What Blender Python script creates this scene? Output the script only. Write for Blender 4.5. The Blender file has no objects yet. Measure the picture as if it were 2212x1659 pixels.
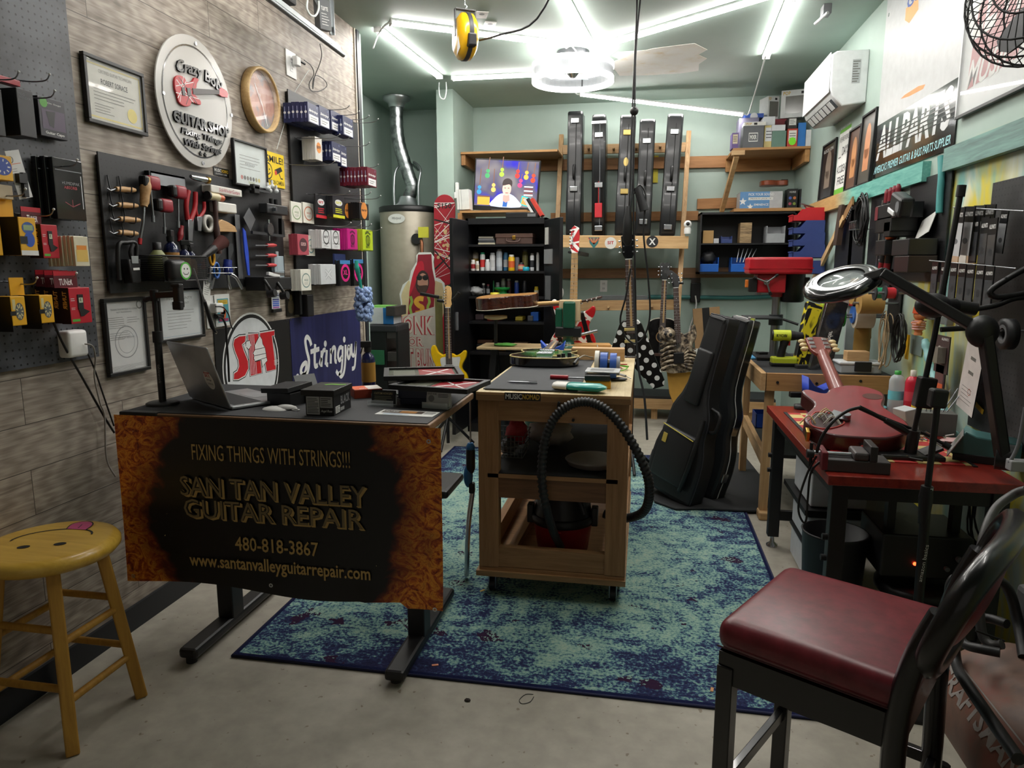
import bpy,bmesh,math,random
from mathutils import Vector as V,Matrix,Euler
from math import cos,sin,pi,radians
from random import uniform
random.seed(7)
# ---------------------------------------------------------------- camera, world, exposure
SC=bpy.context.scene
COL=SC.collection
CAM_H,CAM_F,CAM_YAW,CAM_PITCH=1.47,1530.0,10.5,9.35
_cd=bpy.data.cameras.new('camera')
_cd.sensor_fit='HORIZONTAL';_cd.sensor_width=36.0;_cd.lens=CAM_F/2212*36.0
_cd.clip_start=0.02;_cd.clip_end=60
_co=bpy.data.objects.new('camera',_cd);COL.objects.link(_co)
_co.location=(0,0,CAM_H)
_co.rotation_euler=(radians(90-CAM_PITCH),0,radians(CAM_YAW))
SC.camera=_co
SC.view_settings.view_transform='Standard'
SC.view_settings.look='None'
SC.view_settings.gamma=1.0
SC.view_settings.use_curve_mapping=False
SC.view_settings.exposure=1.4
_w=bpy.data.worlds.new('night');SC.world=_w;_w.use_nodes=True
_w.node_tree.nodes['Background'].inputs[0].default_value=(1.0,0.93,0.84,1)
_w.node_tree.nodes['Background'].inputs[1].default_value=0.07
TUBE_POWER=20.0
SC.cycles.max_bounces=6;SC.cycles.diffuse_bounces=4;SC.cycles.glossy_bounces=3
SC.cycles.transmission_bounces=4;SC.cycles.transparent_max_bounces=6
SC.cycles.caustics_reflective=False;SC.cycles.caustics_refractive=False
SC.cycles.sample_clamp_indirect=4.0

# ---------------------------------------------------------------- pixel rays (frame 2212 x 1659) onto true planes of the room
_yaw,_p=radians(CAM_YAW),radians(CAM_PITCH)
_fw=V((-sin(_yaw)*cos(_p),cos(_yaw)*cos(_p),-sin(_p)))
_rt=V((cos(_yaw),sin(_yaw),0))
_up=V((-sin(_yaw)*sin(_p),cos(_yaw)*sin(_p),cos(_p)))
def on(ax,val,x,y):
 d=_fw+_rt*((x-1106)/CAM_F)-_up*((y-829.5)/CAM_F)
 o=V((0,0,CAM_H));i='XYZ'.index(ax)
 return o+d*((val-o[i])/d[i])
XL,XR,YB,ZC=-2.03,1.405,7.5,3.10

# ---------------------------------------------------------------- materials
def lin(h):
 if not isinstance(h,str):return tuple(h)[:3]
 h=h.lstrip('#');c=[int(h[i:i+2],16)/255 for i in (0,2,4)]
 return tuple(x/12.92 if x<=.04045 else ((x+.055)/1.055)**2.4 for x in c)
_mats={}
def mat(h,rough=.5,metal=0.,emit=0.,trans=0.,alpha=1.,coat=0.,spec=.5,var=.06,scale=18.):
 """plain painted / plastic / metal surface with a faint noise in tone and gloss"""
 k=(h,rough,metal,emit,trans,alpha,coat,spec,var,scale)
 if k in _mats:return _mats[k]
 m=bpy.data.materials.new('paint_%s'%(h if isinstance(h,str) else 'mix'));m.use_nodes=True
 nt=m.node_tree;b=nt.nodes['Principled BSDF'];c=lin(h)
 b.inputs['Base Color'].default_value=(*c,1)
 b.inputs['Roughness'].default_value=rough;b.inputs['Metallic'].default_value=metal
 b.inputs['Specular IOR Level'].default_value=spec
 if coat:b.inputs['Coat Weight'].default_value=coat;b.inputs['Coat Roughness'].default_value=.06
 if trans:b.inputs['Transmission Weight'].default_value=trans;b.inputs['IOR'].default_value=1.3
 if alpha<1:b.inputs['Alpha'].default_value=alpha
 if emit:
  b.inputs['Emission Color'].default_value=(*c,1);b.inputs['Emission Strength'].default_value=emit
 elif var:
  n=nt.nodes.new('ShaderNodeTexNoise');n.inputs['Scale'].default_value=scale;n.inputs['Detail'].default_value=3
  t=nt.nodes.new('ShaderNodeTexCoord');nt.links.new(t.outputs['Object'],n.inputs['Vector'])
  r=nt.nodes.new('ShaderNodeValToRGB')
  r.color_ramp.elements[0].position=.3;r.color_ramp.elements[1].position=.7
  r.color_ramp.elements[0].color=(*[x*(1-var) for x in c],1);r.color_ramp.elements[1].color=(*[min(1,x*(1+var)) for x in c],1)
  nt.links.new(n.outputs[0],r.inputs[0]);nt.links.new(r.outputs[0],b.inputs['Base Color'])
 _mats[k]=m;return m
class NT:
 """small helper for node graphs"""
 def __init__(s,name):
  s.m=bpy.data.materials.new(name);s.m.use_nodes=True;s.t=s.m.node_tree;s.b=s.t.nodes['Principled BSDF']
  s.co=s.t.nodes.new('ShaderNodeTexCoord').outputs['Object']
 def n(s,typ,**kw):
  x=s.t.nodes.new('ShaderNode'+typ)
  for k,v in kw.items():setattr(x,k,v)
  return x
 def l(s,a,b):s.t.links.new(a,b)
 def map(s,sc=(1,1,1),rot=(0,0,0),loc=(0,0,0),src=None):
  x=s.n('Mapping');x.inputs['Scale'].default_value=sc;x.inputs['Rotation'].default_value=rot;x.inputs['Location'].default_value=loc
  s.l(src or s.co,x.inputs[0]);return x.outputs[0]
 def noise(s,scale,detail=4,vec=None,dist=0.,rough=.55,out=0):
  x=s.n('TexNoise');x.inputs['Scale'].default_value=scale;x.inputs['Detail'].default_value=detail
  x.inputs['Distortion'].default_value=dist;x.inputs['Roughness'].default_value=rough
  s.l(vec or s.co,x.inputs['Vector']);return x.outputs[out]
 def math(s,op,a,b=None,clamp=False):
  x=s.n('Math',operation=op,use_clamp=clamp)
  for i,v in enumerate((a,b)):
   if v is None:continue
   if isinstance(v,(int,float)):x.inputs[i].default_value=v
   else:s.l(v,x.inputs[i])
  return x.outputs[0]
 def ramp(s,fac,stops,interp='LINEAR'):
  x=s.n('ValToRGB');e=x.color_ramp.elements;x.color_ramp.interpolation=interp
  while len(e)<len(stops):e.new(1)
  for i,(p,c) in enumerate(stops):
   e[i].position=p;e[i].color=(*lin(c),1)
  s.l(fac,x.inputs[0]);return x.outputs[0]
 def mix(s,fac,a,b,mode='MIX'):
  x=s.n('Mix',data_type='RGBA',blend_type=mode)
  for sock,v in ((x.inputs[0],fac),(x.inputs[6],a),(x.inputs[7],b)):
   if isinstance(v,(int,float)):sock.default_value=v
   elif isinstance(v,str):sock.default_value=(*lin(v),1)
   else:s.l(v,sock)
  return x.outputs[2]
 def xyz(s,vec=None):
  x=s.n('SeparateXYZ');s.l(vec or s.co,x.inputs[0]);return x.outputs
 def done(s,col,rough=.5,bump=None,bstr=.2,bdist=.002,metal=0.,spec=.5):
  if isinstance(col,str):s.b.inputs['Base Color'].default_value=(*lin(col),1)
  else:s.l(col,s.b.inputs['Base Color'])
  if isinstance(rough,(int,float)):s.b.inputs['Roughness'].default_value=rough
  else:s.l(rough,s.b.inputs['Roughness'])
  s.b.inputs['Metallic'].default_value=metal;s.b.inputs['Specular IOR Level'].default_value=spec
  if bump is not None:
   x=s.n('Bump');x.inputs['Strength'].default_value=bstr;x.inputs['Distance'].default_value=bdist
   s.l(bump,x.inputs['Height']);s.l(x.outputs[0],s.b.inputs['Normal'])
  return s.m
def wood(c1,c2,rough=.55,axis='X',scale=1.,coat=0.,name='wood'):
 """straight grain along one local axis"""
 k=('wood',c1,c2,rough,axis,scale,coat)
 if k in _mats:return _mats[k]
 t=NT(name);sc={'X':(1.2,16,16),'Y':(16,1.2,16),'Z':(16,16,1.2)}[axis]
 v=t.map(tuple(x*scale for x in sc))
 a=t.noise(1.6,5,v,1.2);bnd=t.noise(9,3,v,.3)
 f=t.math('ADD',t.math('MULTIPLY',a,.72),t.math('MULTIPLY',bnd,.28))
 col=t.ramp(f,[(.30,c2),(.62,c1),(.8,c1)])
 if coat:t.b.inputs['Coat Weight'].default_value=coat;t.b.inputs['Coat Roughness'].default_value=.05
 _mats[k]=t.done(col,rough,f,.15,.002);return _mats[k]
def peg(base,hole='#050505',pitch=.0254,r=.11,rough=.45,stain=None):
 """pegboard: regular dark holes on local X/Y"""
 k=('peg',base,hole,pitch,stain)
 if k in _mats:return _mats[k]
 t=NT('pegboard');o=t.xyz()
 fx=t.math('SUBTRACT',t.math('FRACT',t.math('DIVIDE',o[0],pitch)),.5)
 fy=t.math('SUBTRACT',t.math('FRACT',t.math('DIVIDE',o[1],pitch)),.5)
 d=t.math('ADD',t.math('MULTIPLY',fx,fx),t.math('MULTIPLY',fy,fy))
 hm=t.math('LESS_THAN',d,r*r*1.7)
 c=t.ramp(t.noise(9,4),[(.3,base),(.7,base)]) if not stain else t.ramp(t.noise(3.5,4),[(.42,base),(.6,stain)])
 col=t.mix(hm,c,hole)
 _mats[k]=t.done(col,rough,t.math('MULTIPLY',hm,-1),.3,.003);return _mats[k]
BLACK=mat('#121213',.45);BLACKM=mat('#0c0c0e',.6);BLACKG=mat('#0a0a0b',.18,coat=.4)
GREYD=mat('#2c2d30',.5);GREYM=mat('#6d6f72',.5);WHITE=mat('#e6e6e4',.45);PAPER=mat('#dfdfdb',.7)
CHROME=mat('#c9ccd0',.22,1.);STEEL=mat('#9a9da1',.35,1.);RED=mat('#b3161d',.4);YEL=mat('#f0b90e',.45)
BRASS=mat('#c9a04a',.3,1.);GLASS=mat('#f4fbff',.05,trans=.95,alpha=.35,var=0)
CLEAR=mat('#eef3f5',.12,alpha=.30,var=0);INK=mat('#151515',.6);RUBBER=mat('#161617',.8)
PINE=wood('#c9a577','#a67f52');PINEZ=wood('#c9a577','#a67f52',axis='Z');PINEY=wood('#c9a577','#a67f52',axis='Y')
PLYX=wood('#b98a55','#96683a');PLYY=wood('#b98a55','#96683a',axis='Y')

# ---------------------------------------------------------------- mesh builder
I4=Matrix.Identity(4)
def fr(o,x=(1,0,0),y=(0,1,0)):
 """right-handed frame from an origin, an X direction and a rough Y direction"""
 x=V(x).normalized();z=x.cross(V(y)).normalized();y=z.cross(x)
 m=Matrix((x,y,z)).transposed().to_4x4();m.translation=V(o);return m
def rot(rx=0,ry=0,rz=0,loc=(0,0,0)):
 m=Euler((radians(rx),radians(ry),radians(rz))).to_matrix().to_4x4();m.translation=V(loc);return m
def FL(p,off=0.):  # frame on the plank wall: local X = away from the camera, Y = up, Z = into the room
 return fr((XL+off,p[0],p[1]),(0,1,0),(0,0,1))
def FR(p,off=0.):  # frame on the green wall: local X = towards the camera, Y = up, Z = into the room
 return fr((XR-off,p[0],p[1]),(0,-1,0),(0,0,1))
def FB(p,off=0.):  # frame on the back wall: local X = along it, Y = up, Z = into the room
 return fr((p[0],YB-off,p[1]),(1,0,0),(0,0,1))
def smooth_path(pts,n=6,closed=False):
 P=[V(p) for p in pts];out=[];L=len(P)
 rng=range(L if closed else L-1)
 for i in rng:
  if closed:a,b,c,d=P[i-1],P[i],P[(i+1)%L],P[(i+2)%L]
  else:a,b,c,d=P[max(i-1,0)],P[i],P[i+1],P[min(i+2,L-1)]
  for k in range(n):
   t=k/n
   out.append(.5*((2*b)+(c-a)*t+(2*a-5*b+4*c-d)*t*t+(3*b-a-3*c+d)*t**3))
 if not closed:out.append(P[-1])
 return out
_txt={}
def _text_mesh(s,bold,shear):
 k=(s,bold,shear)
 if k not in _txt:
  cu=bpy.data.curves.new('lettering','FONT');cu.body=s;cu.offset=bold;cu.shear=shear;cu.resolution_u=2
  cu.align_x='LEFT'
  ob=bpy.data.objects.new('lettering',cu);COL.objects.link(ob)
  me=bpy.data.meshes.new_from_object(ob.evaluated_get(bpy.context.evaluated_depsgraph_get()))
  v=[tuple(x.co) for x in me.vertices];f=[tuple(p.vertices) for p in me.polygons]
  bpy.data.objects.remove(ob);bpy.data.meshes.remove(me);bpy.data.curves.remove(cu)
  x0=min(p[0] for p in v);x1=max(p[0] for p in v);y0=min(p[1] for p in v);y1=max(p[1] for p in v)
  _txt[k]=([((p[0]-x0)/(x1-x0),(p[1]-y0)/(y1-y0)) for p in v],f)
 return _txt[k]
class MB:
 def __init__(s,T=None):
  s.v=[];s.f=[];s.mi=[];s.sm=[];s.ms=[];s.T=T or I4
 def add(s,vs,fs,m,sm=False):
  if m not in s.ms:s.ms.append(m)
  k=s.ms.index(m);o=len(s.v);T=s.T
  s.v+=[T@V(p) for p in vs]
  for f in fs:s.f.append(tuple(i+o for i in f));s.mi.append(k);s.sm.append(sm)
  return s
 def box(s,c,d,m,r=None,bev=0.,seg=2):
  bm=bmesh.new();bmesh.ops.create_cube(bm,size=1)
  for v in bm.verts:v.co=V((v.co[0]*d[0],v.co[1]*d[1],v.co[2]*d[2]))
  if bev:bmesh.ops.bevel(bm,geom=bm.edges[:],offset=min(bev,min(d)*.49),segments=seg,affect='EDGES',profile=.5)
  A=(r if isinstance(r,Matrix) else rot(*r)) if r is not None else I4
  vs=[(A@v.co)+V(c) for v in bm.verts]
  bm.verts.index_update();fs=[[v.index for v in f.verts] for f in bm.faces];bm.free()
  return s.add(vs,fs,m,bool(bev) and seg>2)
 def bx(s,x0,x1,y0,y1,z0,z1,m,bev=0.):
  return s.box(((x0+x1)/2,(y0+y1)/2,(z0+z1)/2),(abs(x1-x0),abs(y1-y0),abs(z1-z0)),m,bev=bev)
 def bar(s,a,b,w,h,m,upv=(0,0,1),bev=0.):
  """rectangular bar from a to b: w across, h along upv"""
  a=V(a);b=V(b);x=(b-a);L=x.length;x.normalize();u=V(upv)
  if abs(x.dot(u))>.98:u=V((0,1,0))
  y=u.cross(x).normalized();z=x.cross(y)
  A=Matrix((x,y,z)).transposed().to_4x4()
  return s.box((a+b)/2,(L,w,h),m,r=A,bev=bev)
 def rings(s,rings,m,sm=True,cap=True,closed=False,capm=None):
  n=len(rings[0]);vs=[p for r in rings for p in r];fs=[]
  K=len(rings)
  for i in range(K if closed else K-1):
   a=i*n;b=((i+1)%K)*n
   for j in range(n):fs.append((a+j,a+(j+1)%n,b+(j+1)%n,b+j))
  s.add(vs,fs,m,sm)
  if cap and not closed:
   s.add(rings[0],[tuple(range(n))[::-1]],capm or m);s.add(rings[-1],[tuple(range(n))],capm or m)
  return s
 def tube(s,pts,r,m,seg=8,closed=False,cap=True,n=0,flat=1.):
  P=smooth_path(pts,n,closed) if n else [V(p) for p in pts]
  K=len(P);rr=r if isinstance(r,(list,tuple)) else [r]*K
  if len(rr)!=K:rr=[rr[min(len(rr)-1,int(i*len(rr)/K))] for i in range(K)]
  T0=None;rings=[];u=None
  for i in range(K):
   if closed:t=P[(i+1)%K]-P[i-1]
   else:t=P[min(i+1,K-1)]-P[max(i-1,0)]
   if t.length<1e-9:t=V((0,0,1))
   t.normalize()
   if u is None:
    u=t.orthogonal().normalized()
   else:
    u=(u-t*u.dot(t))
    u=u.normalized() if u.length>1e-6 else t.orthogonal().normalized()
   w=t.cross(u)
   rings.append([P[i]+(u*cos(2*pi*j/seg)+w*flat*sin(2*pi*j/seg))*rr[i] for j in range(seg)])
  return s.rings(rings,m,True,cap,closed)
 def cyl(s,a,b,r,m,seg=16,r2=None,cap=True,capm=None):
  a=V(a);b=V(b);t=(b-a).normalized();u=t.orthogonal().normalized();w=t.cross(u)
  rs=[[p+(u*cos(2*pi*j/seg)+w*sin(2*pi*j/seg))*q for j in range(seg)] for p,q in ((a,r),(b,r if r2 is None else r2))]
  return s.rings(rs,m,True,cap,capm=capm)
 def lathe(s,prof,m,seg=20,c=(0,0,0),sx=1.,sy=1.,cap=True):
  """profile [(radius, z)] turned about local Z"""
  c=V(c)
  return s.rings([[c+V((r*sx*cos(2*pi*j/seg),r*sy*sin(2*pi*j/seg),z)) for j in range(seg)] for r,z in prof],m,True,cap)
 def sph(s,c,r,m,seg=14,n=8):
  r=r if isinstance(r,(list,tuple)) else (r,r,r);c=V(c)
  return s.rings([[c+V((r[0]*sin(a)*cos(2*pi*j/seg),r[1]*sin(a)*sin(2*pi*j/seg),-r[2]*cos(a))) for j in range(seg)]
      for a in [max(.02,min(pi-.02,pi*i/n)) for i in range(n+1)]],m,True,True)
 def prism(s,poly,z0,z1,m,side=None,bev=0.):
  """2D outline (local XY, counter-clockwise) between two heights, optional rounded rim"""
  A=sum(poly[i-1][0]*poly[i][1]-poly[i][0]*poly[i-1][1] for i in range(len(poly)))
  P=[V((p[0],p[1])) for p in (poly if A>0 else poly[::-1])];n=len(P)
  def inset(d):
   o=[]
   for i in range(n):
    a=(P[i]-P[i-1]);b=(P[(i+1)%n]-P[i])
    a=a.normalized() if a.length>1e-9 else V((1,0));b=b.normalized() if b.length>1e-9 else a
    nr=V((-a.y-b.y,a.x+b.x));nr=nr.normalized() if nr.length>1e-6 else V((-a.y,a.x))
    o.append(P[i]+nr*d)
   return o
  lv=[(0,z0),(0,z1)] if not bev else [(bev,z0),(bev*.3,z0+bev*.3),(0,z0+bev),(0,z1-bev),(bev*.3,z1-bev*.3),(bev,z1)]
  R_=[]
  for d,z in lv:
   Q=inset(d) if d else P
   R_.append([(q.x,q.y,z) for q in Q])
  for i in range(len(R_)-1):
   s.add(R_[i]+R_[i+1],[(j,(j+1)%n,n+(j+1)%n,n+j) for j in range(n)],side or m,bool(bev))
  s.add(R_[0],[tuple(range(n))[::-1]],m);s.add(R_[-1],[tuple(range(n))],m)
  return s
 def flat(s,poly,z,m):
  """thin printed shape at local height z"""
  return s.add([(p[0],p[1],z) for p in poly],[tuple(range(len(poly)))],m)
 def rect(s,x0,x1,y0,y1,z,m):return s.flat([(x0,y0),(x1,y0),(x1,y1),(x0,y1)],z,m)
 def disc(s,c,r,z,m,seg=20,ry=None):
  return s.flat([(c[0]+r*cos(2*pi*i/seg),c[1]+(ry or r)*sin(2*pi*i/seg)) for i in range(seg)],z,m)
 def ring(s,c,r0,r1,z,m,seg=28,k=1.):
  vs=[];fs=[]
  for i in range(seg):
   a=2*pi*i/seg
   vs+=[(c[0]+r0*cos(a),c[1]+r0*k*sin(a),z),(c[0]+r1*cos(a),c[1]+r1*k*sin(a),z)]
   j=(i+1)%seg;fs.append((2*i,2*i+1,2*j+1,2*j))
  return s.add(vs,fs,m)
 def stroke(s,pts,w,z,m,n=0):
  """flat brush stroke of width w through 2D points"""
  P=[V((p[0],p[1],0)) for p in pts]
  if n:P=smooth_path(P,n)
  vs=[];K=len(P);ww=w if isinstance(w,(list,tuple)) else None
  for i in range(K):
   t=P[min(i+1,K-1)]-P[max(i-1,0)];t=t.normalized() if t.length>1e-9 else V((1,0,0));q=V((-t.y,t.x,0))
   h=(ww[0]+(ww[1]-ww[0])*i/(K-1) if ww else w)/2
   vs+=[(P[i].x-q.x*h,P[i].y-q.y*h,z),(P[i].x+q.x*h,P[i].y+q.y*h,z)]
  return s.add(vs,[(2*i,2*i+2,2*i+3,2*i+1) for i in range(K-1)],m)
 def text(s,t,x,y,w,h,z,m,bold=0.,shear=0.,warp=None):
  """lettering fitted to a box w x h with its lower corner at x, y"""
  v,f=_text_mesh(t,bold,shear)
  P=[(x+a*w,y+b*h) for a,b in v]
  if warp:P=[warp(*p) for p in P]
  return s.add([(p[0],p[1],z) for p in P],f,m)
 def lines(s,x0,x1,y0,y1,n,z,m,h=.35):
  """rows of small print"""
  d=(y1-y0)/n
  for i in range(n):
   e=x1-(x1-x0)*random.choice((0,.05,.12,.3))
   s.rect(x0,e,y1-d*(i+.5)-d*h/2,y1-d*(i+.5)+d*h/2,z,m)
  return s
 def mesh(s,name):
  me=bpy.data.meshes.new(name);me.from_pydata([tuple(p) for p in s.v],[],s.f)
  for m in s.ms:me.materials.append(m)
  me.polygons.foreach_set('material_index',s.mi);me.polygons.foreach_set('use_smooth',s.sm)
  me.update();return me
def _new(f):return lambda *a,**k:getattr(MB(),f)(*a,**k)
BX,BO,TU,CY,PR,LA=(_new(f) for f in ("bx","box","tube","cyl","prism","lathe"))
TRN=Matrix.Translation
def at(p):return rot(loc=p)
def part(name,mb,parent,label=None):
 o=bpy.data.objects.new(name,mb.mesh(name));COL.objects.link(o);o.parent=parent
 if label:o['label']=label
 return o
def tag(o,label,cat,group=None,kind=None):
 if label:o['label']=label
 if cat:o['category']=cat
 if group:o['group']=group
 if kind:o['kind']=kind
 return o
def thing(name,label,cat,T=None,group=None):
 o=bpy.data.objects.new(name,None);COL.objects.link(o);o.empty_display_size=.05
 o.matrix_world=T if T is not None else I4
 return tag(o,label,cat,group)
def solo(name,label,cat,mb,T=None,group=None,kind=None):
 o=bpy.data.objects.new(name,mb.mesh(name));COL.objects.link(o)
 o.matrix_world=T if T is not None else I4
 return tag(o,label,cat,group,kind)
def dup(o,T,label=None,group=None):
 """copy of a thing with copies of its parts and sub-parts, mesh data shared"""
 r=o.copy();COL.objects.link(r);r.matrix_world=T
 if label:r['label']=label
 if group:r['group']=group
 for ch in o.children:
  c=ch.copy();COL.objects.link(c);c.parent=r
  for g in ch.children:
   d=g.copy();COL.objects.link(d);d.parent=c
 return r
def struct(name,mb,label=None):
 o=bpy.data.objects.new(name,mb.mesh(name));COL.objects.link(o);o['kind']='structure'
 if label:o['label']=label
 return o
# ================================================================ the room
def m_floor():
 t=NT('concrete');a=t.noise(1.3,6,None,.4);b=t.noise(14,5);c=t.noise(60,2)
 f=t.math('ADD',t.math('MULTIPLY',a,.6),t.math('MULTIPLY',b,.4))
 col=t.ramp(f,[(.32,'#8f897e'),(.5,'#a39d90'),(.66,'#b3ad9f')])
 sp=t.ramp(t.noise(38,2,None,0,.4),[(.70,'#ffffff'),(.74,'#c9c2b6')])
 return t.done(t.mix(1.,col,sp,'MULTIPLY'),.62,c,.06,.002)
def m_planks():
 t=NT('grey wood planks');v=t.map((1,1,1))
 x=t.n('TexBrick');t.l(v,x.inputs['Vector']);x.offset=.37;x.offset_frequency=2;x.squash=1.
 x.inputs['Scale'].default_value=1.;x.inputs['Mortar Size'].default_value=.0014;x.inputs['Mortar Smooth'].default_value=.1
 x.inputs['Brick Width'].default_value=1.22;x.inputs['Row Height'].default_value=.158
 x.inputs['Color1'].default_value=(.42,.42,.42,1);x.inputs['Color2'].default_value=(.62,.62,.62,1);x.inputs['Mortar'].default_value=(.5,.5,.5,1)
 sep=t.n('SeparateColor');t.l(x.outputs['Color'],sep.inputs[0])
 off=t.n('CombineXYZ');t.l(t.math('MULTIPLY',sep.outputs[0],31.),off.inputs[0]);t.l(t.math('MULTIPLY',sep.outputs[0],17.),off.inputs[2])
 va=t.n('VectorMath',operation='ADD');t.l(t.co,va.inputs[0]);t.l(off.outputs[0],va.inputs[1])
 g=t.noise(1.0,6,t.map((2.2,34,6),src=va.outputs[0]),1.6);g2=t.noise(1.,3,t.map((7,130,10),src=va.outputs[0]),.6)
 wv=t.n('TexWave');wv.inputs['Scale'].default_value=9.;wv.inputs['Distortion'].default_value=9.;wv.inputs['Detail'].default_value=3
 t.l(t.map((.35,2.2,1),src=va.outputs[0]),wv.inputs['Vector'])
 f=t.math('ADD',t.math('ADD',t.math('MULTIPLY',g,.62),t.math('MULTIPLY',g2,.26)),t.math('MULTIPLY',wv.outputs[1],.10))
 f=t.math('ADD',f,t.math('MULTIPLY',t.math('SUBTRACT',sep.outputs[0],.5),.25))
 col=t.ramp(f,[(.30,'#6d6258'),(.46,'#8d8277'),(.60,'#a99e91'),(.76,'#bfb5a8')])
 col=t.mix(x.outputs['Fac'],col,'#3d3730')
 return t.done(col,.55,f,.1,.002)
def m_green(name='green wall paint',spray=False):
 t=NT(name);a=t.noise(3,4);c=t.noise(90,2)
 col=t.ramp(a,[(.3,'#9fb2a8'),(.7,'#a8bab1')])
 if spray:  # old overspray of yellow, turquoise and white paint around the bench end of this wall
  o=t.xyz();m1=t.noise(2.2,4,t.map((1.6,.6,1)),1.);m2=t.noise(2.6,4,t.map((1.4,.5,1),loc=(4,2,0)),.8)
  # local X runs towards the camera, measured from the back wall
  near=t.math('MULTIPLY',t.math('SUBTRACT',o[0],3.25),3.,True)
  low=t.math('MULTIPLY',t.math('SUBTRACT',2.05,o[1]),5.,True)
  k=t.math('MULTIPLY',near,low)
  y=t.math('MULTIPLY',k,t.math('MULTIPLY',t.math('SUBTRACT',m1,.47),7.,True))
  q=t.math('MULTIPLY',k,t.math('MULTIPLY',t.math('SUBTRACT',m2,.50),6.,True))
  w=t.math('MULTIPLY',k,t.math('MULTIPLY',t.math('SUBTRACT',t.noise(3.,3,t.map((1.3,.4,1),loc=(9,1,0))),.50),6.,True))
  col=t.mix(w,col,'#dfe0cc');col=t.mix(y,col,'#d9c93c');col=t.mix(q,col,'#55b9bd')
 return t.done(col,.6,c,.08,.001)
def m_ceiling():
 t=NT('ceiling paint');a=t.noise(2.4,4);c=t.noise(55,3)
 return t.done(t.ramp(a,[(.3,'#9cada4'),(.7,'#a4b5ac')]),.62,c,.1,.0015)
MGREEN,MGREENS,MCEIL,MPLANK=m_green(),m_green('green wall with overspray',True),m_ceiling(),m_planks()
struct('floor',BX(-2.75,1.45,-2.2,7.55,-.1,0,m_floor()))
struct('ceiling',BX(-2.75,1.45,-2.2,7.55,ZC,ZC+.1,MCEIL))
_f=FL((0,0));o=struct('wall_left',BX(-2.2,4.99,0,ZC,-.1,0,MPLANK));o.matrix_world=_f
struct('wall_left_end',BX(-2.75,XL-.002,4.97,5.07,0,ZC,MGREEN))
struct('wall_alcove',BX(-2.8,-2.7,5.0,7.55,0,ZC,MGREEN))
_f=fr((XR,YB,0),(0,-1,0),(0,0,1));o=struct('wall_right',BX(0,9.7,0,ZC,-.1,0,MGREENS));o.matrix_world=_f
struct('wall_back',BX(-2.75,1.45,YB,YB+.1,0,ZC,MGREEN))
struct('wall_partition',BX(-1.96,-1.80,6.70,YB,0,ZC,MGREEN))
struct('baseboard_left',BX(XL,XL+.014,-2.0,4.99,0,.10,mat('#10151b',.5)))
struct('trim_1',BX(XL-.02,XL+.012,4.965,5.015,0,ZC,mat('#2b2f33',.4)))
struct('trim_2',BX(XL+.002,XL+.010,4.93,4.945,.10,ZC,mat('#c2b7a8',.6)))
# bare plaster left in the ceiling paint
def patch():
 t=NT('bare plaster');n=t.noise(7,4)
 return t.done(t.ramp(n,[(.45,'#f1efe9'),(.62,'#ece7dc'),(.72,'#e2d2b6')]),.7)
_pl=[(1335,112),(1395,108),(1412,104),(1500,93),(1512,99),(1528,107),(1508,118),(1527,126),(1510,138),(1509,152),(1470,158),(1400,162),(1338,163),(1330,152),(1310,138),(1338,128),(1322,120)]
solo('plaster_patch','ragged white unpainted plaster patch on the green ceiling','wall patch',PR([tuple(on('Z',ZC,*p).xy) for p in _pl],ZC-.0025,ZC+.001,patch()))['kind']='structure'
# rug
def m_rug():
 t=NT('distressed rug');v=t.co;o=t.xyz()
 big=t.noise(1.3,3,None,.3);mid=t.noise(5.5,8,None,.15,.78);fine=t.noise(75,2,None,0,.6)
 st=t.noise(3.2,4,t.map((1.2,7,1)),.0,.7)
 # faint medallions: rings about repeated centres
 cx=t.math('SUBTRACT',t.math('FRACT',t.math('MULTIPLY',o[0],1.38)),.5);cy=t.math('SUBTRACT',t.math('FRACT',t.math('MULTIPLY',o[1],1.38)),.5)
 d=t.math('SQRT',t.math('ADD',t.math('MULTIPLY',cx,cx),t.math('MULTIPLY',cy,cy)))
 rg=t.math('MULTIPLY',t.math('SINE',t.math('MULTIPLY',d,46.)),.022)
 f=t.math('ADD',t.math('ADD',t.math('MULTIPLY',big,.30),t.math('MULTIPLY',mid,.48)),t.math('ADD',t.math('MULTIPLY',st,.22),rg))
 ex=t.math('SUBTRACT',1.08,t.math('ABSOLUTE',o[0]));ey=t.math('SUBTRACT',1.63,t.math('ABSOLUTE',o[1]))
 e=t.math('MINIMUM',ex,ey)
 f=t.math('SUBTRACT',f,t.math('MULTIPLY',t.math('SUBTRACT',.30,e),.33,True))
 f=t.math('ADD',f,t.math('MULTIPLY',t.math('SUBTRACT',fine,.5),.42))
 col=t.ramp(f,[(.33,'#2b2c4c'),(.415,'#363f66'),(.45,'#527488'),(.485,'#7da39f'),(.55,'#a0c0b2'),(.68,'#b9c8b2')])
 col=t.mix(t.math('MULTIPLY',t.math('GREATER_THAN',t.noise(5,4,t.map(loc=(7,3,0))),.63),t.math('LESS_THAN',f,.5)),col,'#3a2540')
 col=t.mix(t.math('LESS_THAN',e,.022),col,'#1c2145')
 wv=t.n('TexWave',bands_direction='Y');wv.inputs['Scale'].default_value=38.;wv.inputs['Distortion'].default_value=1.;t.l(v,wv.inputs[0])
 b=t.math('ADD',t.math('MULTIPLY',wv.outputs[1],.5),t.noise(140,2))
 return t.done(col,.95,b,.9,.006,spec=.1)
rug=thing('area_rug','large distressed navy and mint green area rug on concrete floor','rug',at((-.43,3.89,0)))
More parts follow.
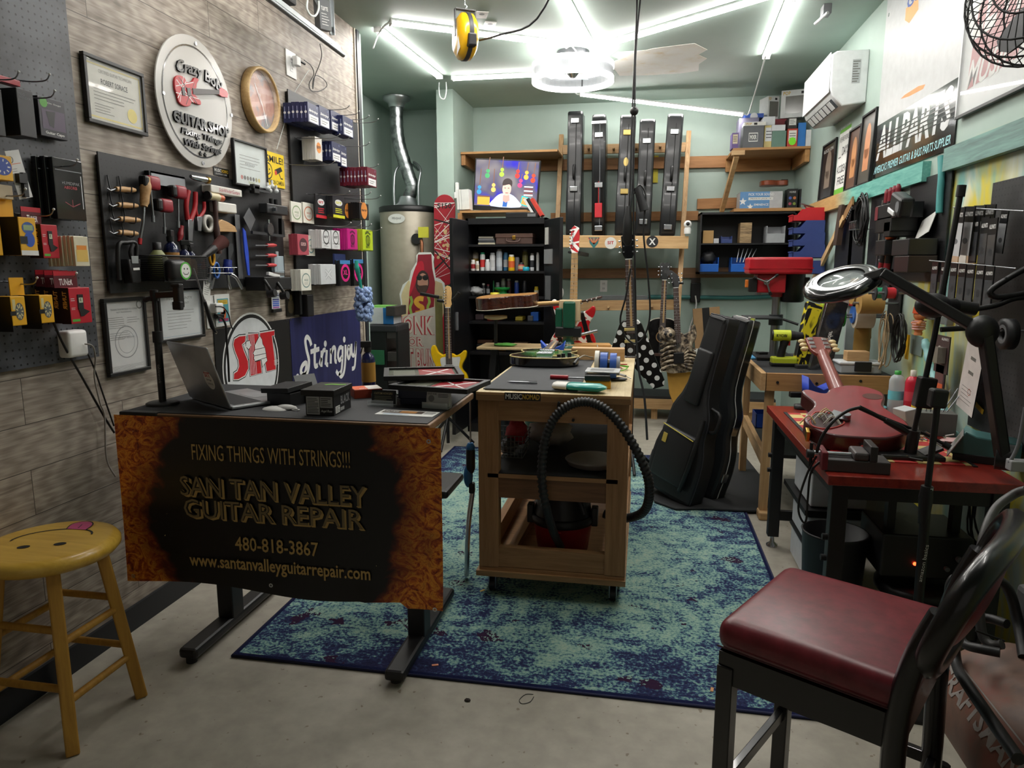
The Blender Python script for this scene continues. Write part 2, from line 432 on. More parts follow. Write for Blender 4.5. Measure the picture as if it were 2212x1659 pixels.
part('pile',BO((0,0,.006),(2.15,3.25,.012),m_rug(),bev=.004),rug);part('bound_edge',TU([(-1.075,-1.625,.006),(1.075,-1.625,.006),(1.075,1.625,.006),(-1.075,1.625,.006)],.007,mat('#1c2145',.8),8,closed=True),rug)
# ================================================================ ceiling lamps
TUBE=mat('#fffaf5',.4,emit=TUBE_POWER,var=0)
def tube_light(a,b,label,z0=ZC):
 a=V(a);b=V(b);L=(b-a).length
 T=fr(a,b-a,V((0,0,1)).cross(b-a) if abs((b-a).normalized().z)<.9 else (0,1,0))
 r=thing('tube_light',label,'light',T,'linked LED tube lights on the ceiling')
 part('housing',BO((L/2,0,-.006),(L,.056,.012),mat('#d8dddb',.4)),r)
 part('diffuser',PR([(-.026,0),(.026,0),(.026,-.010),(.016,-.020),(-.016,-.020),(-.026,-.010)],.012,L-.012,TUBE),r).matrix_local=Matrix(((0,0,1,0),(1,0,0,0),(0,1,0,-.012),(0,0,0,1)))
 for x in (0.006,L-.006):part('end_cap',BO((x,0,-.019),(.012,.058,.034),WHITE,bev=.004),r)
 return r
zc=lambda x,y:on('Z',ZC-.001,x,y)
def tube_px(p,q,label,full=None):
 a,b=zc(*p),zc(*q)
 if full:b=a+(b-a).normalized()*full
 return tube_light(a,b,label)
tube_px((842,42),(1228,92),'lit LED tube on ceiling behind the yellow hose reel')
tube_px((815,57),(950,162),'lit LED tube on ceiling slanting toward the pillar beside the water heater')
tube_px((976,165),(1190,155),'lit LED tube on ceiling between the pillar and ring lamp')
tube_px((1282,103),(1225,0),'lit LED tube on ceiling pointing at the ring lamp, nearly end-on',1.2)
tube_px((1325,86),(1610,0),'long lit LED tube on ceiling above the white plaster patch',1.35)
tube_px((1655,118),(1705,0),'lit LED tube on ceiling whose white cord drops to the boxed shelf',1.25)
tube_light(on('Y',7.0,1253,199),on('Y',7.0,1607,243),'sagging lit LED tube hanging above the guitar cases')
# further tubes of the chain, out of view, added to brighten the camera's end
for a,b,lab in (((-.58,4.38),(-1.45,3.65),'added unseen LED tube on ceiling above the logo banners'),((-1.5,3.55),(-1.5,2.4),'added unseen LED tube on ceiling above the reception desk'),((.95,4.3),(.45,3.25),'added unseen LED tube on ceiling above the rolling cart'),((.4,3.15),(-.7,2.9),'added unseen LED tube on ceiling in front of the rolling cart'),((.75,3.0),(.75,1.8),'added unseen LED tube on ceiling above the red workbench')):
 tube_light((*a,ZC-.001),(*b,ZC-.001),lab)
def cord(name,label,pts,r,m,n=6,seg=6,cat='cord',group=None):
 return solo(name,label,cat,TU(pts,r,m,seg,n=n),None,group)
WC=mat('#d9dfdc',.5)
cord('light_cable','white cord linking two ceiling tubes by the plank wall',[zc(842,40)+V((0,0,-.02)),zc(828,44)+V((0,0,-.04)),zc(816,56)+V((0,0,-.06)),on('Z',2.86,806,104)],.006,WC)
cord('light_cable','white U-shaped cord hanging in front of the green pillar',[on('Y',6.45,*p) for p in ((950,162),(948,190),(951,210),(960,213),(964,195),(964,172),(974,163))],.006,WC)
cord('light_cable','white cord looping from ceiling tube over the ring lamp',[on('Y',5.55,*p) for p in ((1226,90),(1240,105),(1258,128),(1272,137),(1286,132))],.005,WC)
cord('light_cable','white cord from the long ceiling tube down to the ring lamp',[on('Y',5.7,*p) for p in ((1322,84),(1308,95),(1302,112),(1292,130))],.005,WC)
cord('light_cable','white cord dropping from ring lamp to the sagging tube',[on('Y',6.9,*p) for p in ((1241,184),(1242,198),(1247,204),(1254,203))],.006,WC)
cord('light_cable','white cord hanging from ceiling tube to the boxes on the high shelf',[on('Y',y,*p) for y,p in ((5.9,(1654,120)),(6.3,(1640,170)),(6.6,(1628,210)),(6.95,(1617,245)),(7.0,(1608,247)))],.006,WC)
cord('light_cable','short white pull loop hanging beside the ceiling tube',[on('Y',5.0,*p) for p in ((1700,0),(1706,22),(1709,35),(1706,36),(1704,20),(1702,4))],.004,WC)
# ring fan lamp
c=on('Z',ZC,1238,112);T=at((c.x,c.y,ZC))
r=thing('ring_lamp','round ceiling fan lamp with two glowing white rings','ceiling lamp',T)
part('canopy',CY((0,0,0),(0,0,-.07),.125,mat('#3a3c40',.4),24).cyl((0,0,-.07),(0,0,-.10),.09,STEEL,24),r)
part('fan_hub',CY((0,0,-.10),(0,0,-.16),.05,CHROME,18).lathe([(.02,-.19),(.04,-.17),(.05,-.16)],CHROME,16),r)
def ring_mb(R0,z0,z1,w,m,seg=40):
 b=MB();rs=[]
 for i in range(seg):
  a=2*pi*i/seg;cs,sn=cos(a),sin(a)
  rs.append([(cs*(R0-w/2),sn*(R0-w/2),z0),(cs*(R0+w/2),sn*(R0+w/2),z0),(cs*(R0+w/2),sn*(R0+w/2),z1),(cs*(R0-w/2),sn*(R0-w/2),z1)])
 return b.rings(rs,m,False,False,True)
RINGM=mat('#fffaf5',.4,emit=TUBE_POWER*.22,var=0)
for z in (-.09,-.19):
 part('glowing_ring',ring_mb(.30,z,z-.035,.03,RINGM),r)
part('ring_band',ring_mb(.30,-.125,-.19,.02,mat('#85888c',.4)),r)
for a in (80,200,320):
 cs,sn=cos(radians(a)),sin(radians(a))
 part('bracket',MB().bar((cs*.10,sn*.10,-.08),(cs*.29,sn*.29,-.10),.02,.006,GREYD).bar((cs*.292,sn*.292,-.08),(cs*.292,sn*.292,-.225),.018,.006,GREYD),r)
for i in range(5):
 part('fan_blade',MB(rot(8,0,72*i)).box((.15,0,-.145),(.2,.09,.004),mat('#cfe0e4',.2,alpha=.45,var=0),bev=.001),r)
# ================================================================ reception desk with the banner
def lp(T,x,y):
 """local XY of the point where the ray of a photo pixel meets the local XY plane of a frame"""
 d=_fw+_rt*((x-1106)/CAM_F)-_up*((y-829.5)/CAM_F);n=T.col[2].xyz;o=V((0,0,CAM_H))
 p=o+d*((T.translation-o).dot(n)/d.dot(n));q=T.inverted()@p
 return (q.x,q.y)
def tp(b,T,s,ll,lr,ul,z,m,bold=0.,shear=0.,warp=None):
 """lettering whose lower edge runs from ll to lr and whose height reaches ul (photo pixels on the face T)"""
 a,c,e=lp(T,*ll),lp(T,*lr),lp(T,*ul)
 return b.text(s,a[0],a[1],c[0]-a[0],e[1]-a[1],z,m,bold,shear,warp)
def pq(b,T,pts,z,m):return b.flat([lp(T,*p) for p in pts],z,m)
DZ=.97
dk=thing('standing_desk','black height-adjustable standing desk carrying the flame banner','desk',at((-1.235,2.46,0)))
part('desktop',BX(-.565,.565,-.31,.30,DZ-.028,DZ-.003,wood('#8a6a4c','#6b4e36'),bev=.004),dk)
part('desk_mat',BX(-.56,.555,-.30,.295,DZ-.003,DZ,mat('#26272a',.7)),dk)
for x in (-.405,.405):
 lg=part('leg',BX(x-.034,x+.034,-.02,.06,.05,.62,BLACK,.004).bx(x-.028,x+.028,-.012,.052,.6,DZ-.05,GREYD,.003),dk)
 part('foot',BO((x,.07,.042),(.075,.69,.04),BLACK,bev=.012),lg)
 [part('glide',CY((x,y,.0125 if x>0 else 0),(x,y,.024),.02,RUBBER),lg) for y in (-.25,.39)]
part('crossbeam',BX(-.40,.40,0,.04,DZ-.09,DZ-.03,BLACK),dk)
part('corner_guard',BX(-.567,-.42,-.315,-.28,DZ-.03,DZ+.001,BLACK,.004),dk)
part('corner_guard',BX(.42,.567,-.315,-.28,DZ-.032,DZ-.02,BLACK,.004),dk)
# banner: thin vinyl sheet with a slightly wavy lower edge
def m_flames():
 t=NT('banner print');o=t.xyz();W2=.59
 n1=t.noise(7,5,None,1.6);n2=t.noise(3.2,3,None,.5);n3=t.noise(16,6,t.map((1,1.2,1)),3.2,.6)
 ax=t.math('ABSOLUTE',o[0]);vy=t.math('DIVIDE',o[1],.30)
 v2=t.math('MULTIPLY',vy,vy)
 inner=t.math('SUBTRACT',.47,t.math('MULTIPLY',v2,.13))
 ed=t.math('ADD',t.math('SUBTRACT',ax,inner),t.math('ADD',t.math('MULTIPLY',t.math('SUBTRACT',n1,.5),.16),t.math('MULTIPLY',t.math('SUBTRACT',n2,.5),.22)))
 ms=t.math('MULTIPLY',t.math('ADD',ed,.015),26.,True)
 fire=t.ramp(n3,[(.28,'#4a1206'),(.40,'#9c3a0c'),(.50,'#d2701a'),(.58,'#eda231'),(.64,'#c2601a'),(.74,'#f2bf4c')])
 deep=t.math('MULTIPLY',ed,8.,True)
 fire=t.mix(deep,'#5b1708',fire)
 col=t.mix(ms,'#0b0a0b',fire)
 sp=t.math('GREATER_THAN',t.noise(75,1),.80)
 sp=t.math('MULTIPLY',sp,t.math('GREATER_THAN',ed,-.09))
 col=t.mix(sp,col,'#f3d9a0')
 return t.done(col,.38)
MFL=m_flames()
BT=fr((-1.225,2.142,.655),(1,0,0),(0,0,1))
bn=thing('banner','black vinyl banner with orange flames hung on the front of the desk','banner',BT)
def bann(u,v):
 low=max(0,-v/.3);x=u;y=v-low*(.012*sin(u*7+.8))-(low*.02 if u>.45 else 0)
 return (x,y,.004*sin(u*9)*(low+.2)+(low**3)*.012*(1 if u>.3 else .3))
nu,nv=48,16;vs=[];fs=[]
for j in range(nv+1):
 for i in range(nu+1):vs.append(bann(-.595+1.19*i/nu,-.31+.615*j/nv))
for j in range(nv):
 for i in range(nu):a=j*(nu+1)+i;fs.append((a,a+1,a+nu+2,a+nu+1))
part('vinyl_sheet',MB().add(vs,fs,MFL,True),bn)
GOLD=mat('#b9995a',.5);GOLDD=mat('#0c0b0b',.5)
b=MB();Z=.007
tp(b,BT,'FIXING THINGS WITH STRINGS!!!',(418,992),(758,1004),(418,958),Z,GOLD)
tp(b,BT,'480-818-3867',(511,1187),(690,1196),(511,1157),Z,GOLD,.012)
tp(b,BT,'www.santanvalleyguitarrepair.com',(415,1227),(803,1252),(415,1192),Z+.004,GOLD,.018)
part('lettering',b,bn)
b=MB()
for s,ll,lr,ul in (('SAN TAN VALLEY',(394,1068),(792,1086),(394,1026)),('GUITAR REPAIR',(402,1115),(786,1132),(402,1075))):
 for k,(dx,m_) in enumerate(((5,GOLD),(3,GOLD),(0,GOLDD))):
  tp(b,BT,s,(ll[0]+dx,ll[1]+dx*.8),(lr[0]+dx,lr[1]+dx*.8),(ul[0]+dx,ul[1]+dx*.8),Z+.0006*k,m_,.028)
 a,c,e=lp(BT,*ll),lp(BT,*lr),lp(BT,*ul)
 b.text(s,a[0],a[1],c[0]-a[0],e[1]-a[1],Z+.0022,mat('#7d6b48',.5),-.004)
part('shadowed_lettering',b,bn)
for u,v in ((-.56,-.285),(-.02,-.275),(.57,-.31),(.56,.265)):
 part('grommet',MB().ring((u,v),.0035,.0075,.02,CHROME,14),bn)

# ---------------------------------------------------------------- things on the desk
def Dp(x,y,z=DZ):return on('Z',z,x,y)
def boxthing(name,label,cat,c,d,rz,m,T0=None,group=None,bev=.002):
 return thing(name,label,cat,rot(0,0,rz,c),group)
# laptop seen from behind
p=Dp(470,868);T=rot(0,0,148,(-1.50,2.42,DZ))
lt=thing('laptop','silver laptop with its lid open on the desk','laptop',T)
ALU=mat('#a6a7a9',.35,.7)
part('base',BO((0,0,.008),(.33,.23,.012),ALU,bev=.004),lt)
part('keyboard',BX(-.14,.14,-.01,.095,.0141,.0148,mat('#141416',.6)),lt)
part('trackpad',BX(-.06,.06,-.10,-.025,.0141,.0146,mat('#8f9092',.3)),lt)
A=TRN((0,.115,.012))@rot(72,0,0)
li=part('lid',MB(A).box((0,.115,-.004),(.33,.23,.007),ALU,bev=.0035),lt)
part('screen',MB(A).bx(-.155,.155,.015,.215,.0,.0004,mat('#0a0b0d',.15)),li)
part('round_sticker',MB(A).disc((-.085,.10),.036,-.0078,mat('#dcd9d4',.5)),li)
b=MB(A@rot(0,180,0));b.text('SIT',.062,.112,.046,.02,.0082,RED,.03);b.text('Strings',.066,.096,.038,.010,.0082,INK,.01,.3);b.text('STAY IN TUNE',.064,.082,.042,.007,.0082,INK)
part('sticker_print',b,li)
part('rubber_pad',CY((.05,.02,-.0),(.05,.02,.0025),.1,BLACK,24),lt)
# phone stand
c=Dp(352,873);T=rot(0,0,0,c)
ps=thing('phone_stand','black telescopic phone stand with round base beside the laptop','stand',T)
part('base',LA([(.058,0),(.058,.006),(.05,.010),(.01,.012)],BLACK,28),ps)
part('pole',CY((0,0,.01),(0,0,.26),.013,BLACK).cyl((0,0,.25),(0,0,.40),.009,BLACK),ps)
part('lettering',MB(fr((.004,-.0135,.10),(0,0,-1),(1,0,0))).text('tablework',-.05,-.004,.07,.011,0,mat('#8c8c8c',.5)),ps)
part('collar',CY((0,0,.23),(0,0,.27),.017,BLACKM).cyl((0,0,.38),(0,0,.42),.014,BLACKM),ps)
part('knob',CY((-.035,0,.385),(-.012,0,.39),.009,BLACKM,10).sph((-.036,0,.385),.011,BLACKM),ps)
part('arm',MB().bar((0,0,.40),(.10,0,.405),.016,.022,BLACK,bev=.003),ps)
part('phone_clamp',BO((.105,-.01,.40),(.026,.03,.085),BLACK,bev=.004).box((.107,-.02,.365),(.034,.02,.03),BLACKM,bev=.004).box((.107,-.02,.437),(.034,.02,.012),BLACKM,bev=.003),ps)
# sponge box and open lid box
T=rot(0,0,-14,Dp(600,876));w=.15
bb=thing('cardboard_box','matte black lidded gift box behind the pickup box on desk','box',T)
part('tray',BX(-.05,.06,0,.11,0,.048,BLACK,.002),bb);part('lid',MB(rot(3,-4,0)).bx(-.062,.066,-.01,.125,.048,.066,mat('#18191b',.5),.002),bb)
T=rot(0,0,-32,Dp(655,868))
ob=thing('cardboard_box','small open grey box with raised flap on the desk','box',T)
part('tray',BX(-.03,.04,0,.09,0,.03,BLACK).bx(-.03,.04,0,.004,0,.04,GREYD),ob);part('flap',MB(rot(0,-28,0,(-.03,0,.03))).bx(-.002,.002,0,.09,0,.07,mat('#77787a',.6)),ob)
# blue and white booklet lying behind
solo('booklet','blue and white printed booklet lying flat behind the black box','booklet',BX(-.06,.10,0,.11,0,.004,mat('#aebbd6',.5)).rect(-.055,.095,.005,.10,.0043,mat('#6f82ac',.5)),rot(0,0,-8,Dp(690,858)+V((0,.12,.055))),None) if False else None
# pickup box with printed sides
p0,p1,p2=Dp(661,897),Dp(722,899),Dp(766,860)
T=fr(p0,p1-p0,p2-p1);W=(p1-p0).length;L=.155;Hh=.07
hb=thing('product_box','black printed guitar pickup box with green lettering on desk front','box',T)
part('tray',BX(0,W,0,L,0,Hh,BLACK,.0015),hb)
part('lid',BX(-.012,W+.006,-.010,L+.004,Hh,Hh+.02,mat('#111112',.4),.002),hb)
F1=fr((0,-.0006,0),(1,0,0),(0,0,1));F2=fr((W+.0008,0,0),(0,1,0),(0,0,1));F3=at((0,0,Hh+.0206))
b=MB(F1).rect(.004,W*.50,.004,Hh-.004,0,mat('#b9b9bb',.6)).rect(W*.52,W-.004,.028,Hh-.004,0,mat('#a9a9ab',.6));b.lines(.007,W*.46,.008,Hh-.008,10,.0003,INK);b.lines(W*.55,W-.01,.032,Hh-.008,5,.0003,INK)
b.text('Angel Rose',W*.54,.010,W*.4,.011,.0003,PAPER,0,.4);part('front_label',b,hb)
b=MB(F2).rect(.012,.05,.006,.03,0,PAPER).rect(.055,.09,.008,.02,0,mat('#999999',.6));b.text('BLACK',.06,.03,.08,.03,0,mat('#8a8a8c',.5),.02)
b.lines(.014,.048,.008,.028,4,.0003,INK);part('side_label',b,hb)
b=MB(F3);b.text('PURPLE WINDER',.02,.05,W-.05,.016,0,mat('#4a4b4d',.4));b.stroke([(.03,.10),(.05,.115),(.08,.11),(.10,.118)],.018,0,mat('#6fae2b',.5),4);part('lid_print',b,hb)
# face masks / paper plates
T=rot(0,0,-6,Dp(596,884))
mk=thing('face_mask','white paper face mask lying flat near the desk edge','face mask',T)
part('mask_cup',LA([(.055,0),(.05,.004),(.03,.009),(.004,.011)],mat('#d4d3cf',.8),22,sx=.95,sy=.6),mk)
part('nose_fold',LA([(.04,.004),(.036,.010),(.02,.015),(.004,.016)],mat('#bdbcb8',.8),20,c=(.035,.012,0),sx=1.1,sy=.55),mk)
part('ear_loop',TU([(.07,-.005,.003),(.09,-.012,.003),(.096,0,.003),(.085,.008,.003),(.07,.005,.003)],.0018,WHITE,5,n=4),mk)
T=rot(0,0,6,Dp(548,868))
solo('flyer_strip','narrow printed paper strip tucked under the laptop edge','paper',BX(-.04,.04,-.008,.008,0,.001,PAPER).text('FRAGILE',-.036,-.005,.072,.01,.0013,INK),T)
# orange box
T=rot(0,0,34,Dp(792,856))
ox=thing('product_box','flat orange and white box beside the pickup box','box',T)
part('carton',BX(-.055,.055,-.04,.05,0,.034,mat('#9d3a20',.6),.0015),ox);part('printed_top',MB().rect(-.053,.053,-.038,.048,.0346,mat('#e9e2da',.6)).rect(-.053,.0,-.038,.048,.0349,mat('#e06a42',.6)).text('strobo',-.03,-.02,.05,.02,.0352,PAPER,.01),ox)
# spray bottle
def spray_bottle(T,label,h=.165,body='#1a1f4d',lab='#b98a3a'):
 r=thing('spray_bottle',label,'bottle',T);k=h/.165
 part('bottle',LA([(.022*k,0),(.024*k,.006*k),(.024*k,.095*k),(.019*k,.112*k),(.010*k,.12*k),(.010*k,.128*k)],mat(body,.15,coat=.5),20),r)
 part('label',LA([(.0245*k,.02*k),(.0245*k,.088*k)],mat(lab,.5),20,cap=False),r)
 part('sprayer',CY((0,0,.124*k),(0,0,.14*k),.012*k,BLACK).box((.006*k,0,.15*k),(.036*k,.014*k,.022*k),BLACK,bev=.003).bar((.016*k,0,.145*k),(.024*k,0,.118*k),.008*k,.004*k,BLACK),r)
 return r
spray_bottle(rot(0,0,200,Dp(797,836)),'dark blue spray bottle at the back of the desk by Stringjoy banner',.20)
# business card holders
def card_holder(p,rz,card,label,draw):
 T=rot(0,0,rz,p);r=thing('business_card_holder',label,'card holder',T)
 part('tray',BX(-.05,.05,-.02,.02,0,.006,CLEAR).bx(-.05,.05,-.02,-.018,0,.022,CLEAR).bx(-.05,.05,.018,.02,0,.04,CLEAR),r)
 A=TRN((0,.004,.006))@rot(78,0,0)
 c=part('business_cards',MB(A).bx(-.045,.045,0,.05,-.012,0,card),r)
 b=MB(A);draw(b);part('card_print',b,c)
def d1(b):b.text('CUSTOM HOWLERS',-.036,.034,.072,.008,.0004,mat('#a9966a',.5),.01);b.lines(-.034,.034,.006,.03,4,.0004,mat('#7a7358',.5))
def d2(b):b.disc((-.026,.026),.012,.0004,mat('#8a8a88',.5));b.text('CRAZY BOBS',-.042,.040,.036,.006,.0004,INK,.01);b.lines(0,.04,.030,.045,3,.0004,INK)
card_holder(Dp(826,876),-2,mat('#161616',.5),'clear card holder with black business cards on the desk',d1)
card_holder(Dp(944,881),-8,mat('#cfcfcd',.5),'clear card holder with white business cards near desk corner',d2)
# blue parts bin carrying two framed pictures
T=rot(0,0,2,Dp(897,872)+V((0,.03,0)))
solo('parts_bin','dark navy plastic bin under the framed pictures on desk','bin',PR([(-.055,-.04),(.055,-.04),(.055,.05),(-.055,.05)],.0,.02,mat('#141b33',.4)).bx(-.062,.062,-.045,.055,.02,.062,mat('#141b33',.4),.003),T)
def lying_frame(c,rz,w,l,label,art):
 T=rot(0,0,rz,c);r=thing('framed_poster',label,'picture frame',T,'framed pictures lying on the desk bin')
 f=MB()
 for x0,x1,y0,y1 in ((-w,w,-l,-l+.02),(-w,w,l-.02,l),(-w,-w+.02,-l+.02,l-.02),(w-.02,w,-l+.02,l-.02)):f.bx(x0,x1,y0,y1,0,.018,BLACK,.002)
 part('frame',f,r);part('picture',art(BX(-w+.018,w-.018,-l+.018,l-.018,.004,.010,mat('#55584c',.25)),w,l),r);return r
def art1(b,w,l):
 b.rect(-w*.1,w*.8,-l*.7,l*.8,.0104,mat('#9c2530',.3)).rect(-w*.75,-w*.2,-l*.75,l*.6,.0104,mat('#6b6e60',.3));b.stroke([(0,-l*.6),(w*.4,l*.1),(w*.7,l*.7)],.012,.0108,WHITE);b.stroke([(-.0,l*.5),(w*.5,-.02),(w*.75,-l*.5)],.008,.0108,WHITE);return b
lying_frame(Dp(935,845,1.035)+V((0,.10,-.001)),-9,.155,.115,'black framed red picture lying second from the top on the desk',art1)
lying_frame(Dp(905,815,1.055)+V((0,.05,0)),20,.15,.12,'topmost black framed poster lying on the desk bin',art1)
# flyer
T=rot(0,0,-3,Dp(878,894))
b=BX(-.105,.105,-.032,.05,0,.001,PAPER).rect(-.095,.055,.0,.042,.0013,mat('#4a3b33',.5)).rect(-.03,.03,.006,.038,.0016,mat('#b9803f',.5));b.text('CRAZY BOBS',-.09,.012,.055,.02,.0018,PAPER,.01);b.lines(-.08,.02,-.028,-.004,4,.0013,mat('#7fa6c9',.6));b.lines(.06,.10,.0,.04,5,.0013,INK)
solo('flyer','white printed flyer lying under the card holders at desk front','flyer',b,T)
# pen caps and tools behind
solo('pliers','small chrome pliers lying between cards and framed pictures','pliers',MB().bar((-.05,0,.008),(.03,.012,.008),.008,.008,STEEL).bar((-.05,.02,.008),(.03,.008,.008),.008,.008,STEEL).cyl((.0,.01,.002),(.0,.01,.014),.009,CHROME).bar((.03,.01,.008),(.07,.01,.008),.012,.006,CHROME),rot(0,0,20,Dp(840,858)))
# chrome swivel stool under the desk: only its legs show
cs=thing('folding_chair','chrome-legged stool tucked behind the desk banner','stool',rot(0,0,0,(-.93,2.98,.013)))
for x,y,p in ((0,0,None),(.14,.10,None),(-.36,.05,None)):part('leg',TU([(x,y,.012),(x+.01,y,.25),(x+.03,y+.02,.44)],.012,CHROME,8,n=3),cs)
part('seat',BO((-.1,.08,.46),(.40,.30,.04),BLACK,bev=.015),cs)

# ================================================================ smiley stool
STW=wood('#b98a35','#9a6d26',axis='Z',name='varnished stool wood')
T=rot(0,0,0,(-1.83,1.83,0))
st=thing('bar_stool','yellow smiley-face wooden stool by the plank wall','stool',T)
part('seat',LA([(.14,.565),(.185,.568),(.2,.585),(.2,.598),(.19,.612),(.17,.617),(.02,.618)],wood('#d9b04a','#c0942f',.35,coat=.3),40),st)
b=MB(rot(0,0,205,(0,0,.6188)));TGP=mat('#c2507d',.5)
arc=[(.115*cos(a),-.02-.075*sin(a)) for a in [pi*i/16 for i in range(17)]]
b.stroke(arc,.006,0,INK);b.disc((-.045,.045),.018,0,INK,18,.013);b.disc((.055,.045),.018,0,INK,18,.013)
b.flat([(-.085,-.068),(-.02,-.094),(-.022,-.135),(-.045,-.155),(-.075,-.148),(-.092,-.115)],.0003,TGP);b.stroke([(-.085,-.068),(-.092,-.115),(-.075,-.148),(-.045,-.155),(-.022,-.135),(-.02,-.094)],.004,.0005,INK,4);b.stroke([(-.055,-.09),(-.057,-.125)],.003,.0005,INK)
part('smiley_face',b,st)
q=(.095,.155)
fe=[]
for i,a in enumerate((45,135,225,315)):
 c,s_=cos(radians(a)),sin(radians(a));top=V((c*.135,s_*.135,.57));bot=V((c*.215,s_*.215,0));fe.append((top,bot))
 part('leg',MB().bar(bot,top,.038,.038,STW,upv=(c,s_,0),bev=.005),st)
for i in range(4):
 for z in ((.16,.34) if i%2 else (.20,.38)):
  a,b_=fe[i],fe[(i+1)%4];k=z/.57
  part('rung',CY(a[1].lerp(a[0],k),b_[1].lerp(b_[0],k),.012,STW,12),st)

# ================================================================ counter chair
CA,CB=V((.205,1.655,0)),V((.425,2.02,0));ex=(CB-CA).normalized();ey=V((-.86,.51,0));wch=(CB-CA).length
T=fr(CA,ex,V((ex.y,-ex.x,0)))  # local X along the front edge; local Y towards the backrest -> Z down, so flip
T=Matrix((ex,V((ex.y,-ex.x,0)),V((0,0,1)))).transposed().to_4x4();T=TRN(CA)@T
T=TRN(CA)@Matrix.Rotation(math.atan2(-ex.x,ex.y)+0,4,'Z')  # local X -> towards the backrest, local Y along the front edge
OXB=NT('oxblood leather');_n=OXB.noise(26,5);_c=OXB.noise(150,3)
OXB=OXB.done(OXB.ramp(_n,[(.3,'#5e1a22'),(.7,'#7a2731')]),.34,_c,.12,.001)
BLW=mat('#0e0e10',.28,coat=.25)
ch=thing('counter_chair','black wooden counter chair with oxblood leather seat in front of red workbench','chair',T)
D_=.40
part('seat',BO((D_/2,wch/2,.595),(D_+.02,wch+.02,.085),OXB,bev=.035,seg=4),ch)
part('seat_piping',TU([(.0,-.012,.572),(D_,-.012,.572)],.0022,mat('#3d0d13',.5),5),ch)
ap=part('seat_frame',BX(.0,D_,-.002,.024,.475,.555,BLW).bx(.0,D_,wch-.024,wch+.002,.475,.555,BLW).bx(0,.024,0,wch,.475,.555,BLW).bx(D_-.024,D_,0,wch,.475,.555,BLW),ch)
for y in (.012,wch-.012):part('leg',BO((.018,y,.26),(.040,.040,.52),BLW,bev=.003),ch)
for y in (.0,wch):part('leg',TU([(D_+.0,y,0),(D_-.005,y,.25),(D_-.01,y,.52),(D_+.01,y,.68),(D_+.05,y,.80)],.024,BLW,10,n=5),ch)
bk=thing
ring=[]
for i in range(40):
 a=2*pi*i/40;ca,sa=cos(a),sin(a)
 u=(abs(ca)**.55)*(1 if ca>0 else -1)*(wch/2+.02);v=(abs(sa)**.62)*(1 if sa>0 else -1)*.135
 ring.append((D_+.035+(v+.135)*.34+.03*(u/(wch/2))**2*-.6,wch/2+u,.785+v))
part('back_frame',TU(ring,.026,BLW,10,closed=True),ch)
part('back_pad',MB(TRN((D_+.078,wch/2,.785))@rot(0,19,0)).sph((0,0,0),(.03,wch/2-.01,.125),OXB,28,14),ch)
for a,c in (((.018,.012,.19),(.018,wch-.012,.19)),((.02,wch-.01,.22),(D_-.0,wch,.22)),((.02,.01,.22),(D_,0,.22)),((D_,0,.22),(D_,wch,.22))):
 part('stretcher',MB().bar(a,c,.02,.032,BLW,bev=.002),ch)

# ================================================================ rolling assembly cart
CX0,CX1,CY0,CY1,CTZ=-.69,-.047,2.92,4.18,.945
ct=thing('workshop_cart','rolling wooden workshop cart with plywood top on the rug','cart',at(((CX0+CX1)/2,(CY0+CY1)/2,0)))
hx,hy=(CX1-CX0)/2,(CY1-CY0)/2
C2X=wood('#a97f55','#86603a');C2Z=wood('#a97f55','#86603a',axis='Z');C2Y=wood('#a97f55','#86603a',axis='Y')
part('top_panel',BX(-hx-.005,hx+.005,-hy-.01,hy,CTZ-.036,CTZ,wood('#cdbb93','#a99468',axis='Y')),ct)
part('edge_ply',BX(-hx-.006,hx+.006,-hy-.012,-hy-.0102,CTZ-.012,CTZ-.001,mat('#b0895c',.6)).bx(-hx-.006,hx+.006,-hy-.012,-hy-.0102,CTZ-.035,CTZ-.014,mat('#8b6740',.6)),ct)
for x in (-hx+.044,hx-.044):
 for y in (-hy+.03,hy-.03):part('leg',BX(x-.044,x+.044,y-.03,y+.03,.15,CTZ-.036,C2Z),ct)
part('rail',BX(-hx+.088,hx-.088,-hy+.004,-hy+.042,CTZ-.125,CTZ-.036,C2X),ct)
part('rail',BX(-hx+.088,hx-.088,-hy+.004,-hy+.042,.155,.245,C2X),ct)
part('rail',BX(-hx+.088,hx-.088,-hy+.004,-hy+.042,.475,.565,wood('#7c5636','#5d3e25')),ct)
for x in (-hx+.02,hx-.02):
 for z in (.20,.52,CTZ-.08):part('side_rail',BX(x-.019,x+.019,-hy+.06,hy-.06,z-.045,z+.045,C2Y),ct)
part('shelf',BX(-hx+.04,hx-.04,-hy+.0,hy,.565,.583,C2X).bx(-hx+.045,hx-.045,-hy+.003,hy-.02,.583,.587,mat('#151617',.8)),ct)
part('shelf',BX(-hx,hx,-hy,hy,.135,.152,C2X),ct)
part('base_panel',BX(-hx-.012,hx+.004,-hy-.014,hy,.112,.136,wood('#a98358','#7f5c38')),ct)
part('inner_rail',MB().bar((-hx+.12,-hy+.05,.175),(-hx+.16,hy-.1,.175),.04,.04,C2Y).bar((-hx+.1,-hy+.12,.175),(-hx+.24,-hy+.12,.175),.045,.05,C2X),ct)
for x in (-hx+.05,hx-.05):
 for y in (-hy+.06,hy-.06):
  k=part('caster',CY((x-.012,y,.046),(x+.012,y,.046),.033,BLACK,20),ct)
  part('fork',BX(x-.017,x-.013,y-.02,y+.02,.03,.105,STEEL).bx(x+.013,x+.017,y-.02,y+.02,.03,.105,STEEL).cyl((x,y,.10),(x,y,.112),.03,STEEL),k)
FC=fr(((CX0+CX1)/2,CY0-.0125,0),(1,0,0),(0,0,1));CTL=FC.inverted()
a,c=lp(FC,1090,864),lp(FC,1168,850)
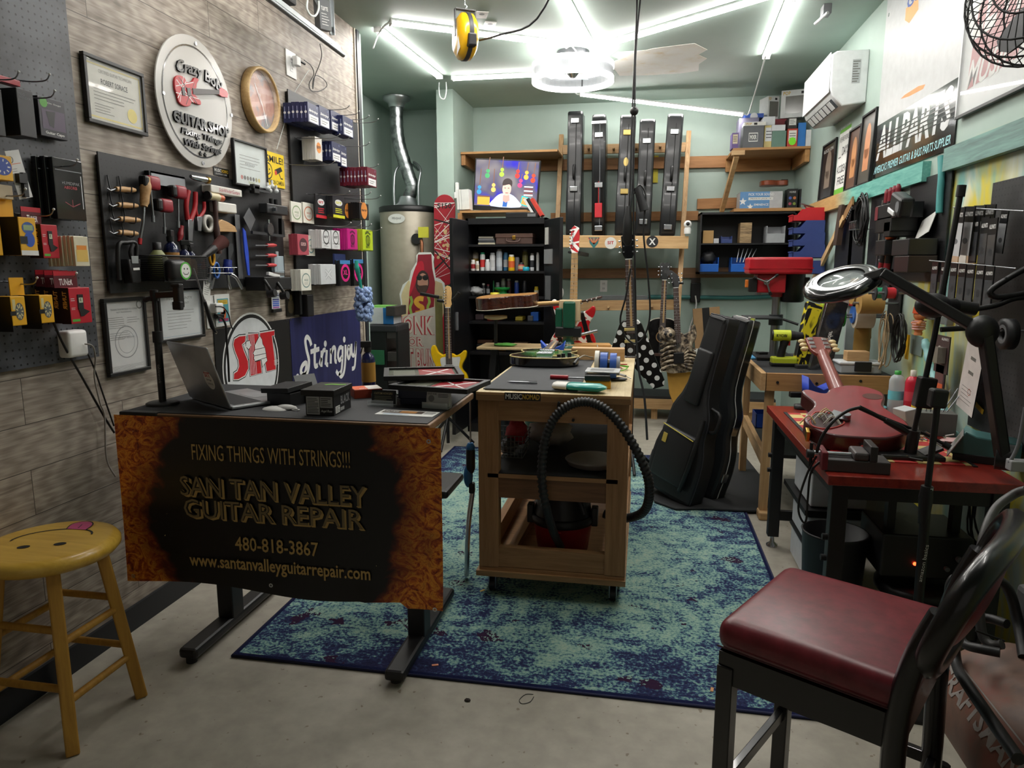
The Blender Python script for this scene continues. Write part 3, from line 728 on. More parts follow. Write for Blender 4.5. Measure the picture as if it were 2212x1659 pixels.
lb=part('sticker',MB(at((0,-hy-.0127,0))@rot(90,0,0)).bx(a[0],c[0],a[1],c[1],0,.0008,mat('#131312',.4)),ct)
b=MB(at((0,-hy-.0138,0))@rot(90,0,0));w=c[0]-a[0]
b.text('MUSIC',a[0]+.004,a[1]+.005,w*.46,c[1]-a[1]-.01,0,mat('#d8d8d2',.5),.02).text('NOMAD',a[0]+w*.5,a[1]+.005,w*.47,c[1]-a[1]-.01,0,mat('#c9a437',.5),.02)
part('lettering',b,lb)
part('bolt',CY((.09,-hy-.01,CTZ-.11),(.09,-hy+.004,CTZ-.11),.006,BLACKM,10).cyl((.045,-hy-.012,CTZ-.075),(.045,-hy+.004,CTZ-.075),.006,BLACKM,10),ct)
# mat on the cart
solo('bench_mat','grey rubber bench mat under the green guitar on cart','mat',BX(-.31,.10,-.56,.5,0,.004,mat('#35373a',.75)).box((-.1,-.566,.004),(.40,.02,.008),mat('#35373a',.75),bev=.003),at(((CX0+CX1)/2,(CY0+CY1)/2-.02,CTZ+.0005)))
# vacuum
T=rot(0,0,0,(-.345,3.18,.153))
vc=thing('shop_vacuum','red and black shop vacuum on the lower shelf of the cart','vacuum',T)
part('tank',LA([(.11,0),(.118,.01),(.138,.155)],mat('#8f1720',.4),32),vc)
part('tank_rim',LA([(.146,.145),(.150,.155),(.150,.178),(.140,.185)],BLACK,32),vc)
part('motor_head',LA([(.138,.18),(.13,.22),(.125,.30),(.10,.33),(.02,.335)],mat('#131315',.4),32),vc)
part('latch',BO((-.15,-.02,.18),(.03,.05,.09),BLACK,bev=.006).box((.15,-.02,.18),(.03,.05,.09),BLACK,bev=.006),vc)
part('carry_handle',TU([(.06,-.08,.30),(.09,-.11,.27),(.11,-.12,.22)],.012,GREYD,8,n=4),vc)
part('badge',BO((.0,-.147,.135),(.014,.006,.006),mat('#c8242c',.4)),vc)
# hose
hp=[on('Y',y,*p) for y,p in ((3.0,(1212,1182)),(2.94,(1196,1150)),(2.88,(1178,1090)),(2.87,(1170,1020)),(2.87,(1178,950)),(2.87,(1203,896)),(2.87,(1245,870)),(2.87,(1290,874)),(2.86,(1333,908)),(2.85,(1372,968)),(2.86,(1399,1030)),(2.90,(1402,1075)),(2.98,(1390,1105)),(3.06,(1362,1118)),(3.12,(1330,1118)),(3.14,(1305,1110)))]
P=smooth_path(hp,9);K=len(P)
vh=thing('vacuum_hose','ribbed black vacuum hose looped over the front of cart','hose',at(P[0]))
Pl=[p-P[0] for p in P]
k1=int(K*.13);PP=smooth_path(Pl[k1:],3)
part('ribbed_tube',TU(PP,[.0205 if (i//2)%2 else .0165 for i in range(len(PP))],mat('#1b1c1d',.45),12),vh)
part('nozzle',TU(Pl[:k1+2],[.017+.003*i/k1 for i in range(k1+2)],BLACK,14),vh)
part('hanging_clip',TU([on('Y',2.895,*p)-P[0] for p in ((1208,868),(1206,880),(1212,886),(1220,884))],.006,BLACKM,8,n=3),vh)
# contents of the middle shelf
S2=.588
def Sp(x,y):return on('Z',S2,x,y)
bk=thing('wire_basket','black wire basket holding bags on the cart shelf','basket',rot(0,0,0,Sp(1098,990)+V((0,.08,0))))
wb=MB();
for i in range(9):
 x=-.07+.0165*i
 wb.tube([(x*1.0,-.08,.004),(x*1.15,-.09,.11)],.0018,GREYM,5).tube([(x*1.0,.10,.004),(x*1.15,.11,.11)],.0018,GREYM,5)
for z in (.004,.03,.057,.085,.11):
 k=1+.15*z/.11;wb.tube([(-.07*k,-.08*k,z),(.066*k,-.08*k,z),(.066*k,.10*k,z),(-.07*k,.10*k,z)],.0022,GREYM,5,closed=True)
part('wire_mesh',wb,bk)
def bagmesh(c,r,m,seed,seg=18,n=10,k=.25):
 rd=random.Random(seed);b=MB();b.sph(c,r,m,seg,n)
 b.v=[V(c)+(V(v)-V(c))*(1-k+k*2*rd.random()*.8) for v in b.v];return b
solo('plastic_bag','red and white crinkled plastic bag standing in the wire basket','bag',bagmesh((0,0,.06),(.055,.045,.06),mat('#b5323b',.5),3).rect(-.03,.0,.03,.05,.12,WHITE),at(Sp(1112,985)+V((0,.06,.045))))
solo('plastic_bag','white crumpled plastic bag behind the basket on the cart shelf','bag',bagmesh((0,0,.065),(.11,.1,.065),mat('#a09a94',.6),5),at((-.44,3.42,S2+.006)))
solo('plastic_bag','grey clear bag lying low in the wire basket','bag',bagmesh((0,0,.04),(.05,.05,.035),mat('#53565a',.3),8),at(Sp(1098,990)+V((-.01,.05,.006))))
solo('storage_tub','teal plastic tub at the back of the cart shelf','tub',LA([(.06,0),(.075,.19),(.08,.2),(.07,.2)],mat('#3f8f86',.4),20),at((-.56,3.75,S2)))
solo('paper_plates','stack of pale paper plates lying on the cart shelf','plates',LA([(.08,0),(.112,.012),(.12,.03),(.125,.034),(.115,.04),(.085,.043),(.02,.044)],mat('#8e8780',.7),32),at((-.205,3.10,S2)))
solo('sneaker','pink and white canvas shoe lying behind the vacuum','shoe',TU([(-.09,0,.03),(-.03,0,.045),(.04,0,.038),(.11,0,.025)],[.032,.04,.036,.022],mat('#b9787a',.8),10,n=4).bx(-.11,.12,-.035,.035,0,.014,WHITE,.006),rot(0,0,-40,(-.46,3.62,.20)))
# screwdriver / caulk tool hanging at the cart's far side
hg=thing('caulking_tool','blue and black long-necked tool hanging from the cart side','tool',at((CX0-.06,3.02,.50)))
part('shaft',CY((0,0,.18),(0,0,.44),.004,STEEL,8).tube([(0,0,.43),(.01,0,.445),(.03,0,.445),(.045,0,.43)],.004,STEEL,6),hg)
part('grip',LA([(.012,.05),(.021,.07),(.021,.15),(.016,.18),(.006,.185)],BLACK,14),hg)
part('blue_guard',MB().sph((-.012,0,.035),(.022,.02,.055),mat('#2b6ba0',.4),14,10).lathe([(.018,.155),(.022,.17),(.012,.19)],mat('#2b6ba0',.4),12),hg)
part('tip',BO((.005,0,-.02),(.025,.03,.05),BLACK,bev=.006),hg)
# ================================================================ air compressor in the near corner
TX,TZ,TR=.995,.30,.175
TNK=NT('rusty red tank');_n=TNK.noise(5,5,None,.6)
TNK=TNK.done(TNK.ramp(_n,[(.35,'#5d4a41'),(.5,'#7a5c4d'),(.68,'#8f4a38')]),.55,TNK.noise(50,2),.1)
cp=thing('air_compressor','dusty red air compressor with horizontal tank at the wall end of chair','air compressor',at((TX,1.65,0)))
b=MB(fr((0,0,TZ),(0,1,0),(0,0,1)))  # local X along Y, local Y up, Z = +X
def tank(b):
 rs=[]
 for x,k in ((-.46,.02),(-.455,.5),(-.43,.82),(-.38,.97),(-.34,1),(.30,1),(.34,.97),(.385,.82),(.40,.5),(.405,.02)):
  rs.append([(x,TR*k*sin(2*pi*j/36),-TR*k*cos(2*pi*j/36)) for j in range(36)])
 return b.rings(rs,TNK)
tk=part('tank',tank(b),cp)
b=MB();vsT,fsT=_text_mesh('CRAFTSMAN',.03,.12)
def onc(s_,h_,e=.0012):  # s_ along the tank towards the camera, h_ = angle up from its waist
 return (-cos(h_)*(TR+e),.34-s_,TZ+sin(h_)*(TR+e))
b.add([onc(v[0]*.42-.0,.30+v[1]*.32) for v in vsT],fsT,mat('#9d9690',.7),False)
b.add([onc(x,.72+dy) for x in (.0,.42) for dy in (0,.02)],[(0,2,3,1)],mat('#9d9690',.7))
part('lettering',b,tk)
part('foot',TU([(-.16,.25,.15),(-.18,.25,.06),(-.18,.25,.01),(-.12,.25,.01)],.014,BLACK,8),cp)
part('foot',TU([(-.16,-.25,.15),(-.18,-.25,.06),(-.18,-.25,.01),(-.12,-.25,.01)],.014,BLACK,8),cp)
for s_ in (-1,1):part('wheel',CY((.19,.25*s_,.10),(.23,.25*s_,.10),.10,RUBBER,24),cp)
DUST=mat('#4b4b4a',.7)
part('motor_shroud',BO((.18,.08,.62),(.20,.34,.30),DUST,bev=.02).box((.13,.32,.55),(.20,.16,.14),mat('#3f3f3f',.7),bev=.015),cp)
for i in range(7):part('vent_slat',BO((.078,.2-.014*0,.56+.028*i),(.012,.10,.010),mat('#8a8580',.6),r=(0,0,0)),cp)
pn=part('nameplate_panel',MB(rot(0,-12,0,(.055,-.02,.50))).box((0,0,0),(.02,.40,.12),mat('#272626',.5),bev=.004),cp)
b=MB(rot(0,-12,0,(.055,-.02,.50))@fr((-.0108,.18,0),(0,-1,0),(0,0,1)))
b.text('15GAL',.10,-.02,.12,.035,0,RED,.02).rect(.02,.08,-.0,.05,0,RED).rect(.02,.36,-.05,-.044,0,RED).lines(.02,.36,-.042,-.024,2,0,PAPER)
part('nameplate_print',b,pn)
HB=mat('#232323',.5)
part('handle',TU([on('Y',y,*p)-V((TX,1.65,0)) for y,p in ((1.45,(2200,1640)),(1.75,(2090,1480)),(1.92,(2068,1440)),(1.97,(2060,1380)),(1.98,(2052,1290)),(1.98,(2056,1258)),(1.98,(2075,1246)),(2.0,(2120,1245)),(2.0,(2165,1258)),(2.0,(2185,1290)),(1.98,(2200,1350)),(1.9,(2212,1420)))],.0135,HB,10,n=5),cp)
solo('air_hose','thick grey air hose arching over the compressor','hose',TU([on('Y',y,*p) for y,p in ((2.0,(2218,1058)),(2.02,(2190,1068)),(2.0,(2150,1100)),(1.95,(2125,1160)),(1.92,(2116,1230)),(1.9,(2115,1310)),(1.88,(2122,1370)),(1.86,(2140,1392)),(1.84,(2165,1392)))],.012,mat('#4a4948',.4),10,n=7))
solo('air_hose','coiled dark hose loop resting on the compressor tank','hose',TU([on('Y',y,*p) for y,p in ((1.9,(2175,1348)),(1.95,(2130,1335)),(1.95,(2090,1345)),(1.92,(2072,1368)),(1.88,(2085,1392)),(1.84,(2120,1402)),(1.82,(2160,1410)))],.012,HB,10,n=7))
solo('cable_tie','thin black cable tie sticking out by the compressor hose','cable tie',TU([on('Y',1.85,*p) for p in ((2108,1362),(2135,1372),(2170,1385))],.003,BLACK,5))
# ================================================================ plank wall: frames, signs, boards, banners
def WL(px,py,off=0.):
 p=on('X',XL+off,px,py);return FL((p.y,p.z),off)
def wrect(px0,py0,px1,py1,off,F=WL):
 """frame at the lower corner of a wall-parallel face seen between two photo corners, with its size"""
 T=F(px0,py1,off);a=lp(T,px0,py0);c=lp(T,px1,py1)
 T2=F(px0,py0,off);d=lp(T2,px1,py1)
 w=d[0];h=-d[1];T=T2@TRN((0,d[1],0));return T,w,h
def face(pts,off,F=WL):
 """frame + centre size of a rectangle from four photo corners tl, tr, br, bl (averaged)"""
 T=F(*pts[3],off);q=[lp(T,*p) for p in pts]
 x0=(q[0][0]+q[3][0])/2;x1=(q[1][0]+q[2][0])/2;y0=(q[2][1]+q[3][1])/2;y1=(q[0][1]+q[1][1])/2
 return T@TRN((x0,y0,0)),x1-x0,y1-y0
def frame_parts(r,w,h,b,m,d=.018,back=None):
 f=BX(0,w,0,b,0,d,m,.002).bx(0,w,h-b,h,0,d,m,.002).bx(0,b,b,h-b,0,d,m,.002).bx(w-b,w,b,h-b,0,d,m,.002)
 part('frame',f,r)
 part('picture',BX(b*.8,w-b*.8,b*.8,h-b*.8,.001,.006,back or mat('#c9c9c2',.5)),r)
GLAZE=mat('#ffffff',.03,trans=.0,alpha=.10,spec=.6,var=0)
def glaze(r,w,h,b,z=.011):part('glass',BX(b,w-b,b,h-b,z,z+.0015,GLAZE),r)
def cert(pts,label,b,draw,off=.004,paper='#c4c3b8',tilt=0,fm=BLACK,F=WL):
 T,w,h=face(pts,off,F)
 if tilt:T=T@TRN((w/2,0,0))@rot(tilt,0,0)@TRN((-w/2,0,0))
 r=thing('framed_certificate',label,'picture frame',T);frame_parts(r,w,h,b,fm,back=mat(paper,.45))
 k=MB();draw(k,w,h);part('print',k,r);glaze(r,w,h,b);return r
GR=mat('#6f6e68',.6)
def dr1(k,w,h):
 g=mat('#d9c766',.4)
 for x0,x1,y0,y1 in ((.05,.95,.10,.125),(.05,.95,.875,.90),(.05,.072,.10,.90),(.928,.95,.10,.90)):k.rect(w*x0,w*x1,h*y0,h*y1,.0065,g)
 k.text('CERTIFIED GUITAR TECHNICIAN',w*.25,h*.78,w*.55,h*.05,.0068,GR).text('ROBERT SORACE',w*.28,h*.62,w*.44,h*.08,.0068,INK,.01)
 k.lines(w*.15,w*.85,h*.36,h*.56,4,.0068,GR,.18);k.lines(w*.15,w*.5,h*.17,h*.33,4,.0068,GR,.2);k.disc((w*.77,h*.27),h*.11,.007,mat('#d8c53c',.35),28)
cert([(172,112),(305,160),(310,295),(182,262)],'black framed certificate with gold seal, above the tool pegboard',.014,dr1)
def dr2(k,w,h):
 k.ring((w*.5,h*.42),h*.20,h*.215,.0066,mat('#8f9092',.6)).ring((w*.5,h*.42),h*.145,h*.152,.0066,mat('#8f9092',.6));k.text('STATE OF ARIZONA',w*.3,h*.47,w*.4,h*.02,.0066,GR)
 k.text('TRANSACTION PRIVILEGE TAX LICENSE',w*.18,h*.84,w*.64,h*.022,.0066,INK,.005).text('NOT TRANSFERABLE',w*.32,h*.805,w*.36,h*.018,.0066,INK);k.ring((w*.88,h*.9),.012,.018,.0066,GR)
 k.lines(w*.1,w*.5,h*.60,h*.76,6,.0066,GR,.22).lines(w*.55,w*.9,h*.66,h*.75,3,.0066,GR,.2).lines(w*.12,w*.6,h*.45,h*.56,4,.0066,GR,.2).lines(w*.08,w*.92,h*.05,h*.12,5,.0066,GR,.2)
cert([(213,650),(304,637),(321,795),(233,817)],'black framed license with round state seal above the phone stand',.014,dr2,paper='#d9d9d8')
def dr3(k,w,h):
 for x0,x1,y0,y1 in ((.06,.94,.08,.09),(.06,.94,.91,.92),(.06,.068,.08,.92),(.932,.94,.08,.92)):k.rect(w*x0,w*x1,h*y0,h*y1,.0065,mat('#9db2c4',.6))
 k.text('PINAL COUNTY',w*.22,h*.78,w*.56,h*.05,.0066,GR,.005).text('DEVELOPMENT',w*.3,h*.69,w*.4,h*.04,.0066,GR);k.lines(w*.2,w*.8,h*.2,h*.6,7,.0066,GR,.12)
cert([(330,628),(425,617),(442,722),(345,745)],'black framed document half hidden behind the laptop lid',.012,dr3,paper='#d3d7d8')
def dr4(k,w,h):
 k.lines(w*.2,w*.8,h*.38,h*.72,5,.0066,GR,.14);k.text('Bob Sorace',w*.36,h*.5,w*.28,h*.035,.0067,INK)
 for i in range(7):k.disc((w*(.24+.085*i),h*.2),w*.034,.0067,mat(('#b04a3a','#3b3a30','#5b5848','#4a463a','#37362e','#8d8a50','#c7b64a')[i],.5),10)
 k.text('WOW',w*.42,h*.08,w*.2,h*.06,.0067,mat('#9aa238',.5))
cert([(494,318),(566,299),(577,394),(508,420)],'tilted framed certificate standing on top of the tool pegboard',.010,dr4,off=.03,paper='#cfd8d6')
# oval shop sign on standoffs
T,w,h=face([(345,85),(503,130),(503,360),(345,320)],.03)
cx=WL(424,222,.03);sg=thing('shop_sign','oval acrylic shop sign with raised red guitar on plank wall','sign',cx)
ea,eb=.276,.278
q=lambda x,y:lp(cx,x,y)
ell=lambda k,n=56:[(ea*k*cos(2*pi*i/n),eb*k*sin(2*pi*i/n)) for i in range(n)]
part('acrylic_panel',PR(ell(1),-.003,.003,mat('#cfcdc8',.2,alpha=.72,var=0)),sg)
part('back_panel',PR(ell(.86),-.012,-.0035,mat('#c6c3bd',.4)),sg)
part('black_ring',MB().ring((0,0),ea*.84,ea*.862,.0045,BLACKG,56),sg)
SB=mat('#17181a',.25,coat=.4)
def raised(mb,s,ll,lr,ul,m,d=.008,bold=.0,shear=0.,warp=None):
 for k in range(4):tp(mb,cx,s,ll,lr,ul,.0035+d*k/3,m,bold,shear,warp)
b=MB()
def arch(x,y):return (x,y-.9*(x+.0)**2+.006)
raised(b,"Crazy Bob's",(378,158),(484,200),(378,122),SB,bold=.02,shear=.15,warp=arch)
part('lettering',b,sg);b=MB()
raised(b,'GUITAR SHOP',(371,262),(491,288),(371,236),SB,bold=.035);part('lettering',b,sg);b=MB()
raised(b,'Fixing Things',(388,292),(476,311),(388,274),SB,bold=.025,shear=.2);raised(b,'With Strings',(395,318),(474,332),(395,298),SB,bold=.025,shear=.2);part('lettering',b,sg)
def star(c,r,n=5):return [(c[0]+(r if i%2==0 else r*.42)*sin(pi*i/n),c[1]+(r if i%2==0 else r*.42)*cos(pi*i/n)) for i in range(2*n)]
for p in ((430,332),(440,335)):part('star',PR(star(q(*p),.011),.0035,.01,SB),sg)
# raised guitar relief
gb=[(372,170),(380,163),(392,167),(399,178),(410,176),(415,168),(424,172),(420,181),(419,190),(414,200),(421,211),(428,218),(428,227),(418,224),(409,221),(405,229),(393,230),(381,221),(377,205),(372,190)]
gp=[tuple(v.xy) for v in smooth_path([(*q(*p),0) for p in gb],3,True)]
gd=part('guitar_relief',PR(gp,.0035,.013,mat('#b01c24',.4),bev=.002),sg)
b=MB()
for p0,p1,wd,m_ in (((375,172),(412,222),.004,WHITE),((390,166),(383,220),.003,WHITE),((374,200),(424,214),.003,WHITE),((380,166),(420,224),.004,SB),((374,186),(412,178),.003,WHITE),((396,226),(414,180),.003,SB),((378,212),(396,176),.003,WHITE)):b.stroke([q(*p0),q(*p1)],wd,.0134,m_)
part('stripes',b,gd);part('pickups',PR([q(386,190),q(388,206),q(394,207),q(392,188)],.013,.016,SB).prism([q(397,190),q(399,206),q(407,207),q(404,190)],.013,.016,SB),gd)
nk=part('neck_relief',PR([q(410,191),q(411,204),q(468,204),q(468,195)],.0035,.015,mat('#2c2320',.4)),sg)
part('headstock_relief',PR([q(467,204),q(474,209),q(486,211),q(487,203),q(484,197),q(472,189),q(467,195)],.0035,.014,mat('#b01c24',.25)),sg)
for p in ((347,200),(501,250),(420,88),(437,358)):
 u,v=q(*p);k=.955;part('standoff',CY((u*k,v*k,-.028),(u*k,v*k,.008),.008,CHROME,12),sg)
# clock
cT=WL(555,217,.0);ck=thing('wall_clock','round light-wood wall clock beside the oval sign','clock',cT)
WDc=wood('#c8a873','#a98553',.45)
R0=.163;rs=[]
for rr,z in ((R0-.01,0),(R0,.006),(R0,.045),(R0-.008,.05),(R0-.016,.045),(R0-.018,.02)):rs.append([(rr*cos(2*pi*j/48),rr*sin(2*pi*j/48),z) for j in range(48)])
part('case',MB().rings(rs,WDc,True,False),ck)
t=NT('clock dial');n=t.noise(6,4,None,.5);part('dial',MB().disc((0,0),R0-.012,.018,t.done(t.ramp(n,[(.35,'#9a5a4a'),(.5,'#b98a78'),(.62,'#7f8790'),(.72,'#b5b7ba')]),.4),48),ck)
part('hour_hand',MB().stroke([(.01,-.02),(-.05,.075)],.005,.021,WHITE),ck);part('minute_hand',MB().stroke([(-.01,.03),(.055,-.12)],.004,.023,WHITE),ck)
part('second_hand',MB().stroke([(-.005,.02),(.02,-.13)],.0018,.024,RED),ck);part('glass',MB().disc((0,0),R0-.016,.04,GLAZE,48),ck)
# outlet with adapter above
def outlet(T,label,w=.075,h=.12):
 r=thing('wall_outlet',label,'outlet',T);part('cover_plate',BO((0,0,.003),(w,h,.006),WHITE,bev=.002),r)
 for y in (-.025,.025):part('socket',BO((0,y,.0065),(.034,.028,.002),mat('#d5d5d3',.4)).box((-.007,y+.002,.0078),(.003,.009,.001),INK).box((.007,y+.002,.0078),(.003,.009,.001),INK),r)
 return r
T,w,h=face([(615,106),(637,115),(639,172),(618,163)],.001)
outlet(T@TRN((w/2,h/2,0)),'white wall outlet above the clock on plank wall',w,h)
solo('power_adapter','white plug adapter in the upper outlet near the rail','adapter',BO((0,0,.022),(.05,.05,.03),WHITE,bev=.004).cyl((.02,.008,.03),(.085,.008,.03),.007,BLACK,10),WL(633,133,.008))
cord('power_cable','thin black cord looping from outlet up to the garage rail',[on('X',XL+o,*p) for o,p in ((.04,(657,130)),(.03,(672,142)),(.02,(678,160)),(.02,(668,180)),(.02,(672,195)),(.02,(690,197)),(.02,(706,186)),(.02,(700,172)),(.02,(683,163)),(.02,(676,175)),(.02,(676,192)),(.02,(680,165)),(.03,(690,140)),(.05,(695,118)),(.06,(691,95)))],.0028,BLACK,6,5)
# SMILE sign
T,w,h=face([(566,328),(613,332),(613,406),(572,401)],.003)
sm=thing('camera_sign','yellow SMILE warning sign partly behind the string pegboard','sign',T)
part('plate',PR([(0,0),(w,0),(w,h),(0,h)],0,.003,mat('#f2cf12',.4)),sm)
b=MB().text('SMILE!',w*.12,h*.70,w*.82,h*.2,.0034,INK,.02).text("YOU'RE ON CAMERA",-.06 if 0 else w*.02,h*.07,w*.94,h*.13,.0034,INK,.012)
b.ring((w*.2,h*.43),w*.17,w*.2,.0034,INK).disc((w*.14,h*.48),w*.025,.0034,INK,8).disc((w*.26,h*.48),w*.025,.0034,INK,8).stroke([(w*.1,h*.4),(w*.2,h*.33),(w*.3,h*.4)],.006,.0034,INK,4)
b.flat([(w*.5,h*.50),(w*.82,h*.63),(w*.9,h*.52),(w*.58,h*.36)],.0034,INK).disc((w*.56,h*.42),w*.06,.0037,mat('#d2452a',.5),12).stroke([(w*.72,h*.42),(w*.8,h*.28),(w*.9,h*.28)],.007,.0034,INK)
part('print',b,sm)
# MusicNomad sticker on the wall
T,w,h=face([(461,358),(494,368),(494,385),(461,377)],.002)
sk=thing('sticker','small black equipment care sticker on wall above tool pegboard','sticker',T);part('decal',BX(0,w,0,h,0,.001,BLACK),sk)
part('print',MB().text('MUSIC',w*.05,h*.45,w*.45,h*.4,.0013,PAPER,.02).text('NOMAD',w*.52,h*.45,w*.44,h*.4,.0013,mat('#d2ac34',.5),.02).text('EQUIPMENT CARE',w*.12,h*.12,w*.74,h*.2,.0013,PAPER),sk)
# pegboards
def pegboard(Y0,Y1,Z0,Z1,label,base,stain=None):
 T=FL((Y0,Z0),.002);r=thing('pegboard',label,'pegboard',T);w,h=Y1-Y0,Z1-Z0
 part('panel',BX(0,w,0,h,.014,.02,peg(base,stain=stain)),r);part('batten',BX(.01,.035,.01,h-.01,0,.014,BLACK).bx(w-.035,w-.01,.01,h-.01,0,.014,BLACK),r);return r
pegboard(1.15,2.318,1.14,3.02,'tall worn grey pegboard at the near end of plank wall','#34363a','#5a5d63')
pegboard(2.405,3.765,1.372,1.895,'black metal tool pegboard below the oval sign','#1d1e20')
pegboard(3.905,4.905,1.36,2.462,'tall black pegboard displaying guitar string packs','#1a1b1d','#232427')
# ---- banners below
T,w,h=face([(460,712),(622,688),(622,850),(460,900)],.006);T=FL((3.075,.62),.004);w,h=.742,.556
bs=thing('logo_banner','black vinyl banner with red SIT logo behind the laptop','banner',T);part('vinyl_sheet',BX(0,w,0,h,0,.002,mat('#1d1d1f',.4)),bs)
q=lambda x,y:lp(T,x,y);b=MB();ctr=q(545,790);rr=.275
def dsk(r,z,m):b.disc(ctr,r,z,m,56,r*1.02)
dsk(rr,.0026,WHITE);dsk(rr*.965,.0029,INK);dsk(rr*.90,.0032,mat('#d9dcdf',.45))
z4=lambda x,y:(560+x/3.568,400+y/3.568);z8=lambda x,y:(440+x/6.38,600+y/6.38)
Sg=[z8(*p) for p in ((570,800),(480,810),(415,850),(400,920),(420,1000),(470,1130),(480,1220),(455,1290),(410,1320),(405,1400),(470,1395),(560,1345),(605,1250),(600,1150),(540,1000),(515,920),(560,880))]
Ig=[z8(*p) for p in ((605,785),(740,770),(790,1310),(640,1350))]
Tg=[z8(*p) for p in ((765,765),(965,730),(965,790),(930,800),(985,1260),(860,1290),(790,840),(770,830))]
def grow(P,k):
 c=V((sum(p[0] for p in P)/len(P),sum(p[1] for p in P)/len(P)));return [tuple(c+(V(p)-c)*1) for p in P]
for P,sh in ((Sg,True),(Ig,False),(Tg,False)):
 L=[q(*p) for p in P]
 b.stroke(L+[L[0]],.022,.0035,INK);b.stroke(L+[L[0]],.012,.0038,WHITE);b.flat(L,.0041,mat('#c8202a',.45))
for i in range(4):b.stroke([q(*z8(625+18*i,785)),q(*z8(655+22*i,1330))],.0035,.0044,WHITE)
hand=[z8(*p) for p in ((760,800),(790,850),(800,915),(830,960),(845,1040),(850,1090),(865,1140),(830,1180),(800,1230),(785,1130),(700,1150),(680,1110),(690,1075),(670,1040),(700,990),(690,940))]
L=[q(*p) for p in hand];b.stroke(L+[L[0]],.008,.0047,INK);b.flat(L,.0050,WHITE)
for a,c in (((700,990),(830,960)),((690,1075),(845,1040)),((700,1150),(860,1095))):b.stroke([q(*z8(*a)),q(*z8(*c))],.003,.0053,INK)
L=[q(*z8(*p)) for p in ((575,880),(620,870),(642,930),(610,985),(570,950))];b.stroke(L+[L[0]],.007,.0047,INK);b.flat(L,.005,WHITE)
L=[q(*z8(*p)) for p in ((540,890),(575,950),(600,1080),(560,1000))];b.flat(L,.005,WHITE)
b.lines(q(*z8(895,0))[0],q(*z8(960,0))[0],q(*z8(900,1225))[1],q(*z8(900,1150))[1],4,.0044,WHITE)
part('logo_print',b,bs)
for p in ((466,718),(619,692)):part('grommet',MB().ring(q(*p),.004,.009,.003,CHROME,14),bs)
T=FL((3.825,.52),.003);w,h=1.04,.655
bj=thing('name_banner','navy vinyl banner with white script lettering beside the logo banner','banner',T)
t=NT('navy vinyl');part('vinyl_sheet',BX(0,w,0,h,0,.002,t.done(t.ramp(t.noise(3,2,t.map((9,.4,1))),[(.4,'#232650'),(.65,'#2d3060')]),.4)),bj)
q=lambda x,y:lp(T,*z4(x,y));b=MB();SW=.030
for pts,n in ((((398,1235),(385,1190),(365,1170),(352,1200),(362,1270),(380,1350),(372,1430),(345,1465),(318,1440),(330,1390),(360,1370),(352,1440),(320,1480),(288,1480)),4),
    (((428,1225),(424,1320),(428,1395),(448,1385)),4),(((392,1285),(460,1262)),0),(((478,1275),(476,1400)),0),(((478,1320),(492,1275),(508,1270)),4),
    (((518,1270),(514,1370),(528,1385)),4),(((550,1258),(548,1375)),0),(((550,1300),(566,1255),(582,1262),(582,1350),(594,1360)),4),
    (((634,1250),(616,1255),(604,1310),(616,1350),(634,1320)),4),(((640,1240),(638,1340),(630,1430),(606,1455),(590,1430)),4),(((662,1230),(660,1350),(650,1440),(628,1475),(612,1450)),4),
    (((688,1235),(676,1290),(686,1335),(700,1290),(688,1235)),4),(((708,1222),(712,1300),(730,1305),(742,1205)),4),(((742,1205),(740,1310),(732,1400),(712,1415)),4),(((460,1385),(476,1330)),0),(((508,1385),(516,1300)),0)):
 b.stroke([q(*p) for p in pts],SW,.0026+.0001*(len(pts)%3),WHITE,n)
for p in ((506,1222),(652,1190)):b.disc(q(*p),.021,.003,WHITE,14)
b.disc(q(292,1478),.02,.003,WHITE,12);part('script_lettering',b,bj);part('grommet',MB().ring(lp(T,627,690),.004,.009,.003,CHROME,14),bj)
# outlet cover with card beside
T,w,h=face([(440,640),(470,636),(482,706),(448,710)],.002)
outlet(T@TRN((w/2,h/2,0)),'white outlet plate behind the boom arm above the logo banner',w,h)
solo('power_adapter','white charger block plugged in beside the cartoon card','adapter',BO((0,0,.02),(.06,.045,.035),WHITE,bev=.005),WL(460,665,.012))
solo('power_adapter','flat black plug in the outlet above the logo banner','adapter',BO((0,0,.012),(.06,.02,.022),BLACK,bev=.004),WL(468,683,.012))
T,w,h=face([(461,637),(492,634),(501,702),(468,706)],.014)
cd=thing('art_card','small teal cartoon print with yellow title above the logo banner','card',T);part('card',BX(0,w,0,h,0,.001,PAPER),cd)
part('print',MB().rect(w*.15,w*.9,h*.12,h*.86,.0013,mat('#4f9aa6',.5)).rect(w*.2,w*.85,h*.68,h*.82,.0016,mat('#e2c04a',.5)).text('FIXING THINGS',w*.24,h*.765,w*.56,h*.035,.0018,INK).text('WITH STRINGS',w*.24,h*.71,w*.56,h*.035,.0018,INK).disc((w*.52,h*.48),w*.17,.0016,mat('#c9653a',.5)).disc((w*.52,h*.36),w*.19,.0016,mat('#c9653a',.5)).rect(w*.2,w*.85,h*.15,h*.24,.0016,mat('#a13c62',.5)),cd)
cord('power_cable','black cable curving down in front of the logo banner',[on('X',XL+.05,*p) for p in ((470,684),(480,688),(488,705),(490,740),(493,780),(495,825))],.005,BLACK,6)
cord('power_cable','short grey charging cable hanging by the cartoon card',[on('X',XL+.05,*p) for p in ((466,662),(482,664),(494,680),(498,700),(504,714))],.003,GREYD,6)
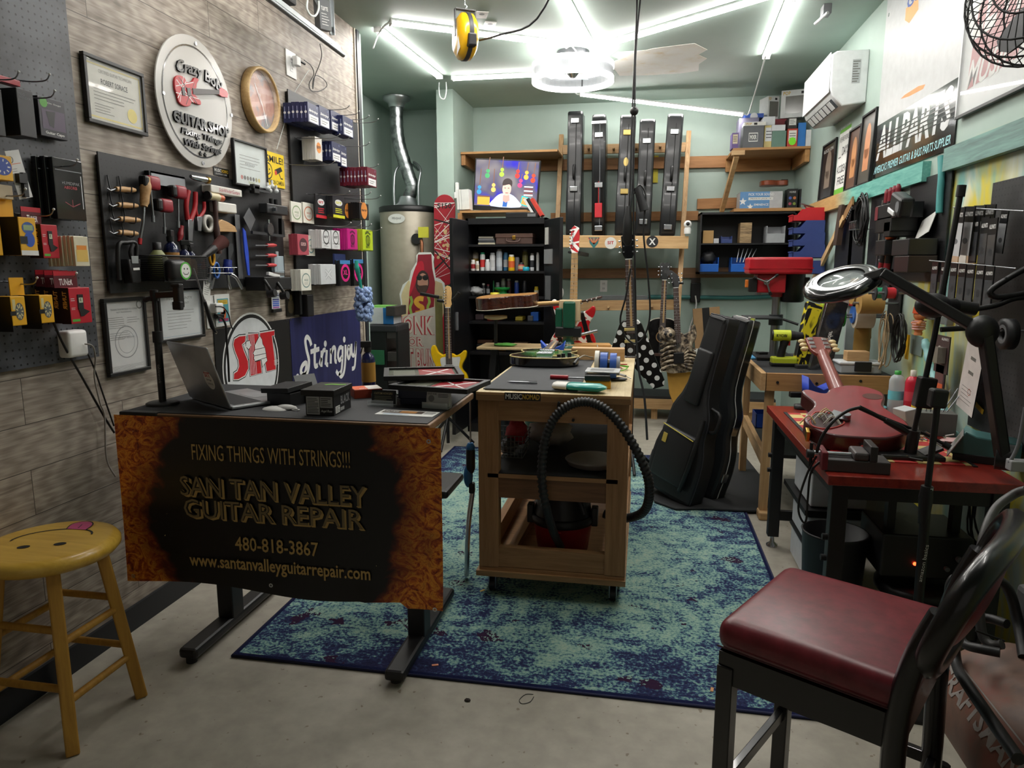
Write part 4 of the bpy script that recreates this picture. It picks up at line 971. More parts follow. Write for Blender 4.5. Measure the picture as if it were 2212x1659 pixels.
# scale strip, little picture, camera bracket
T,w,h=face([(584,627),(601,628),(606,666),(588,667)],.02);k=thing('color_strip','blue and grey colour strip hanging under the black parts bin','card',T)
part('strip',BX(0,w,0,h,0,.002,PAPER),k);b=MB()
for i,c_ in enumerate(('#a05aa0','#3a55b0','#3f62c0','#4a5fb8','#38407c','#8f9aa0','#35406a','#8a9096')):b.rect(w*.1,w*.92,h*(.02+.11*i),h*(.02+.11*i)+h*.085,.0023,mat(c_,.5))
part('print',b,k);part('bulldog_clip',BO((w*.5,-.01,.004),(w*1.1,.02,.015),BLACK,bev=.003),k)
T,w,h=face([(616,626),(633,625),(636,681),(618,684)],.003);solo('picture_panel','small dark antique portrait panel below the string pegboard','picture',BX(0,w,0,h,0,.006,mat('#15120d',.4)).disc((w*.5,h*.7),w*.22,.0064,mat('#6b5c3a',.5),16,h*.12).disc((w*.5,h*.35),w*.38,.0063,mat('#3d3420',.5),16,h*.26),T)
T,w,h=face([(632,632),(651,628),(653,676),(635,680)],.002);outlet(T@TRN((w/2,h/2,0)),'white outlet plate behind the black speaker bracket',w,h)
T=WL(655,660,.03);k=thing('speaker_bracket','small black bracket speaker plugged in under string packs','speaker',T);part('body',BO((0,0,.02),(.08,.13,.06),BLACK,bev=.006),k);part('arm',BO((-.06,.03,.0),(.025,.16,.04),BLACKM,bev=.005),k)
# garage door rail
rl=thing('door_rail','galvanised garage door rail with hanger running along plank wall','rail',at(on('X',-1.80,660,55)))
o0=on('X',-1.80,660,55);A_,B_=on('X',-1.80,726,100),on('X',-1.80,585,-8)
d_=(B_-A_)*.3;GAL=mat('#b4b9bb',.35,.9)
part('angle_rail',MB().bar(A_-o0,B_+d_-o0,.05,.004,GAL).bar(A_-o0+V((.024,0,-.02)),B_+d_-o0+V((.024,0,-.02)),.004,.04,GAL).tube([A_-o0+V((.02,.05,-.035)),B_+d_-o0+V((.02,0,-.035))],.014,mat('#8e9395',.4,.9),10),rl)
p=on('X',-1.84,716,75)-o0;top=ZC-.002-o0.z
part('hanger_strap',MB().bar(p,(p.x,p.y,top),.035,.004,GAL,upv=(1,0,0)).bar((p.x,p.y+.01,p.z),(p.x,p.y+.01,top),.004,.035,GAL,upv=(1,0,0)),rl)
part('brace',MB().bar(p+V((0,-.45,.26)),p+V((0,.02,.02)),.03,.004,GAL,upv=(1,0,0)),rl)
hs=part('strap_hole',MB(),rl) if False else None
solo('opener_arm','black ribbed garage opener bracket on top of the rail','bracket',BO((0,0,0),(.06,.22,.05),BLACK,bev=.01).box((0,-.16,.02),(.05,.12,.03),BLACKM,bev=.01),at(on('X',-1.80,607,0)+V((0,0,.03))))
T=fr(on('X',-1.83,693,62),(.25,1,.12),(0,-.2,1));k=thing('power_supply','grey metal LED power supply strapped behind the garage rail','power supply',T)
part('case',BX(0,.10,0,.16,-.04,0,mat('#55585a',.5),.003),k);part('label_print',MB().text('TLBYTE',.015,.10,.06,.02,.0006,PAPER,.02).lines(.015,.08,.02,.09,5,.0006,PAPER,.2),k)
cord('light_cable','white wire loop hanging from the garage rail hanger',[on('X',-1.82,*p) for p in ((664,0),(663,18),(670,32),(681,34),(688,20),(688,2))],.006,WC)
# cords of the lower adapter
T,w,h=face([(115,690),(150,688),(160,765),(122,765)],.002);outlet(T@TRN((w/2,h/2,0)),'beige outlet plate under the tuner boxes',w,h)
T=WL(155,742,.035);k=thing('power_adapter','big white laptop charger plugged in under the red tuner boxes','adapter',T);part('body',BO((0,0,0),(.09,.095,.06),WHITE,bev=.012,seg=3),k)
cord('power_cable','black cord running from boxes down the wall to the desk',[on('X',XL+o,*p) for o,p in ((.10,(115,695)),(.06,(140,750)),(.03,(180,820)),(.02,(225,900)),(.03,(247,935)))],.004,BLACK,5)
cord('power_cable','grey charger cord hanging from the white adapter',[on('X',XL+o,*p) for o,p in ((.07,(183,743)),(.08,(200,748)),(.05,(206,775)),(.03,(204,815)),(.03,(216,870)),(.03,(226,900)),(.03,(230,990)),(.06,(250,1030)))],.003,mat('#8d8982',.5),6)
cord('power_cable','thin black cord hanging beside the grey charger cord',[on('X',XL+o,*p) for o,p in ((.05,(190,765)),(.03,(205,800)),(.03,(222,850)),(.03,(246,920)))],.003,BLACK,6)
cord('wire','thin white string hanging from upper outlet to the string pegboard',[on('X',XL+.01,*p) for p in ((668,150),(650,178),(634,205),(616,262),(598,322))],.0018,WC,5)
# ================================================================ goods hanging on the plank wall boards
def stack(name,cat,front,rest,group,tl,br,off,n,th,m,draw=None,sk=0.,side=None,gap=0.,F=WL,hang=.0):
 """n flat packs on one hook, the front one's face between two photo corners, the others behind it"""
 T,w,h=wrect(*tl,*br,off,F)
 r=thing(name,front,cat,T,group if n>1 else None)
 part('pack',BX(0,w,0,h,-th*.94,0,m,min(.0015,th*.2)),r)
 if draw:
  b=MB();draw(b,w,h);part('printed_front',b,r)
 if side:
  b=MB(fr((-.0004,0,-th),(0,0,1),(0,1,0)));side(b,th,h);part('printed_spine',b,r)
 for i in range(1,n):dup(r,T@TRN((uniform(-.0015,.0015)-sk*i,uniform(-.002,.002),-(th+gap)*i)),rest,group)
 return r,T,w,h
NAVY,MAROON=mat('#232a52',.4),mat('#6d1a2c',.4)
def sj(b,w,h):
 b.text('Stringjoy',w*.1,h*.52,w*.8,h*.17,.0005,WHITE,.03,.3,warp=lambda x,y:(x,y+(w*.5-x)*.0)).rect(w*.1,w*.92,h*.05,h*.42,.0005,mat('#e9e9ea',.5)).lines(w*.2,w*.8,h*.12,h*.34,2,.0008,GR,.3).ring((w*.82,h*.88),.004,.006,.0005,mat('#8f97bd',.5),12)
def sjs(b,w,h):b.rect(w*.4,w*.55,h*.2,h*.8,.0002,mat('#9aa2c8',.5)).disc((w*.48,h*.5),w*.3,.0003,WHITE,8)
G='guitar string packs on the display pegboard'
stack('string_pack','string pack','front navy string pack on first hook of the top row','navy string pack behind the front one, first hook of top row','navy packs on the first top hook',(664,219),(690,273),.165,6,.025,NAVY,sj,side=sjs)
stack('string_pack','string pack','front navy string pack on second hook of the top row','navy string pack behind the front one, second hook of top row','navy packs on the second top hook',(689,227),(713,281),.160,6,.025,NAVY,sj,side=sjs)
stack('string_pack','string pack','front navy string pack on third hook of the top row','navy string pack behind the front one, third hook of top row','navy packs on the third top hook',(714,236),(737,289),.155,5,.025,NAVY,sj,side=sjs)
stack('string_pack','string pack','front navy string pack on fourth hook of the top row','navy string pack behind the front one, fourth hook of top row','navy packs on the fourth top hook',(740,248),(764,300),.19,3,.025,NAVY,sj,side=sjs)
def sitw(b,w,h):b.disc((w*.5,h*.55),w*.34,.0005,mat('#d98a3a',.5)).text('SIT',w*.2,h*.5,w*.6,h*.12,.0008,INK,.03)
stack('string_pack','string pack','front white pack with orange logo in the second row','white string pack behind the orange logo pack in second row','white packs in the second row',(680,294),(697,349),.13,6,.014,mat('#d8d6d0',.4),sitw)
stack('string_pack','string pack','front navy string pack in the second row next to white packs','navy string pack behind the front one in second row','navy packs in the second row',(716,304),(737,353),.14,4,.024,NAVY,sj,side=sjs)
stack('string_pack','string pack','single navy string pack at the end of the second row','',None,(735,312),(750,363),.13,1,.024,NAVY,sj,side=sjs)
stack('string_pack','string pack','front maroon string pack on the hook of the third row','maroon string pack behind the front one in third row','maroon packs in the third row',(793,360),(814,406),.26,8,.024,MAROON,sj,side=sjs)
def ringcard(c):
 def f(b,w,h):b.ring((w*.5,h*.48),w*.36,w*.42,.0005,mat(c,.5),28,(h/w)*.82).text('WILES',w*.3,h*.45,w*.4,h*.09,.0005,mat(c,.5),.01).lines(w*.32,w*.68,h*.28,h*.4,3,.0005,GR,.2)
 return f
CREAM=mat('#e4e2d6',.5)
stack('string_pack','string pack','cream card pack with green ring, fourth row of string pegboard','',None,(628,434),(653,482),.05,1,.012,CREAM,ringcard('#7f9a6a'))
stack('string_pack','string pack','cream card pack with orange ring, fourth row of string pegboard','',None,(654,436),(679,484),.05,1,.012,CREAM,ringcard('#c06a48'))
def sitb(c,c2='#d8d8d8'):
 def f(b,w,h):b.disc((w*.5,h*.68),w*.32,.0005,mat(c2,.5),20,h*.14).text('SIT',w*.25,h*.63,w*.5,h*.1,.0008,mat(c,.5),.03).rect(0,w,0,h*.13,.0005,mat(c,.5)).lines(w*.2,w*.8,h*.2,h*.45,3,.0005,mat(c,.5),.4)
 return f
FOIL=mat('#26272a',.28)
stack('string_pack','string pack','grey foil pack with red band in the fourth row','',None,(681,418),(706,473),.09,1,.010,FOIL,sitb('#c0202c'))
stack('string_pack','string pack','front foil pack with yellow band in the fourth row','yellow-banded foil pack behind the front one in fourth row','yellow-banded packs in the fourth row',(718,420),(745,473),.13,6,.012,FOIL,sitb('#d6d422'))
stack('string_pack','string pack','black pack with orange disc between yellow and ribbed packs','',None,(741,436),(761,478),.09,1,.012,BLACK,sitw)
stack('string_pack','string pack','front black pack with orange disc at end of fourth row','black ribbed pack behind the end pack of fourth row','black packs at the end of the fourth row',(776,437),(797,476),.17,7,.016,BLACK,sitw)
def ovalcard(b,w,h):b.disc((w*.5,h*.48),w*.36,.0005,mat('#4c2a30',.5),20,h*.34).rect(w*.28,w*.72,h*.45,h*.6,.0008,mat('#c9a0a0',.5)).text('FLX',w*.33,h*.48,w*.34,h*.09,.001,INK,.02)
stack('string_pack','string pack','front rose red card pack with dark oval, fifth row','rose red card pack behind the front one in fifth row','rose red packs in the fifth row',(642,505),(668,551),.09,4,.014,mat('#b24a58',.5),ovalcard)
stack('string_pack','string pack','cream card pack with teal ring beside rose red packs','',None,(662,508),(681,553),.06,1,.012,CREAM,ringcard('#5d8f96'))
def sitc(b,w,h):b.ring((w*.5,h*.62),w*.3,w*.36,.0005,INK,24).text('SIT',w*.25,h*.57,w*.5,h*.12,.0005,INK,.03).text('POWER WOUND',w*.1,h*.26,w*.8,h*.06,.0005,INK).lines(w*.25,w*.75,h*.08,h*.2,2,.0005,INK,.2)
stack('string_pack','string pack','first white power-wound pack with round black logo, fifth row','black-edged pack behind the first white pack in fifth row','black-edged packs in the fifth row',(694,496),(715,537),.13,6,.014,mat('#d9d9da',.45),sitc)
stack('string_pack','string pack','second white power-wound pack with round black logo, fifth row','black-edged pack behind the second white pack in fifth row','black-edged packs behind the second white pack',(716,497),(735,539),.12,3,.014,mat('#d9d9da',.45),sitc)
def ern(c):
 def f(b,w,h):b.stroke([(w*.25,h*.8),(w*.5,h*.88),(w*.75,h*.78)],w*.08,.0005,mat(c,.5),4).text('SLINKY',w*.3,h*.12,w*.4,h*.6,.0005,mat(c,.5),.02).ring((w*.5,h*.5),w*.15,w*.22,.0007,mat(c,.5),14).rect(0,w,h*.0,h*.05,.0006,mat(c,.5))
 return f
stack('string_pack','string pack','front magenta string pack in the fifth row','magenta string pack behind the front one in fifth row','magenta packs in the fifth row',(750,493),(773,541),.15,6,.016,mat('#cc1f86',.35),ern('#5e0f40'),sk=.002)
stack('string_pack','string pack','front lime string pack at the end of the fifth row','lime string pack behind the front one, end of fifth row','lime packs in the fifth row',(783,495),(806,543),.18,4,.018,mat('#b9cf2e',.35),ern('#4d5a10'),sk=.002)
stack('string_pack','string pack','front cream pack with grey-green ring, bottom row of string pegboard','cream card pack behind the front one, bottom row','cream packs in the bottom row',(649,582),(673,627),.10,5,.013,CREAM,ringcard('#6f8a86'))
def xcard(b,w,h):
 for a in (-1,1):b.stroke([(w*.5-a*w*.2,h*.3),(w*.5+a*w*.2,h*.7)],w*.10,.0005,mat('#9a9da0',.5));b.stroke([(w*.5-a*w*.2,h*.3),(w*.5+a*w*.2,h*.7)],w*.07,.0008 if a<0 else .001,mat('#d4d6d8',.5))
stack('string_pack','string pack','front square silver pack with X logo in the bottom row','pack behind the silver X pack in the bottom row','packs behind the silver X pack',(692,571),(726,613),.14,5,.016,mat('#cdd0d2',.4),xcard)
def dadd(b,w,h):b.rect(0,w,h*.6,h,.0005,mat('#26325e',.4)).text('Cleo',w*.15,h*.45,w*.4,h*.15,.0008,WHITE,.01,.3).flat([(w*.5,0),(w,h*.35),(w,h*.5),(w*.3,0)],.0008,mat('#d77b3a',.5))
stack('string_pack','string pack','navy and orange strap pack above pink ring packs','',None,(722,548),(748,606),.12,1,.012,mat('#26325e',.4),dadd)
def xl(b,w,h):b.ring((w*.5,h*.5),w*.30,w*.44,.0005,mat('#e02a86',.4),28,(h/w)*.8).text('XL',w*.28,h*.42,w*.44,h*.2,.0005,mat('#e02a86',.4),.03).rect(0,w,h*.85,h,.0004,mat('#3f7fb5',.5))
stack('string_pack','string pack','first black pack with pink ring, bottom row by the duster','black pack behind the first pink ring pack','packs behind the first pink ring pack',(734,562),(758,616),.16,3,.012,BLACK,xl)
stack('string_pack','string pack','second black pack with pink ring, behind the duster handle','black pack behind the second pink ring pack','packs behind the second pink ring pack',(763,560),(786,616),.17,3,.012,BLACK,xl)
# bare hooks
def hook(px,py,off,ln,group='wire hooks on the string pegboard',label='bare wire hook with upturned tip on the string pegboard'):
 """px, py: the tip of the hook at distance off+ln from the wall"""
 tip=on('X',XL+.02+ln,px,py);T=FL((tip.y,tip.z),.02)
 return solo('peg_hook',label,'hook',TU([(0,-.012,0),(0,-.02,ln*.5),(0,-.018,ln*.88),(0,0,ln)],.0022,STEEL,6,n=3).tube([(-.02,-.012,.002),(.02,-.012,.002)],.002,STEEL,5).sph((0,0,ln),.0042,WHITE,8,5),T,group)
for p in ((755,228),(776,240),(797,250),(817,257),(798,308),(734,290),(757,295),(817,355),(723,348),(755,413),(778,411),(801,415),(822,423),(758,481),(780,483),(802,484),(824,492)):hook(*p,0,.27)
# duster
d0=on('X',XL+.24,771,562);ds=thing('feather_duster','blue fluffy duster with teal handle hanging from string pegboard','duster',at(d0))
o=lambda x,y:on('X',XL+.24,x,y)-d0
part('handle',TU([o(770,563),o(771,580),o(776,600),o(780,625)],[.012,.016,.012,.010],mat('#2aa08c',.4),10,n=5),ds)
random.seed(4);b=MB();c_=o(785,656);BLF=mat('#8fa6cf',.9,var=.2,scale=60)
for i in range(230):
 a=uniform(0,6.283);z=uniform(-.105,.10);k=.055*(1-.25*abs(z/.105)**3);p=c_+V((cos(a)*k*uniform(.5,1),sin(a)*k*uniform(.5,1),z))
 b.sph(p,uniform(.010,.019),BLF,6,4)
part('fibre_head',b,ds)['kind']='stuff'
# ---------------------------------------------------------------- tools on the tool pegboard
TO=.024
def tl(name,label,cat,px,py,off=TO,group=None):
 T=WL(px,py,off);return thing(name,label,cat,T,group),(lambda x,y,z=0.:V((*lp(T,x,y),z)))
WH=wood('#cfa878','#a97c4c',.5)
for i,(x0,x1,y0,y1) in enumerate(((215,277,407,411),(219,282,441,445),(222,287,471,476),(221,282,500,505))):
 r,q=tl('fret_file',('topmost','second from the top','third from the top','lowest')[i]+' of four wooden-handled files on the tool pegboard','file',x0,y0)
 a,m_,e=q(x0,y0,.03),q(x0+.32*(x1-x0),y0+.35*(y1-y0),.03),q(x1,y1,.03)
 part('handle',TU([m_,m_.lerp(e,.3),m_.lerp(e,.8),e],[.009,.011,.0095,.007],WH,10,n=3),r);part('tip',TU([m_,a.lerp(m_,.4)+V((0,-.008,0)),a],.0035,STEEL,6),r)
 for k in (.35,.75):
  h0=a.lerp(e,k);part('bracket',TU([h0+V((-.01,.05,-.028)),h0+V((-.01,.0,-.02)),h0+V((-.01,-.014,-.0)),h0+V((-.01,-.012,.02)),h0+V((-.01,.008,.024))],.0026,GREYD,6,n=3),r)
r,q=tl('wood_handle_wrench','long truss rod driver with wooden handle and red tip','screwdriver',298,384,.03)
part('handle',TU([q(300,383,.03),q(300,400,.03),q(298,430,.03),q(296,446,.03)],[.018,.022,.018,.014],WH,12,n=3),r);part('shaft',TU([q(297,446,.03),q(295,480,.03),q(293,520,.02)],.0055,STEEL,8).cyl(q(293,515,.02),q(292,528,.02),.008,RED,8),r)
for i,(hx,hy,ex,ey,lab) in enumerate(((310,395,317,480,'red-headed nut driver behind the wooden handle'),(370,415,372,492,'red-headed nut driver next to the red pliers'),(339,444,342,505,'red-headed nut driver above the bottle basket'))):
 r,q=tl('nut_driver',lab,'nut driver',hx,hy,.03);c_=q(hx,hy,.03)
 part('head',BO(c_+V((.012,0,0)),(.07,.055,.035),mat('#8f1f2c',.4),bev=.012,seg=3).box(c_+V((-.035,0,0)),(.03,.05,.036),BLACK,bev=.01),r)
 part('shaft',CY(c_+V((.0,-.03,0)),q(ex,ey-12,.03),.004,STEEL,8).cyl(q(ex-.5,ey-14,.03),q(ex,ey,.03),.007,STEEL,8),r)
T,w,h=face([(327,368),(400,384),(400,408),(327,398)],.045);solo('steel_straightedge','broad steel straightedge resting on hooks near the pegboard top','straightedge',BX(0,w,0,h,-.004,0,STEEL).bx(0,w,h-.008,h,-.02,0,STEEL).bx(-.01,.0,.0,h,-.03,-.002,BLACK),T)
r,q=tl('torch','chrome cylindrical gas torch on hooks near the pegboard top','torch',401,385,.04);part('body',TU([q(403,381,.02),q(412,384,.02),q(437,389,.02)],[.008,.013,.013],CHROME,12),r);part('cap',CY(q(437,389,.02),q(441,390,.02),.016,BRASS,12),r)
def pliers(label,px,cols,pts,jaw,w=.011):
 r,q=tl('pliers',label,'pliers',*px,.03)
 for P in pts:part('handle_grip',TU([q(*p,.02) for p in P],w,mat(cols,.4),8,n=3),r)
 J=[q(*p,.02) for p in jaw];part('jaws',PR([tuple(p.xy) for p in J],.012,.03,STEEL,bev=.002),r);return r
pliers('large red-handled pliers on the tool pegboard',(405,470),'#a3161f',(((398,412),(393,445),(396,475)),((413,415),(412,450),(402,478))),((394,474),(406,474),(403,522),(394,520)))
pliers('small red-handled cutters beside the tape roll',(420,470),'#a3161f',(((413,432),(414,455),(418,470)),((432,436),(432,455),(422,470))),((414,468),(425,468),(422,500),(415,498)),.008)
r,q=tl('screwdriver','red-gripped screwdriver hanging above the tape measure','screwdriver',382,500,.03);part('handle',TU([q(383,488,.02),q(381,505,.02),q(378,522,.02)],[.010,.013,.009],mat('#8a1a24',.4),10,n=3),r);part('shaft',CY(q(378,522,.02),q(395,560,.02),.003,STEEL,6),r)
r,q=tl('hammer','fretting hammer with brown handle on the tool pegboard','hammer',450,425,.03);part('head',CY(q(437,423,.03),q(458,427,.03),.018,mat('#c9bd98',.4),14).cyl(q(458,427,.03),q(468,429,.03),.015,mat('#c2603a',.4),12).cyl(q(434,422,.03),q(437,423,.03),.02,BLACK,12),r)
part('handle',TU([q(450,428,.03),q(453,460,.03),q(456,505,.03),q(461,548,.03)],[.010,.011,.015,.013],wood('#4a2d26','#2f1b17',axis='Y'),10,n=4),r)
T=WL(443,483,.03);solo('tape_roll','roll of white masking tape hanging beside the red cutters','tape',MB().rings([[(rr*cos(2*pi*j/28),rr*sin(2*pi*j/28)*1.,z) for j in range(28)] for rr,z in ((.024,0),(.040,0),(.040,.022),(.024,.022))],mat('#bdbab2',.5),True,False,True),T)
T,w,h=face([(470,401),(523,411),(523,427),(470,416)],.07);k=thing('sanding_block','long white sanding block with red writing near top of tool board','block',T);part('block',BX(-.05,w,0,h,-.05,0,mat('#d9d6cf',.5),.004),k);part('handwriting',MB().text('SideWinderGuitars',.01,h*.25,w-.03,h*.5,.0006,mat('#b5445c',.5),0,.3),k)
T,w,h=face([(483,437),(512,441),(512,462),(483,458)],.07);solo('sanding_block','short white sanding block on hooks under the long one','block',BX(-.04,w,0,h,-.05,0,mat('#dedbd4',.5),.006),T)
T=WL(470,500,.06);q=lambda x,y:lp(T,x,y);solo('radius_block','humped wooden radius sanding block under the white blocks','block',PR([tuple(v.xy) for v in [V((*q(x,y),0)) for x,y in ((467,500),(472,479),(480,474),(494,480),(508,489),(513,501),(490,501))]],-.045,0,WH,bev=.003),T)
T,w,h=face([(511,463),(521,465),(522,600),(512,605)],.035);solo('steel_ruler','long vertical steel ruler hanging on the tool pegboard','ruler',BX(0,w,0,h,-.003,0,STEEL),T)
T=WL(527,470,.05);q=lambda x,y:lp(T,x,y);solo('fret_gauge','diamond-shaped steel radius gauge hanging on tool board','gauge',PR([q(538,448),q(552,474),q(541,500),(q(526,470))],-.002,0,STEEL),T)
T=WL(463,525,.03);q=lambda x,y:lp(T,x,y);solo('fret_gauge','grey triangular gauge hanging behind the hammer handle','gauge',PR([q(463,530),q(473,524),q(478,548),q(462,572)],-.002,0,mat('#4f5255',.4,.6)),T)
T=WL(494,530,.03);q=lambda x,y:lp(T,x,y);solo('fret_gauge','narrow dark steel gauge hanging above the blue pliers','gauge',PR([q(493,526),q(503,526),q(505,540),q(494,572)],-.002,0,mat('#4f5255',.4,.6)),T)
r,q=tl('block_clamp','black steel clamp block with chrome knobs on tool board','clamp',555,452,.04);c_=q(580,453,.03);part('body',BO(c_,(.22,.05,.05),mat('#2a2b2d',.4),bev=.005),r);part('knob',CY(c_+V((-.05,.0,.02)),c_+V((-.05,0,.045)),.012,CHROME,12),r);part('knob',CY(c_+V((.11,0,0)),c_+V((.135,0,0)),.012,CHROME,12),r)
for x in (-.02,.03):part('post',CY(c_+V((x,.02,0)),c_+V((x,.055,0)),.012,BLACK,10),r)
r,q=tl('caliper_jig','black sliding clamp jig near the top of tool board','clamp',530,405,.04);part('rail',MB().bar(q(530,408,.02),q(575,416,.02),.012,.012,GREYD).bar(q(532,402,.03),q(546,405,.03),.02,.02,BLACK),r);part('slide',BO(q(540,410,.025),(.05,.04,.03),BLACK,bev=.004),r)
for i,(x,y) in enumerate(((579,407),(588,402),(583,412),(597,413))):solo('glass_bulb','small clear glass bulb clustered at the pegboard corner','bulb',MB().sph((0,0,0),.013,mat('#e9edef',.1,alpha=.75,var=0),10,6).cyl((0,.01,0),(0,.03,0),.006,WHITE,8),WL(x,y,.06),'glass bulbs at the pegboard corner')
r,q=tl('dial_gauge','chrome dial gauge on a black bar, tool pegboard','gauge',578,494,.05);part('dial',CY(q(577,495,.0),q(577,495,.022),.032,CHROME,20),r);part('bar',MB().bar(q(540,502,.01),q(608,510,.01),.014,.012,GREYD),r);part('stem',CY(q(577,495,.01)+V((0,.03,0)),q(577,495,.01)+V((0,.05,0)),.007,CHROME,8).cyl(q(577,495,.01)+V((0,-.06,0)),q(577,495,.01)+V((0,-.02,0)),.005,CHROME,8),r)
T=WL(530,550,.05);q=lambda x,y:lp(T,x,y);solo('blue_straightedge','long blue notched straightedge hanging on the tool pegboard','straightedge',PR([q(525,492),q(531,500),(q(537,545)),q(540,595),q(536,594),(q(529,545))],-.006,0,mat('#2f4fc4',.35)),T)
for i,(x0,x1,y) in enumerate(((541,589,530),(541,589,552),(543,589,573))):
 r,q=tl('nut_file',('upper','middle','lower')[i]+' of three red-handled nut files','file',x0,y,.03);xm=x0+.58*(x1-x0)
 part('blade',MB().bar(q(x0,y,.02),q(xm,y,.02),.006,.018 if i<2 else .008,GREYM),r);part('handle',TU([q(xm,y,.02),q(x1-6,y,.02),q(x1,y,.02)],[.010,.011,.006],mat('#c03a3e',.4),8),r)
r,q=tl('pliers','blue-handled pliers with chrome jaws below the gauges','pliers',486,580,.04);part('handle_grip',TU([q(484,562,.02),q(483,580,.02),q(485,592,.02)],[.02,.024,.018],mat('#1e3080',.35),10,n=2),r);part('jaws',TU([q(485,592,.03),q(494,600,.04),q(507,623,.04)],.008,CHROME,8,n=3).tube([q(484,592,.02),q(486,610,.02),q(490,624,.02)],.007,CHROME,8,n=3),r)
def scissors(label,px,c,loops,blades):
 r,q=tl('scissors',label,'scissors',*px,.05)
 for (x,y,rx,ry) in loops:
  cc=q(x,y,.02);part('finger_loop',TU([cc+V((rx*cos(2*pi*i/14),ry*sin(2*pi*i/14),0)) for i in range(14)],.006,mat(c,.4),6,closed=True),r)
 part('blades',PR([tuple(q(*p).xy) for p in blades],.016,.022,STEEL),r)
scissors('yellow-handled scissors hanging in the wire tool rack',(450,560),'#d9a21e',((449,556,.018,.035),),((444,575),(448,575),(446,612),(443,608)))
scissors('blue-handled scissors hanging in the wire tool rack',(460,585),'#2f66b8',((459,584,.022,.035),),((452,600),(456,600),(450,625),(447,620)))
rk=thing('wire_rack','chrome wire tool rack below the hammer on tool board','rack',WL(440,590,.02));T=WL(440,590,.02);q=lambda x,y,z=0.:V((*lp(T,x,y),z));b=MB()
for z in (.0,.05,.10):
 b.tube([q(410,578,z),q(470,578,z)],.0022,CHROME,5);b.tube([q(412,590,z),q(462,590,z)],.0022,CHROME,5)
for x in (415,428,440,452,464):b.tube([q(x,578,0),q(x,578,.10),q(x,590,.10),q(x,590,0)],.002,CHROME,5)
part('wire_grid',b,rk)
for i,(x,y,x2,y2,c,nm) in enumerate(((425,562,438,600,'#2a3fb0','blue-handled nut driver standing in the chrome wire rack'),(436,560,444,615,'#a83030','red-handled pick standing in the chrome wire rack'))):
 r,q=tl('screwdriver',nm,'screwdriver',x,y,.07);part('handle',TU([q(x,y),q((x+x2)/2,(y+y2)/2-8)],.009,mat(c,.4),8),r);part('shaft',CY(q((x+x2)/2,(y+y2)/2-8),q(x2,y2),.003,STEEL,6),r)
r,q=tl('dust_brush','dark handled dusting brush with reddish bristles, tool board','brush',430,545,.07);part('handle',TU([q(406,563,.05),q(425,548,.05),q(440,537,.05)],[.012,.016,.02],BLACK,10,n=3),r);part('bristles',TU([q(440,537,.05),q(452,528,.05),q(460,522,.05)],[.02,.028,.032],mat('#4a1f1a',.9),12,n=2),r)
# mesh basket with bottles and a tape measure
T=WL(297,607,.02);q=lambda x,y,z=0.:V((*lp(T,x,y),z));w=q(395,600).x;bz=.12
t=NT('mesh wire');o_=t.xyz();ma=t.math('GREATER_THAN',t.math('FRACT',t.math('MULTIPLY',t.math('ADD',o_[0],o_[1]),120)),.3);mb_=t.math('GREATER_THAN',t.math('FRACT',t.math('MULTIPLY',t.math('SUBTRACT',o_[0],o_[1]),120)),.3);t.l(t.math('SUBTRACT',1.,t.math('MULTIPLY',ma,mb_)),t.b.inputs['Alpha']);MESHM=t.done('#151515',.5)
bk=thing('mesh_basket','black mesh basket of bottles on the tool pegboard','basket',T);hb=.10
part('mesh_panel',BX(0,w,0,hb,bz-.002,bz,MESHM).bx(0,w,0,.002,0,bz,BLACK).bx(0,.002,0,hb,0,bz,MESHM).bx(w-.002,w,0,hb,0,bz,MESHM),bk);part('rim_wire',TU([(0,hb,0),(0,hb,bz),(w,hb,bz),(w,hb,0)],.004,BLACK,6).tube([(0,0,bz),(w,0,bz)],.003,BLACK,6),bk)
spray_bottle(T@TRN((.155,.004,.05))@rot(-90,20,0),'blue oil spray bottle with chrome top in the mesh basket',.21,'#141a40','#a8763a')
spray_bottle(T@TRN((.225,.004,.06))@rot(-90,-40,0),'middle dark bottle with gold label in the mesh basket',.17,'#141a40','#b08a3c')
spray_bottle(T@TRN((.285,.004,.05))@rot(-90,10,0),'dark bottle behind the tape measure in the mesh basket',.16,'#141a40','#a8763a')
solo('glue_bottle','squat pale green bottle with black cap in mesh basket','bottle',LA([(.035,0),(.038,.01),(.038,.09),(.02,.115),(.016,.12)],mat('#7f8452',.5),16).lathe([(.017,.12),(.017,.15),(.004,.152)],BLACK,12),T@TRN((.06,.004,.055))@rot(-90,0,0))
T2=WL(386,585,.15);k=thing('tape_measure','black tape measure with green smiley sticker on mesh basket','tape measure',T2);part('case',BO((-.02,0,-.0),(.10,.09,.05),BLACK,bev=.02,seg=3),k)
part('smiley_sticker',MB().disc((.01,0),.036,.0256,mat('#4fae3c',.5),24).disc((.01,0),.029,.0259,PAPER,24).disc((.0,.008),.004,.0262,INK,8).disc((.02,.008),.004,.0262,INK,8).stroke([(-.008,-.005),(.0,-.014),(.02,-.014),(.028,-.005)],.003,.0262,INK,3),k)
r,q=tl('clip_meter','black clamp-shaped multimeter hanging low on the tool board','meter',262,575,.03);part('body',PR([tuple(q(*p).xy) for p in ((254,560),(280,560),(282,610),(262,612))],.01,.05,BLACK,bev=.006),r)
part('jaw',TU([q(248,605,.02),q(245,560,.02),q(247,528,.02),q(262,524,.02),q(283,526,.02),q(285,560,.02)],.009,BLACK,8,n=4).tube([q(268,528,.04),q(262,545,.04),q(266,560,.04)],.008,BLACKM,8,n=3),r);part('display',PR([tuple(q(*p).xy) for p in ((258,553),(273,553),(274,569),(260,569))],.05,.052,mat('#8f9494',.3)),r)
